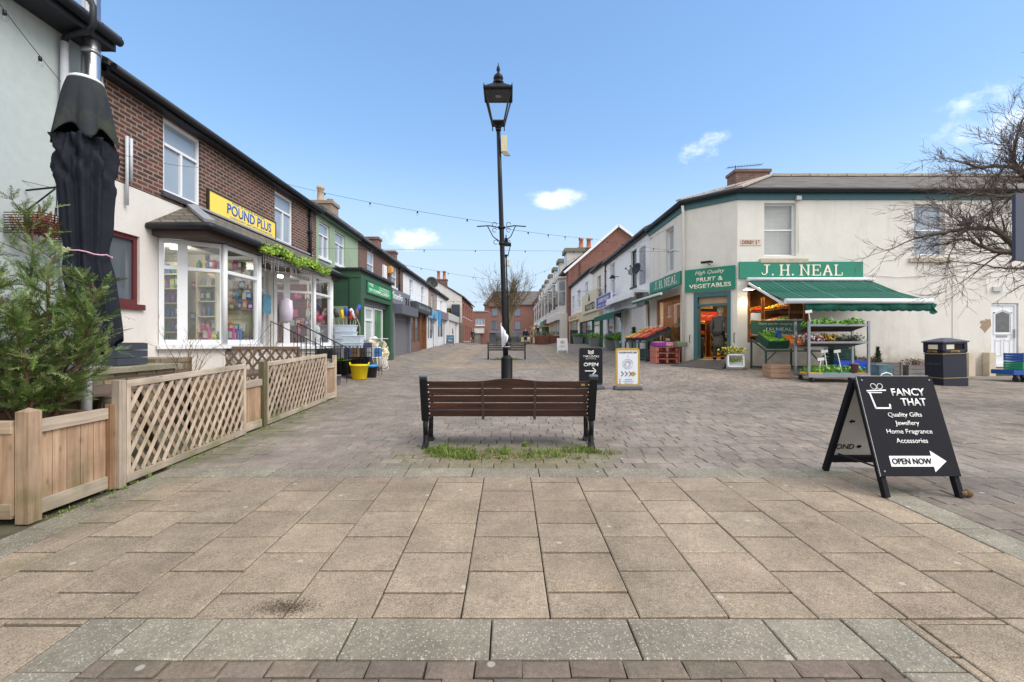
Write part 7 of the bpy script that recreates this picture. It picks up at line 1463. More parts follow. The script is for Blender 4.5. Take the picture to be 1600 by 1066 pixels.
# ================================================================== greengrocer's goods
CRG = mat('dark green crate', (24,72,56), .5); CRW = wood('pale crate slats', (196,160,136), (160,124,102), 'X', .8)
def crate(label, c, ux, uy, uz, w, d, h, m, fruit=None, where='', group='crates on the greengrocer stands', nx=9, ny=6, r=.04, leafy=False, thin=.014, cat='crate'):
    """open crate with slatted sides; c is the middle of its floor, ux/uy/uz its own axes"""
    c = Vector(c); ux = Vector(ux).normalized(); uy = Vector(uy).normalized(); uz = Vector(uz).normalized(); t = thing('crate', label, cat, c, group=group); b = MB()
    b.obox(c+uz*thin/2, ux*w/2, uy*d/2, uz*thin/2); n = 3 if h > .15 else 2; sh = (h-thin)/n
    for k in range(n):
        z = thin+sh*(k+.5)+.003
        for s in (-1, 1): b.obox(c+ux*s*(w/2-thin/2)+uz*z, ux*thin/2, uy*d/2, uz*(sh*.42)); b.obox(c+uy*s*(d/2-thin/2)+uz*z, ux*(w/2-thin), uy*thin/2, uz*(sh*.42))
    for s in (-1, 1):
        for q in (-1, 1): b.obox(c+ux*s*(w/2-thin*1.4)+uy*q*(d/2-thin*1.4)+uz*(h/2+.004), ux*.012, uy*.012, uz*h/2)
    b.build('slats', m, t)
    if fruit:
        cc = c+uz*(h-.03); f = fruit_rows(cc, ux*(w/2-.05), uy*(d/2-.05), uz, nx, ny, r)
        b2 = MB(); b2.obox(c+uz*(h*.45), ux*(w/2-.03), uy*(d/2-.03), uz*(h*.38)); o = len(f.v); f.add(b2.v, b2.f, 1)
        tag(f.build(f'{fruit}_heap' if not leafy else 'vegetable_heap', fmats(fruit), loc=cc), f"{fruit} coloured fruit heaped in the {where}", 'fruit', kind='stuff')
    return t
def leafy(name, label, c, ex, ey, h, n, mats, leaf=.05, flowers=None, kind=None, cat='plants', cone=False):
    m = MB(); c = Vector(c)
    for _ in range(n):
        p = c+Vector((random.uniform(-ex, ex), random.uniform(-ey, ey), 0)); up = Vector((random.gauss(0,.5), random.gauss(0,.5), 1)).normalized(); hh = h*random.uniform(.3, 1)
        if cone: hh = h*random.uniform(.05, 1); up = Vector((0,0,1)); p = c+Vector((p.x-c.x, p.y-c.y, 0))*(1.05-hh/h)
        q = p+up*hh; s = up.orthogonal().normalized(); a = random.uniform(0, 6.28); s = Matrix.Rotation(a, 3, up) @ s; L_ = leaf*random.uniform(.6, 1.2); w = s.cross(up)*L_*.35; d = (s+up*.5).normalized()*L_
        m.bar(p, q, .003, .003); m.add([q, q+d*.5+w, q+d, q+d*.5-w], [(0,1,2,3)], random.randint(0, len(mats)-1 if not flowers else flowers-1))
        if flowers and random.random() < .6: m.ball(q+up*.01, leaf*random.uniform(.25, .42), 6, random.randint(flowers, len(mats)-1))
    return tag(m.build(name, mats, loc=c), label, cat, kind=kind)
LG = [mat('lettuce green', (126,176,62), .6, .25, 30), mat('seedling green', (90,146,56), .6, .25, 30)]; DG = [mat('dark leaf', (48,66,50), .6, .3, 30), mat('grey leaf', (96,112,90), .6, .3, 30)]
# green stand under the big window
t = thing('fruit_stand', 'long dark green sloping fruit stand under the big awning', 'stand', (8.4, 13.7, .4)); GST = mat('dark green steel stand', (44,70,66), .5)
zg = G(8.4, 13.7); X0, X1, YF, YB = 7.46, 9.9, 13.35, 14.15
for nm, fn in (('leg', [(x, y, z1) for x in (X0, (X0+X1)/2, X1) for (y, z1) in ((YF, .62), (YB, .95))]),):
    for (x, y, z1) in fn: m = MB(); m.box(x-.022, x+.022, y-.022, y+.022, zg-.02, zg+z1); m.build(nm, GST, t)
m = MB(); 
for y, z in ((YF, .10), (YB, .10), (YF, .60), (YB, .93)): m.bar((X0, y, zg+z), (X1, y, zg+z), .04, .05)
for x in (X0, (X0+X1)/2, X1): m.bar((x, YF, zg+.10), (x, YB, zg+.10), .04, .04); m.bar((x, YF, zg+.60), (x, YB, zg+.93), .04, .04)
m.bar((X0, YF, zg+.3), (X0+.3, YF, zg+.58), .03, .03, up=(0,1,0)); m.bar((9.0, YF, zg+.3), (8.75, YF, zg+.58), .03, .03, up=(0,1,0)); m.bar((9.0, YF, zg+.3), (9.25, YF, zg+.58), .03, .03, up=(0,1,0)); m.build('frame', GST, t)
uy = Vector((0,.8,.36)).normalized(); uz = Vector((0,-.36,.8)).normalized()
for k, (nm, w, x, cm, fr) in enumerate((('dark green crate of mixed salad at the left end of the fruit stand', .62, 7.78, CRG, 'lime'), ('pale crate of oranges next to the dark green crate', .62, 8.42, CRW, 'orange'), ('white crate of lemons right of the oranges on the fruit stand', .64, 9.07, WPAINT, 'lemon'), ('pale crate of pink apples at the right end of the fruit stand', .44, 9.64, CRW, 'peach'))):
    cc = Vector((x, 13.62, zg+.79)); crate(nm, cc, (1,0,0), uy, uz, w, .62, .24 if k == 0 else .16, cm, fr, nm.split(' of ')[0]+' on the sloping stand', nx=9, ny=8, r=.05)
for k, (x, nm) in enumerate(((7.86, 'blue paper box of veg between the salad leaves'), )): tag(MB().box(x-.05, x+.06, 13.36, 13.48, zg+.98, zg+1.2).build('paper_box', mat('blue paper box', (34,90,170), .6)), nm, 'box')
leafy('salad_leaves', 'green salad heaped on the dark green crate of the fruit stand', (7.75, 13.6, zg+1.02), .22, .2, .16, 160, LG, .07, kind='stuff', cat='salad')
def price_tag(label, x, y, z, h, lean=0, s=1):
    t = thing('price_tag', label, 'price tag', (x, y, z), group='price tags on the plants'); m = MB(); m.bar((x, y, z), (x+lean, y, z+h), .022*s, .004, up=(0,1,0)); m.build('stake', WPAINT, t); m = MB(); m.obox((x+lean, y, z+h+.02), (.085*s,0,.012), (0,.003,0), (-.006,0,.036*s)); m.build('card', WPAINT, t)
# plant trolley
def trolley():
    t = thing('plant_trolley', 'tall galvanised plant trolley with two shelves in front of the awning', 'trolley', (8.24, 11.77, .3)); X0, X1, Y0, Y1 = 7.5, 8.99, 11.5, 12.04; zg = G(8.2, 11.7)
    for x in (X0, X1):
        for y in (Y0, Y1):
            m = MB(); m.box(x-.028, x+.028, y-.02, y+.02, zg+.17, 1.92)
            m.build('post', STEEL, t)
    m = MB(); m.box(X0, X1, Y0-.02, Y1+.02, zg+.16, zg+.20); m.box(X0-.03, X1+.03, Y0-.035, Y0-.005, zg+.12, zg+.22); m.box(X0-.03, X1+.03, Y1+.005, Y1+.035, zg+.12, zg+.22); m.build('base_deck', STEEL, t)
    for k, (zf, zb) in enumerate(((1.37, 1.27), (1.80, 1.66))):
        m = MB(); m.prism([Vector((X0+.03,Y0,zf)), Vector((X1-.03,Y0,zf)), Vector((X1-.03,Y1,zb)), Vector((X0+.03,Y1,zb))], (0,0,.018)); m.build('shelf_board', wood('dark plywood shelf', (92,80,76), (64,54,52), 'X', .7), t); m = MB(); m.box(X0+.02, X1-.02, Y0-.012, Y0-.001, zf-.012, zf+.04); m.build('shelf_lip', STEEL, t)
    for x in (X0+.1, X1-.1):
        for y in (Y0+.05, Y1-.05): m = MB(); m.tube([(x-.025, y, zg+.065), (x+.025, y, zg+.065)], .062, 14); m.box(x-.035, x+.035, y-.02, y+.02, zg+.06, zg+.14); m.build('caster', BLKP, t)
    for k in range(4): 
        x = 7.72+k*.36; nm = ['first', 'second', 'third', 'last'][k]
        leafy('lettuce_tray', f'{nm} tray from the left of green lettuce plants on the top trolley shelf', (x, 11.76, 1.775), .15, .2, .22 if k in (1, 3) else .12, 150, LG, .085)
        leafy('flower_tray', f'{nm} tray from the left of {["pink and white flowers","yellow flowers","dark leaved plants","grey leaved plants"][k]} on the middle trolley shelf', (x, 11.74, 1.345), .15, .2, .26, 150, [*DG, mat('pink flower', (230,110,170), .6), mat('white flower', (236,226,228), .6)] if k == 0 else [*DG, mat('yellow flower', (236,190,50), .6), mat('amber flower', (220,160,50), .6)] if k == 1 else DG, .06, flowers=2 if k < 2 else None)
        leafy('seedling_tray', f'{nm} tray from the left of seedlings on the trolley base', (x, 11.72, zg+.205), .16, .2, .2, 150, LG, .075)
        m = MB(); m.box(x-.16, x+.16, 11.52, 11.95, zg+.202, zg+.235); tag(m.build('tray', mat(['yellow', 'turquoise', 'turquoise', 'amber'][k]+' seed tray', [(236,196,60),(120,190,190),(120,190,190),(236,170,40)][k], .5), loc=(x, 11.7, zg+.2)), f"{['yellow','left turquoise','right turquoise','amber'][k]} plastic tray on the trolley base", 'tray')
    tub('plant_pot', 'purple flower pot at the right of the trolley base', 8.62, 11.56, .07, .095, .0, GREYP, handles=False, cat='pot') if False else None
    m = MB(); m.lathe([(.075,0),(.1,.2),(.105,.2),(.105,.23),(.09,.23)], (8.66, 11.55, zg+.24), 16); tag(m.build('plant_pot', mat('purple plum pot', (120,76,92), .5, .2, 20)), 'plum purple flower pot at the right end of the trolley base', 'pot')
    for k, (x, z, h, l, nm) in enumerate(((7.82, zg+.25, .30, .05, 'shortest white price tag in the seedlings on the trolley base'), (8.04, zg+.25, .5, -.08, 'tall white price tag leaning left in the seedlings'), (8.4, zg+.25, .5, -.12, 'tall white price tag nearest the plum pot on the trolley base'), (7.62, 1.80, .34, -.06, 'white price tag at the left above the top trolley shelf'))): price_tag(nm, x, 11.6, z, h, l)
trolley()
# crates stacked on the ground
def ground_crate(label, x, y, w, d, h, m, n=1): 
    for k in range(n): crate(label if n == 1 else f"{label}, {ORD[k] if k else 'bottom'} of its stack", (x, y, G(x, y)+k*(h+.012)), (1,0,0), (0,1,0), (0,0,1), w, d, h, m, group=None if n == 1 else 'stacked crates')
ground_crate('pale wooden slatted crate on the paving left of the plant trolley', 7.15, 12.3, .52, .42, .36, CRW)
ground_crate('pink brown wooden crate behind the right wheel of the trolley', 8.95, 12.5, .55, .4, .2, CRW)
ground_crate('dark green stacking crate behind the trolley', 9.55, 13.3, .6, .42, .24, CRG, 4)
tag(MB().box(9.2, 9.95, 12.75, 13.05, .62, .86).build('blue_crate', mat('bright blue crate', (30,80,210), .45, .1, 8)), 'bright blue plastic crate seen through the trolley', 'crate')
tag(MB().box(9.22, 9.93, 12.77, 13.03, G(9.5,12.9), .615).build('crate_support', CRW), 'wooden box under the bright blue crate', 'crate')
tag(MB().box(9.9, 10.3, 12.3, 12.7, G(10,12.5), .78).build('compost_bag', mat('blue green compost bag', (104,136,146), .6, .6, 6)), 'pale blue green sack right behind the trolley post', 'sack')
# timber planters along the cream wall with small conifers
for i, (x0, x1, nm) in enumerate(((10.2, 11.75, 'left'), (11.95, 13.5, 'right'))):
    zg = G((x0+x1)/2, 13.9)-.02; t = thing('planter_box', f'{nm} low grey timber planter against the cream wall behind the litter bin', 'planter', (x0, 13.9, zg), group='grey planters by the cream wall')
    m = MB()
    for k in range(3): m.box(x0, x1, 13.75, 14.2, zg+.015+k*.125, zg+.13+k*.125)
    m.box(x0-.012, x0+.05, 13.735, 13.8, zg, zg+.4); m.box(x1-.05, x1+.012, 13.735, 13.8, zg, zg+.4); m.box((x0+x1)/2-.02, (x0+x1)/2+.02, 13.737, 13.76, zg+.01, zg+.39); m.build('slatted_side', wood('silver grey planter boards', (142,138,136), (112,108,106), 'X', .8), t)
    m = MB(); m.box(x0+.03, x1-.03, 13.8, 14.15, zg+.33, zg+.375); m.build('soil', mat('dark planter soil', (70,56,46), .95, .4, 25), t)
    for k, dx in enumerate((.25, 1.0) if i == 0 else (.35, .9)):
        x = x0+dx; tall = i == 0
        leafy('small_conifer' if tall else 'heather', f"{['first','second'][k]} {'upright green dwarf conifer' if tall else 'low russet heather clump'} in the {nm} grey planter", (x, 13.97, zg+.37), .11 if tall else .2, .1, .48 if tall else .2, 420 if tall else 160, [mat('dwarf conifer', (52,84,48), .7, .3, 30), mat('dwarf conifer pale', (76,104,60), .7, .3, 30)] if tall else [mat('russet heather', (124,84,72), .8, .3, 30), mat('olive heather', (96,100,66), .8, .3, 30)], .06, cat='shrub', cone=tall)
    if i == 0: leafy('heather', 'russet heather clump between the two dwarf conifers', (x0+.62, 13.95, zg+.37), .26, .1, .2, 200, [mat('russet heather', (124,84,72), .8, .3, 30), mat('olive heather', (96,100,66), .8, .3, 30)], .06, cat='shrub')
# blue trolley with crates at the right edge
t = thing('crate_dolly', 'blue dolly on black casters by the white door at the right edge', 'dolly', (13.9, 12.4, .3)); x0 = xat(1578, 12.6); zg = G(14, 12.6)
m = MB(); m.box(x0, x0+.9, 12.5, 13.1, zg+.2, zg+.32); m.build('deck', mat('royal blue plastic', (36,80,160), .45), t)
for dx in (.12, .3, .78): m = MB(); m.tube([(x0+dx-.03, 12.55, zg+.08), (x0+dx+.03, 12.55, zg+.08)], .08, 14); m.box(x0+dx-.04, x0+dx+.04, 12.52, 12.6, zg+.1, zg+.2); m.build('caster', BLKP, t)
for k in range(2): crate(['green plastic crate on the blue dolly at the right edge', 'blue plastic crate on top of the green one at the right edge'][k], (x0+.58, 12.8, zg+.325+k*.235), (1,0,0), (0,1,0), (0,0,1), .56, .5, .22, [mat('jade green crate', (32,150,110), .45), mat('royal blue plastic', (36,80,160), .45)][k], group=None)
# white box of plants at the doorway
p = CH.P(1.62, 0, .55); zg = G(p.x, p.y)
tag(MB().box(p.x-.0, p.x+.42, p.y-.12, p.y+.2, zg, zg+.36).build('stone_block', mat('rough pink stone', (170,146,128), .95, .25, 9, bump=.6)), 'rough stone block propping the white box by the doorway', 'block')
t = thing('display_box', 'white wooden display box tilted up beside the corner doorway', 'display box', (p.x, p.y, zg)); ux = Vector((1,-.15,0)).normalized(); c = Vector((p.x+.05, p.y-.35, zg+.02)); uy = Vector((.35,.75,1.0)).normalized()
n_ = ux.cross(uy).normalized()
m = MB(); w, L_ = .48, .5
for (a, c1, d, e) in ((-w/2, -w/2+.04, 0, L_), (w/2-.04, w/2, 0, L_), (-w/2, w/2, 0, .05), (-w/2, w/2, L_-.05, L_)): m.obox(c+ux*(a+c1)/2+uy*(d+e)/2, ux*(c1-a)/2, uy*(e-d)/2, n_*.08)
m.obox(c+uy*L_/2-n_*.06, ux*w/2, uy*L_/2, n_*.01); m.build('frame', WHITE, t)
leafy('herb_plants', 'green herbs and bulbs inside the tilted white display box', c+uy*.25+n_*.0, .16, .12, .1, 130, [*LG, mat('bulb brown', (170,130,96), .7)], .06, cat='plants')
leafy('daffodils', 'yellow daffodils with green leaves on the white display box', (p.x+.18, p.y+.02, zg+.42), .26, .12, .26, 130, [LG[1], DG[0], mat('daffodil yellow', (246,214,60), .6), mat('pale daffodil', (246,236,150), .6)], .075, flowers=2, cat='flowers')
# street side display: sloping racks of fruit crates along the window
RX = 5.0; zr = G(5.5, 18)
t = thing('fruit_stand', 'dark green steel racks carrying the sloping fruit crates along the street side', 'stand', (5.4, 18, zr))
m = MB()
for y in (16.75, 17.7, 18.65, 19.7):
    for (x, z) in ((RX, .70), (5.9, 1.13)): m.box(x-.025, x+.025, y-.025, y+.025, zr-.06, zr+z)
    m.bar((RX, y, zr+.70), (5.9, y, zr+1.13), .04, .05)
    m.bar((RX, y, zr+.08), (5.9, y, zr+.08), .04, .05)
for (x, z) in ((RX, .68), (5.9, 1.11), (RX, .08)): m.bar((x, 16.75, zr+z), (x, 19.7, zr+z), .04, .05)
m.build('frame', GST, t)
ux2 = Vector((0,-1,0)); uy2 = Vector((.9,0,.43)).normalized(); uz2 = Vector((-.43,0,.9)).normalized(); names = ['lemon', 'orange', 'peach', 'tomato', 'orange', 'apple']
for k, fr in enumerate(names):
    y = 19.45-k*.49
    for j in range(2): crate(f"black edged crate of {fr} coloured fruit, {['far','second','third','fourth','fifth','near'][k]} column, {['lower','upper'][j]} row of the street side racks", Vector((RX+.02, y, zr+.74))+uy2*(.24+j*.50), ux2, uy2, uz2, .46, .48, .12, BLKP, fr, f"{['lower','upper'][j]} crate of the {['far','second','third','fourth','fifth','near'][k]} column on the street side", nx=7, ny=7, r=.046)
for k in range(5): price_tag(f"{ORD[k] if k else 'nearest'} small price tag standing in the street side fruit racks", 5.6, 17.0+k*.55, zr+1.05, .22, s=.7)
tag(MB().box(5.15, 5.85, 17.0, 19.5, zr+.02, zr+.4).build('spare_boxes', mat('dark cartons', (60,70,66), .8, .5, 3)), 'dark cartons stored under the street side racks', 'cartons')
PINK = mat('salmon pink pallet', (196,116,100), .75, .15, 8)
for k in range(3):
    z = G(5.6, 16.05)+.005+k*.2; t = thing('wooden_tray', f"salmon pink wooden tray, {['bottom','middle','top'][k]} of the stack at the near end of the racks", 'tray', (5.6, 16.05, z), group='salmon pink trays'); m = MB(); 
    for y in (15.85, 16.05, 16.25, 16.45): m.box(5.1, 6.0 if y > 15.95 else 5.85, y-.04, y+.04, z+.15, z+.17)
    for x in (5.1, 5.42, 5.75): m.box(x, x+.05, 15.8, 16.5, z+.02, z+.148)
    for x in (5.06, 5.84): m.box(x, x+.03, 15.8, 16.5, z, z+.19)
    m.build('slats', PINK, t)
z = G(5.6, 16.05)+.61
for k, (x, y, c, nm, fr) in enumerate(((5.22, 16.0, 'purple', 'purple printed fruit box at the near end of the street racks', 'peach'), (5.6, 16.1, 'pink', 'pink and white fruit box behind the purple one', 'apple'), (5.85, 15.75, 'green grey', 'green grey box of dark fruit nearest the drainpipe', 'lime'))):
    crate(nm, (x, y, z), (1,0,0), (0,1,0), (0,0,1), .36, .46, .13, mat(c+' fruit box', [(150,50,170),(236,170,190),(120,130,110)][k], .6, .3, 14), fr, nm, nx=6, ny=6, r=.036)
# potted plants along the right terrace
for k, (px, Y, w, nm) in enumerate(((903, 36, .8, 'grey tub with pale shrub furthest up the right terrace'), (928, 30.5, .7, 'dark tub of green leaves by the dark green pilaster'), (953, 25.2, .62, 'square grey planter of mixed plants by the blue frame'), (968, 24.4, .5, 'square grey planter with a rounded green bush'), (990, 21.4, .42, 'pot with a pointed green conifer before the roller shutter'))):
    x = xat(px, Y); z = G(x, Y); t = thing('plant_pot', nm, 'planter', (x, Y, z), group='pots along the right terrace'); m = MB(); m.lathe([(w*.5,0),(w*.62,.5),(w*.66,.5),(w*.66,.55),(w*.5,.55)], (x, Y, z), 4, rot=math.pi/4, sm=False); m.build('pot', mat('grey stone pot', (126,128,132), .8, .15, 9), t)
    leafy('pot_shrub', f"leaves of the {['pale shrub','low green plant','mixed plants','rounded green bush','pointed green conifer'][k]} in the {['furthest tub','dark tub','square planter','second square planter','shutter pot'][k]}", (x, Y, z+.5), w*.42, w*.4, [.35,.4,.4,.5,.75][k], 420, LG if k in (1, 3) else [LG[1], DG[1]] if k != 4 else [mat('dwarf conifer pale', (76,104,60), .7, .3, 30), LG[1]], .1, cat='shrub', cone=(k == 4))
tag(MB().box(xat(897, 37)-.3, xat(897, 37)+.3, 36.9, 37.3, G(5.2,37), G(5.2,37)+1.1).build('waste_bin', mat('dark grey bin', (52,54,60), .6)), 'dark grey bin beside the furthest pot on the right terrace', 'bin')
# timber seating pen outside the cafe up the street
t = thing('seating_pen', 'timber framed cafe seating pen with planter boxes up the street on the right', 'seating pen', (3.8, 52, .9)); HONEY = wood('honey timber', (206,164,104), (170,126,72), 'X', .7); RUST = mat('red brown boards', (116,72,56), .8, .3, 5)
zg = G(3.5, 50)
for (x, y) in ((2.7, 52), (2.7, 58), (5.2, 52), (5.2, 58)): m = MB(); m.box(x-.07, x+.07, y-.07, y+.07, zg, zg+2.1); m.build('post', HONEY, t)
m = MB(); m.box(2.6, 5.3, 51.95, 52.05, zg+1.95, zg+2.1); m.box(2.6, 5.3, 51.95, 52.05, zg+.75, zg+1.05); m.box(2.63, 2.77, 52, 58, zg+1.95, zg+2.1); m.box(2.65, 2.75, 52, 58, zg+.75, zg+1.05); m.build('rail', HONEY, t)
for k, (x0, x1, y) in enumerate(((2.9, 3.9, 45.5), (4.0, 5.2, 45.8), (2.75, 3.3, 48.5), (3.6, 4.6, 49.5))):
    tt = thing('planter_box', ['red brown boarded planter, nearest left by the cafe pen', 'red brown boarded planter, nearest right by the cafe pen', 'narrow red brown planter at the street corner of the cafe pen', 'red brown planter inside the cafe pen'][k], 'planter', (x0, y, zg), group='red brown cafe planters'); m = MB(); m.box(x0, x1, y, y+.6, zg, zg+.85); m.box(x0+.05, x1-.05, y+.05, y+.55, zg+.85, zg+.86); m.build('boards', RUST, tt)
    leafy('cafe_plant', f"scrubby plants in the {['near left','near right','corner','inner'][k]} red brown cafe planter", ((x0+x1)/2, y+.3, zg+.86), .4, .2, .5, 70, DG+[mat('straw leaf', (170,150,110), .8)], .16, cat='plants')

# ================================================================== trees, birds, lights, people
def tree(name, label, base, segs, seed, twig_m, bark_m, levels, trunk=None, limbs=(), tw=.004, spread=.5, up=.1, nchild=(2,3), shrink=.68):
    """segs: list of (start, direction, length, radius) main limbs; thin twigs are their own part"""
    rnd = random.Random(seed); t = thing(name, label, 'tree', base); b1, b2 = MB(), MB()
    if trunk: b1.tube(*trunk, n=12)
    def grow(p, d, l, r, dep):
        n = 4; pts = [p]; dirs = [d]
        for i in range(n):
            d = (d+Vector((rnd.gauss(0,.13), rnd.gauss(0,.13), rnd.gauss(up*.3,.11)))).normalized(); p = p+d*l/n; pts.append(p); dirs.append(d)
        rs = [max(tw*.6, r*(1-.14*i)) for i in range(n+1)]
        (b1 if r > .02 else b2).tube(pts, rs, 7 if r > .03 else 4 if r > .01 else 3, cap=False)
        if dep <= 0: return
        for k in range(rnd.randint(*nchild)+(1 if dep > 2 else 0)):
            i = rnd.randint(1, n); grow(pts[i], (dirs[i]+Vector((rnd.gauss(0,spread), rnd.gauss(0,spread), rnd.gauss(up,spread*.8)))).normalized(), l*shrink*rnd.uniform(.75,1.15), max(tw, rs[i]*.6), dep-1)
        grow(pts[-1], (dirs[-1]+Vector((rnd.gauss(0,.2), rnd.gauss(0,.2), rnd.gauss(up,.2)))).normalized(), l*.78, rs[-1]*.9, dep-1)
    for (pts, r0, r1, dens, ln, lv) in limbs:      # bent main limbs given as paths
        P = [Vector(p) for p in pts]; fine = []
        for i in range(len(P)-1):
            a, b_, c_, d_ = P[max(i-1, 0)], P[i], P[i+1], P[min(i+2, len(P)-1)]
            for k in range(5):
                u = k/5; fine.append(.5*((2*b_)+(c_-a)*u+(2*a-5*b_+4*c_-d_)*u*u+(3*b_-a-3*c_+d_)*u**3)+Vector((rnd.gauss(0,.008), rnd.gauss(0,.008), rnd.gauss(0,.008))))
        fine.append(P[-1]); nf = len(fine); b1.tube(fine, [r0+(r1-r0)*i/(nf-1) for i in range(nf)], 8)
        for _ in range(dens):
            i = rnd.randint(1, nf-2); t_ = (fine[i+1]-fine[i]).normalized(); grow(fine[i], (t_*.9+Vector((rnd.gauss(0,.45), rnd.gauss(0,.55), rnd.gauss(.12,.5)))).normalized(), ln*rnd.uniform(.6, 1.2), max(tw, (r0+(r1-r0)*i/nf)*.42), lv)
        grow(fine[-1], (fine[-1]-fine[-3]).normalized(), ln, r1*.9, lv)
    for (p, d, l, r) in segs: grow(Vector(p), Vector(d).normalized(), l, r, levels)
    b1.build('trunk', bark_m, t); b2.build('twigs', twig_m, t); return t
BARK = mat('mossy grey bark', (98,88,72), .95, .3, 12, bump=.8, bscale=30, stain=.6, staincol=(104,108,52), stscale=4); TWIG = mat('purple brown twigs', (96,80,74), .85, .2, 20)
bx, by = 10.75, 8.0
def tp(px, py, Y): return at(px, py, Y)
L1 = lambda Y, *pp: [at(px, py, Y) for px, py in pp]
tree('bare_tree', 'large bare tree reaching in from the right edge with mossy limbs', (bx, by, G(bx,by)), [],
    9, TWIG, BARK, 3, limbs=[
        (L1(8.0, (1690,470), (1620,418), (1586,387), (1557,361), (1526,356), (1498,360), (1462,366), (1432,372)), .062, .018, 26, .5, 3),
        (L1(7.9, (1690,450), (1620,402), (1586,396), (1552,392), (1530,383), (1510,374), (1480,380)), .05, .014, 18, .48, 3),
        (L1(8.1, (1690,330), (1630,285), (1590,264), (1560,260), (1534,262), (1505,255)), .055, .015, 20, .42, 3),
        (L1(8.0, (1690,380), (1640,320), (1600,304), (1570,307), (1530,303), (1490,310)), .05, .012, 20, .45, 3),
        (L1(8.2, (1690,330), (1620,290), (1588,262), (1584,240), (1590,212), (1600,185)), .05, .012, 14, .4, 3),
        (L1(7.8, (1690,350), (1640,300), (1610,240), (1612,200)), .05, .015, 10, .4, 3),
        (L1(8.0, (1690,440), (1640,425), (1600,420), (1560,418), (1520,412)), .03, .008, 9, .36, 2),
        (L1(7.9, (1690,490), (1640,450), (1600,446), (1575,459)), .02, .006, 4, .2, 1)],
    trunk=([(bx,by,0), (bx-.03,by,1.6), tp(1700,470,8.0), tp(1695,380,8.0), tp(1690,320,8.0), tp(1690,250,8.0)], [.24,.2,.17,.14,.11,.06]), tw=.0034, spread=.40, up=.06, nchild=(2,3), shrink=.66)
tx, ty = .0, 44.0; tz = G(0, 44)
segs = []
rt = random.Random(4)
for k in range(11): a = k*.571+rt.uniform(-.2,.2); s = rt.uniform(.35,.75); segs.append(((tx+.12*math.cos(a), ty+.12*math.sin(a), tz+1.7+rt.uniform(0,1.1)), (s*math.cos(a), s*math.sin(a), 1), 1.9, .085))
tree('pollarded_tree', 'bare pollarded tree in the middle of the street behind the lamp post', (tx, ty, tz), segs, 12, mat('olive brown twigs', (112,98,72), .9, .2, 20), mat('olive grey bark', (116,104,80), .95, .3, 12, bump=.6), 4, trunk=([(tx,ty,tz-.1), (tx,ty,tz+1.2), (tx,ty,tz+2.2), (tx,ty,tz+3.2)], [.34,.28,.3,.18]), tw=.012, spread=.36, up=.12, shrink=.62)
# pigeon on the limb
def pigeon():
    c = at(1511, 349, 8.0); t = thing('pigeon', 'grey wood pigeon perched on a bare limb of the right hand tree', 'bird', c); m = MB()
    prof = [((-.17,.0,-.045),.014), ((-.11,0,-.02),.035), ((-.05,0,.0),.06), ((.02,0,.02),.066), ((.07,0,.05),.05), ((.095,0,.085),.03), ((.115,0,.108),.029), ((.14,0,.11),.018), ((.165,0,.103),.004)]
    m.tube([c+Vector(p) for p, r in prof], [r for p, r in prof], 10); m.build('body', mat('pigeon grey', (86,90,104), .8, .3, 30), t)
    m = MB()
    for s in (-1, 1): m.tube([c+Vector((.01,s*.03,-.05)), c+Vector((.02,s*.03,-.10))], .006, 5); m.tube([c+Vector((.05,s*.055,.03)), c+Vector((-.06,s*.06,-.01)), c+Vector((-.14,s*.02,-.04))], [.03,.03,.008], 6)
    m.build('wing', mat('pigeon wing', (70,74,88), .8), t)
pigeon()
# dark slate panel hanging in at the right edge
sb = thing('banner', 'dark slate blue panel hanging at the right edge of the tree', 'panel', at(1600, 350, 6.6)); a = at(1587, 303, 6.6); c = at(1587, 406, 6.6)
m = MB(); m.prism([a, Vector((a.x+.55, a.y+.2, a.z+.1)), Vector((c.x+.55, c.y+.2, c.z)), c], (.0,.05,0)); m.build('board', mat('dark slate panel', (52,60,80), .6, .05), sb)
m = MB(); m.tube([(a.x+.48, a.y+.23, 0), (a.x+.48, a.y+.23, a.z+.2)], .04, 8); m.build('pole', IRON, sb)
# festoon lights
def festoon(label, pts, bulbs=True, r=.006, step=.62, sag=0, bs=1.0):
    r *= .62
    t = thing('string_lights', label, 'string lights', pts[0], group='festoon cables over the street'); P = [Vector(p) for p in pts]; path = []
    for A, B in zip(P[:-1], P[1:]):
        n = max(8, int((B-A).length/.4))
        for i in range(n): f_ = i/n; path.append(A.lerp(B, f_)+Vector((0,0,-sag*(B-A).length*4*f_*(1-f_))))
    path.append(P[-1]); m = MB(); m.tube(path, r, 5); m.build('cable', IRON, t)
    if bulbs:
        m1, m2 = MB(), MB(); acc = 0
        for A, B in zip(path[:-1], path[1:]):
            acc += (B-A).length
            if acc > step: acc = 0; so = MB().tube([B, B+Vector((0,0,-.05*bs))], .018*bs, 7).build('socket', IRON, t); MB().ball(B+Vector((0,0,-.085*bs)), .03*bs, 8, sz=1.15).build('bulb', clear_glass('clear bulb glass', (.96,.96,.95), .8), so)
        pass
lx, lz = -.16, 3.95
festoon('festoon cable in front of the pale roughcast house at the top left', [at(-60, -75, 4.4), at(95, 128, 5.6)], sag=.02, step=.5)
festoon('thin cable crossing the pale house and sooty brick wall', [at(-30, 190, 5.6), at(72, 228, 6.0), at(170, 236, 6.55), at(313, 262, 8.6)], bulbs=False, sag=.02, r=.005)
festoon('lower thin cable sagging across the pale house', [at(-20, 266, 5.4), at(76, 292, 5.9)], bulbs=False, sag=.02, r=.005)
festoon('festoon string from the sooty brick eaves to the near lamp post', [at(440, 286, 11.8), (lx-.0, 10.55, lz+.15)], sag=.012, step=1.15)
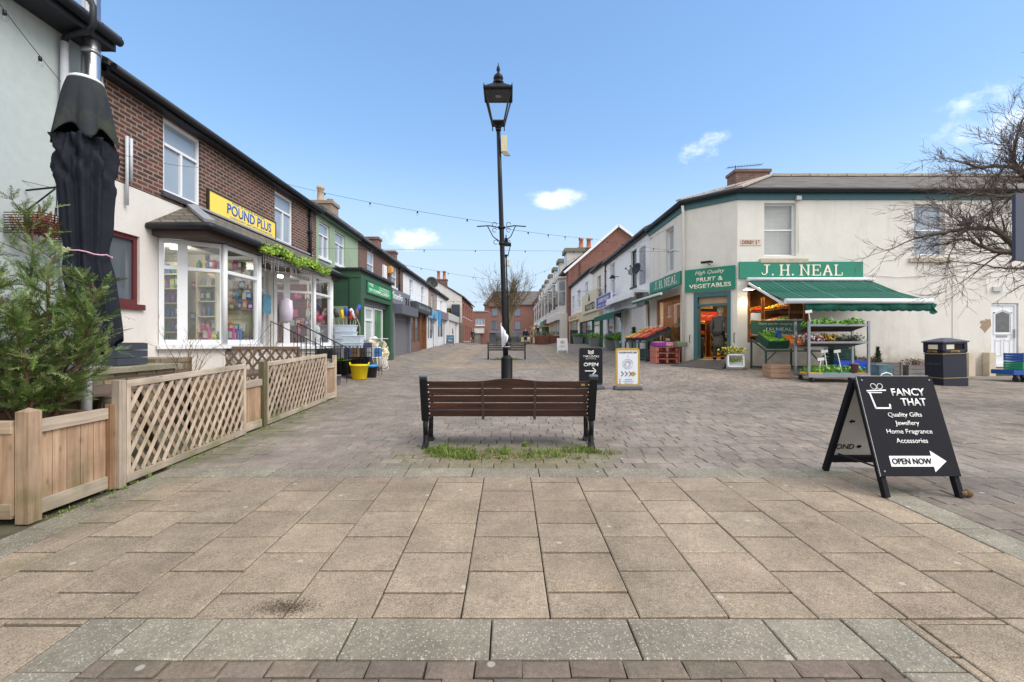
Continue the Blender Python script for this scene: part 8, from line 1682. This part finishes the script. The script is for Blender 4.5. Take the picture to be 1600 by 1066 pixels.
festoon('festoon string from the near lamp post to the white right terrace', [(lx+.05, 10.55, lz+.05), at(925, 373, 16), at(962, 380, 18), at(1062, 393, 15.6)], sag=.004, step=1.2)
festoon('level festoon string crossing the street above the sage shop', [at(497, 388, 14.5), at(1062, 393, 15.8)], sag=.002, step=1.5)
festoon('festoon string falling from the second brick house across the street', [at(612, 410, 23), at(800, 441, 28), at(905, 400, 39)], sag=.01, step=1.6, r=.010, bs=1.3)
festoon('far low festoon string across the street by the cream gable', [at(672, 470, 36), at(860, 472, 42)], sag=.006, step=2, r=.014, bs=1.6)
festoon('cable sloping along the white right terrace above the blue sign', [at(1052, 352, 16.8), at(962, 398, 25)], sag=.006, step=2.2, r=.007)
festoon('far festoon string on the white right terrace windows', [at(898, 455, 42), at(945, 452, 28)], sag=.004, step=2, r=.008)

# ---------------- people
def skin(name, joints, edges, root, m, parent, lv=2):
    me = bpy.data.meshes.new(name); me.from_pydata([j[0] for j in joints], edges, []); me.materials.append(m); o = bpy.data.objects.new(name, me); COL.objects.link(o); o.parent = parent
    sk = o.modifiers.new('skin', 'SKIN'); sk.use_smooth_shade = True; ss = o.modifiers.new('sub', 'SUBSURF'); ss.levels = lv; ss.render_levels = lv
    for i, j in enumerate(joints):
        r = j[1]; me.skin_vertices[0].data[i].radius = (r, r) if not isinstance(r, tuple) else r
        me.skin_vertices[0].data[i].use_root = (i == root)
    return o
SKINM = mat('skin', (206,160,136), .6, .08)
def person(label, x, y, h, rz, coat, legs, hair, stride=.18, hatm=None, bag=None, coat_len=.48, bend=0, z=None):
    t = thing('person', label, 'person', (x, y, G(x, y) if z is None else z), rz); s = h/1.75; B = bend
    def V(a, b, c): 
        if c > .95 and B: q = c-.95; return Vector((a*s, (b+q*math.sin(B))*s, (.95+q*math.cos(B))*s))
        return Vector((a*s, b*s, c*s))
    J = [(V(0,0,.95),(.15*s,.11*s)), (V(0,0,1.15),(.145*s,.10*s)), (V(0,0,1.36),(.17*s,.10*s)), (V(0,0,1.47),(.06*s,.06*s)), (V(0,.01,1.55),(.06*s,.065*s)), (V(0,.015,1.63),(.078*s,.092*s)), (V(0,.01,1.71),(.06*s,.07*s))]
    E = [(0,1),(1,2),(2,3),(3,4),(4,5),(5,6)]
    for sd in (-1, 1):
        i = len(J); J += [(V(sd*.10,0,.88),(.088*s,.088*s)), (V(sd*.10,sd*stride*.4+.02,.50),(.058*s,.058*s)), (V(sd*.095,sd*stride-.02,.09),(.04*s,.04*s)), (V(sd*.10,sd*stride+.09,.035),(.035*s,.03*s))]; E += [(0,i),(i,i+1),(i+1,i+2),(i+2,i+3)]
        i = len(J); J += [(V(sd*.19,0,1.39),(.062*s,.062*s)), (V(sd*.245,-.02-sd*.03,1.12),(.045*s,.045*s)), (V(sd*.245,.05-sd*.08,.88),(.032*s,.032*s)), (V(sd*.245,.07-sd*.09,.80),(.03*s,.04*s))]; E += [(2,i),(i,i+1),(i+1,i+2),(i+2,i+3)]
    skin('body', J, E, 0, SKINM, t)
    # coat over torso and sleeves
    JC = [(V(0,0,.95-.0),(.18*s,.135*s)), (V(0,0,1.15),(.17*s,.125*s)), (V(0,0,1.36),(.195*s,.125*s)), (V(0,0,1.475),(.085*s,.08*s)), (V(0,0,.95-coat_len*.5),(.19*s,.15*s)), (V(0,0,.95-coat_len),(.20*s,.16*s))]; EC = [(0,1),(1,2),(2,3),(0,4),(4,5)]
    for sd in (-1, 1): i = len(JC); JC += [(V(sd*.20,0,1.385),(.078*s,.078*s)), (V(sd*.25,-.02-sd*.03,1.12),(.062*s,.062*s)), (V(sd*.25,.05-sd*.08,.87),(.05*s,.05*s))]; EC += [(2,i),(i,i+1),(i+1,i+2)]
    skin('coat', JC, EC, 0, coat, t)
    JT = [(V(0,0,.93),(.155*s,.115*s))]; ET = []
    for sd in (-1, 1): i = len(JT); JT += [(V(sd*.10,0,.86),(.10*s,.10*s)), (V(sd*.10,sd*stride*.4+.02,.50),(.074*s,.074*s)), (V(sd*.095,sd*stride-.02,.10),(.062*s,.062*s))]; ET += [(0,i),(i,i+1),(i+1,i+2)]
    skin('trousers', JT, ET, 0, legs, t)
    m = MB()
    for sd in (-1, 1): m.tube([V(sd*.098,sd*stride-.06,.05), V(sd*.10,sd*stride+.04,.045), V(sd*.105,sd*stride+.15,.03)], [.05*s,.052*s,.03*s], 8)
    m.build('shoe', BLACK, t, local=True)
    m = MB(); c = V(0,.0,1.655); m.lathe([(.083*s,-.035*s),(.098*s,.02*s),(.085*s,.075*s),(.045*s,.105*s),(.0001,.112*s)], c, 14, sy=1.12); m.lathe([(.0001,-.09*s),(.07*s,-.08*s),(.088*s,-.02*s),(.09*s,.03*s)], c+Vector((0,-.018*s,0)), 12); m.build('hair', hair, t, local=True)
    # face: nose, eyes, mouth, ears
    m = MB(); f = V(0,.11,1.62); m.tube([V(0,.095,1.65), V(0,.125,1.612)], [.010*s,.016*s], 6)
    for sd in (-1, 1): m.ball(V(sd*.082,.01,1.62), .022*s, 6)
    m.build('face', SKINM, t, local=True); m = MB()
    for sd in (-1, 1): m.ball(V(sd*.03,.098,1.645), .009*s, 6)
    m.bar(V(-.025,.1,1.575), V(.025,.1,1.575), .006*s, .006*s); m.build('features', mat('dark features', (70,44,40), .6), t, local=True)
    # fingers
    m = MB()
    for sd in (-1, 1):
        hx, hy, hz = sd*.245, .075-sd*.09, .775
        for k in range(4): m.tube([V(hx, hy-.03+k*.02, hz), V(hx-sd*.008, hy-.028+k*.02, hz-.04), V(hx-sd*.024, hy-.026+k*.019, hz-.065)], [.010*s,.009*s,.007*s], 5)
        m.tube([V(hx-sd*.02, hy+.035, hz+.02), V(hx-sd*.03, hy+.05, hz-.015)], [.011*s,.008*s], 5)
    m.build('fingers', SKINM, t, local=True)
    return t
pz = G(-4.3, 58)
person('pedestrian in a dark jacket walking away up the left of the street with white bags', xat(738.5, 58), 58, 1.72, R(4), mat('dark jacket', (44,48,54), .8, .2, 9), mat('grey trousers', (92,92,96), .8, .1, 9), mat('grey hair', (150,146,140), .8, .2, 30))
x = xat(735.2, 58); z = G(x, 58); m = MB(); m.lathe([(.12,.28),(.15,.42),(.12,.62),(.02,.72)], (x, 57.95, z), 10, sy=.6); tag(m.build('carrier_bag', mat('pale carrier bag', (206,206,212), .5, .1)), 'pale carrier bag held by the pedestrian in the dark jacket', 'bag')
person('pedestrian in a long navy coat and grey hood standing right of the far benches', xat(821, 46), 46, 1.68, R(160), mat('navy long coat', (36,38,54), .8, .2, 9), mat('pale grey trousers', (130,128,130), .8, .1, 9), mat('grey hood', (112,118,126), .9, .15, 20), stride=.06, coat_len=.5)
x = xat(826, 46); z = G(x, 46); m = MB(); m.lathe([(.14,.35),(.16,.55),(.12,.72),(.02,.80)], (x, 45.9, z), 10, sy=.6); tag(m.build('carrier_bag', mat('pink white carrier bag', (222,206,206), .5, .1)), 'pinkish carrier bag beside the pedestrian in the navy coat', 'bag')
person('seated or leaning figure in navy behind the blue pavement sign', xat(703, 40), 40, 1.65, R(200), mat('navy jacket', (38,44,64), .8, .2, 9), mat('dark trousers', (56,56,64), .8), mat('brown hair', (92,72,58), .8), stride=.05)
pp_ = CH.P(1.08, 0, -.12)
person('customer in a long dark grey coat bending forward in the greengrocer doorway', pp_.x, pp_.y, 1.72, R(-40), mat('dark grey wool coat', (84,80,76), .9, .25, 30), mat('black trousers', (38,36,38), .8), mat('pale grey hair', (190,184,174), .8, .15, 30), stride=.08, coat_len=.6, bend=.3, z=.80)
m = MB(); x, y = xat(690, 36), 36; m.ball((0,0,.15), .26, 10, sz=.6); m.ball((.25,.05,.14), .2, 10, sz=.7); tag(m.build('dark_sack', mat('dark red sacks', (80,34,40), .7, .4, 6), loc=(x, y, G(x,y))), 'dark red sacks dumped at the foot of the white left house', 'sack')

bpy.context.view_layer.update()
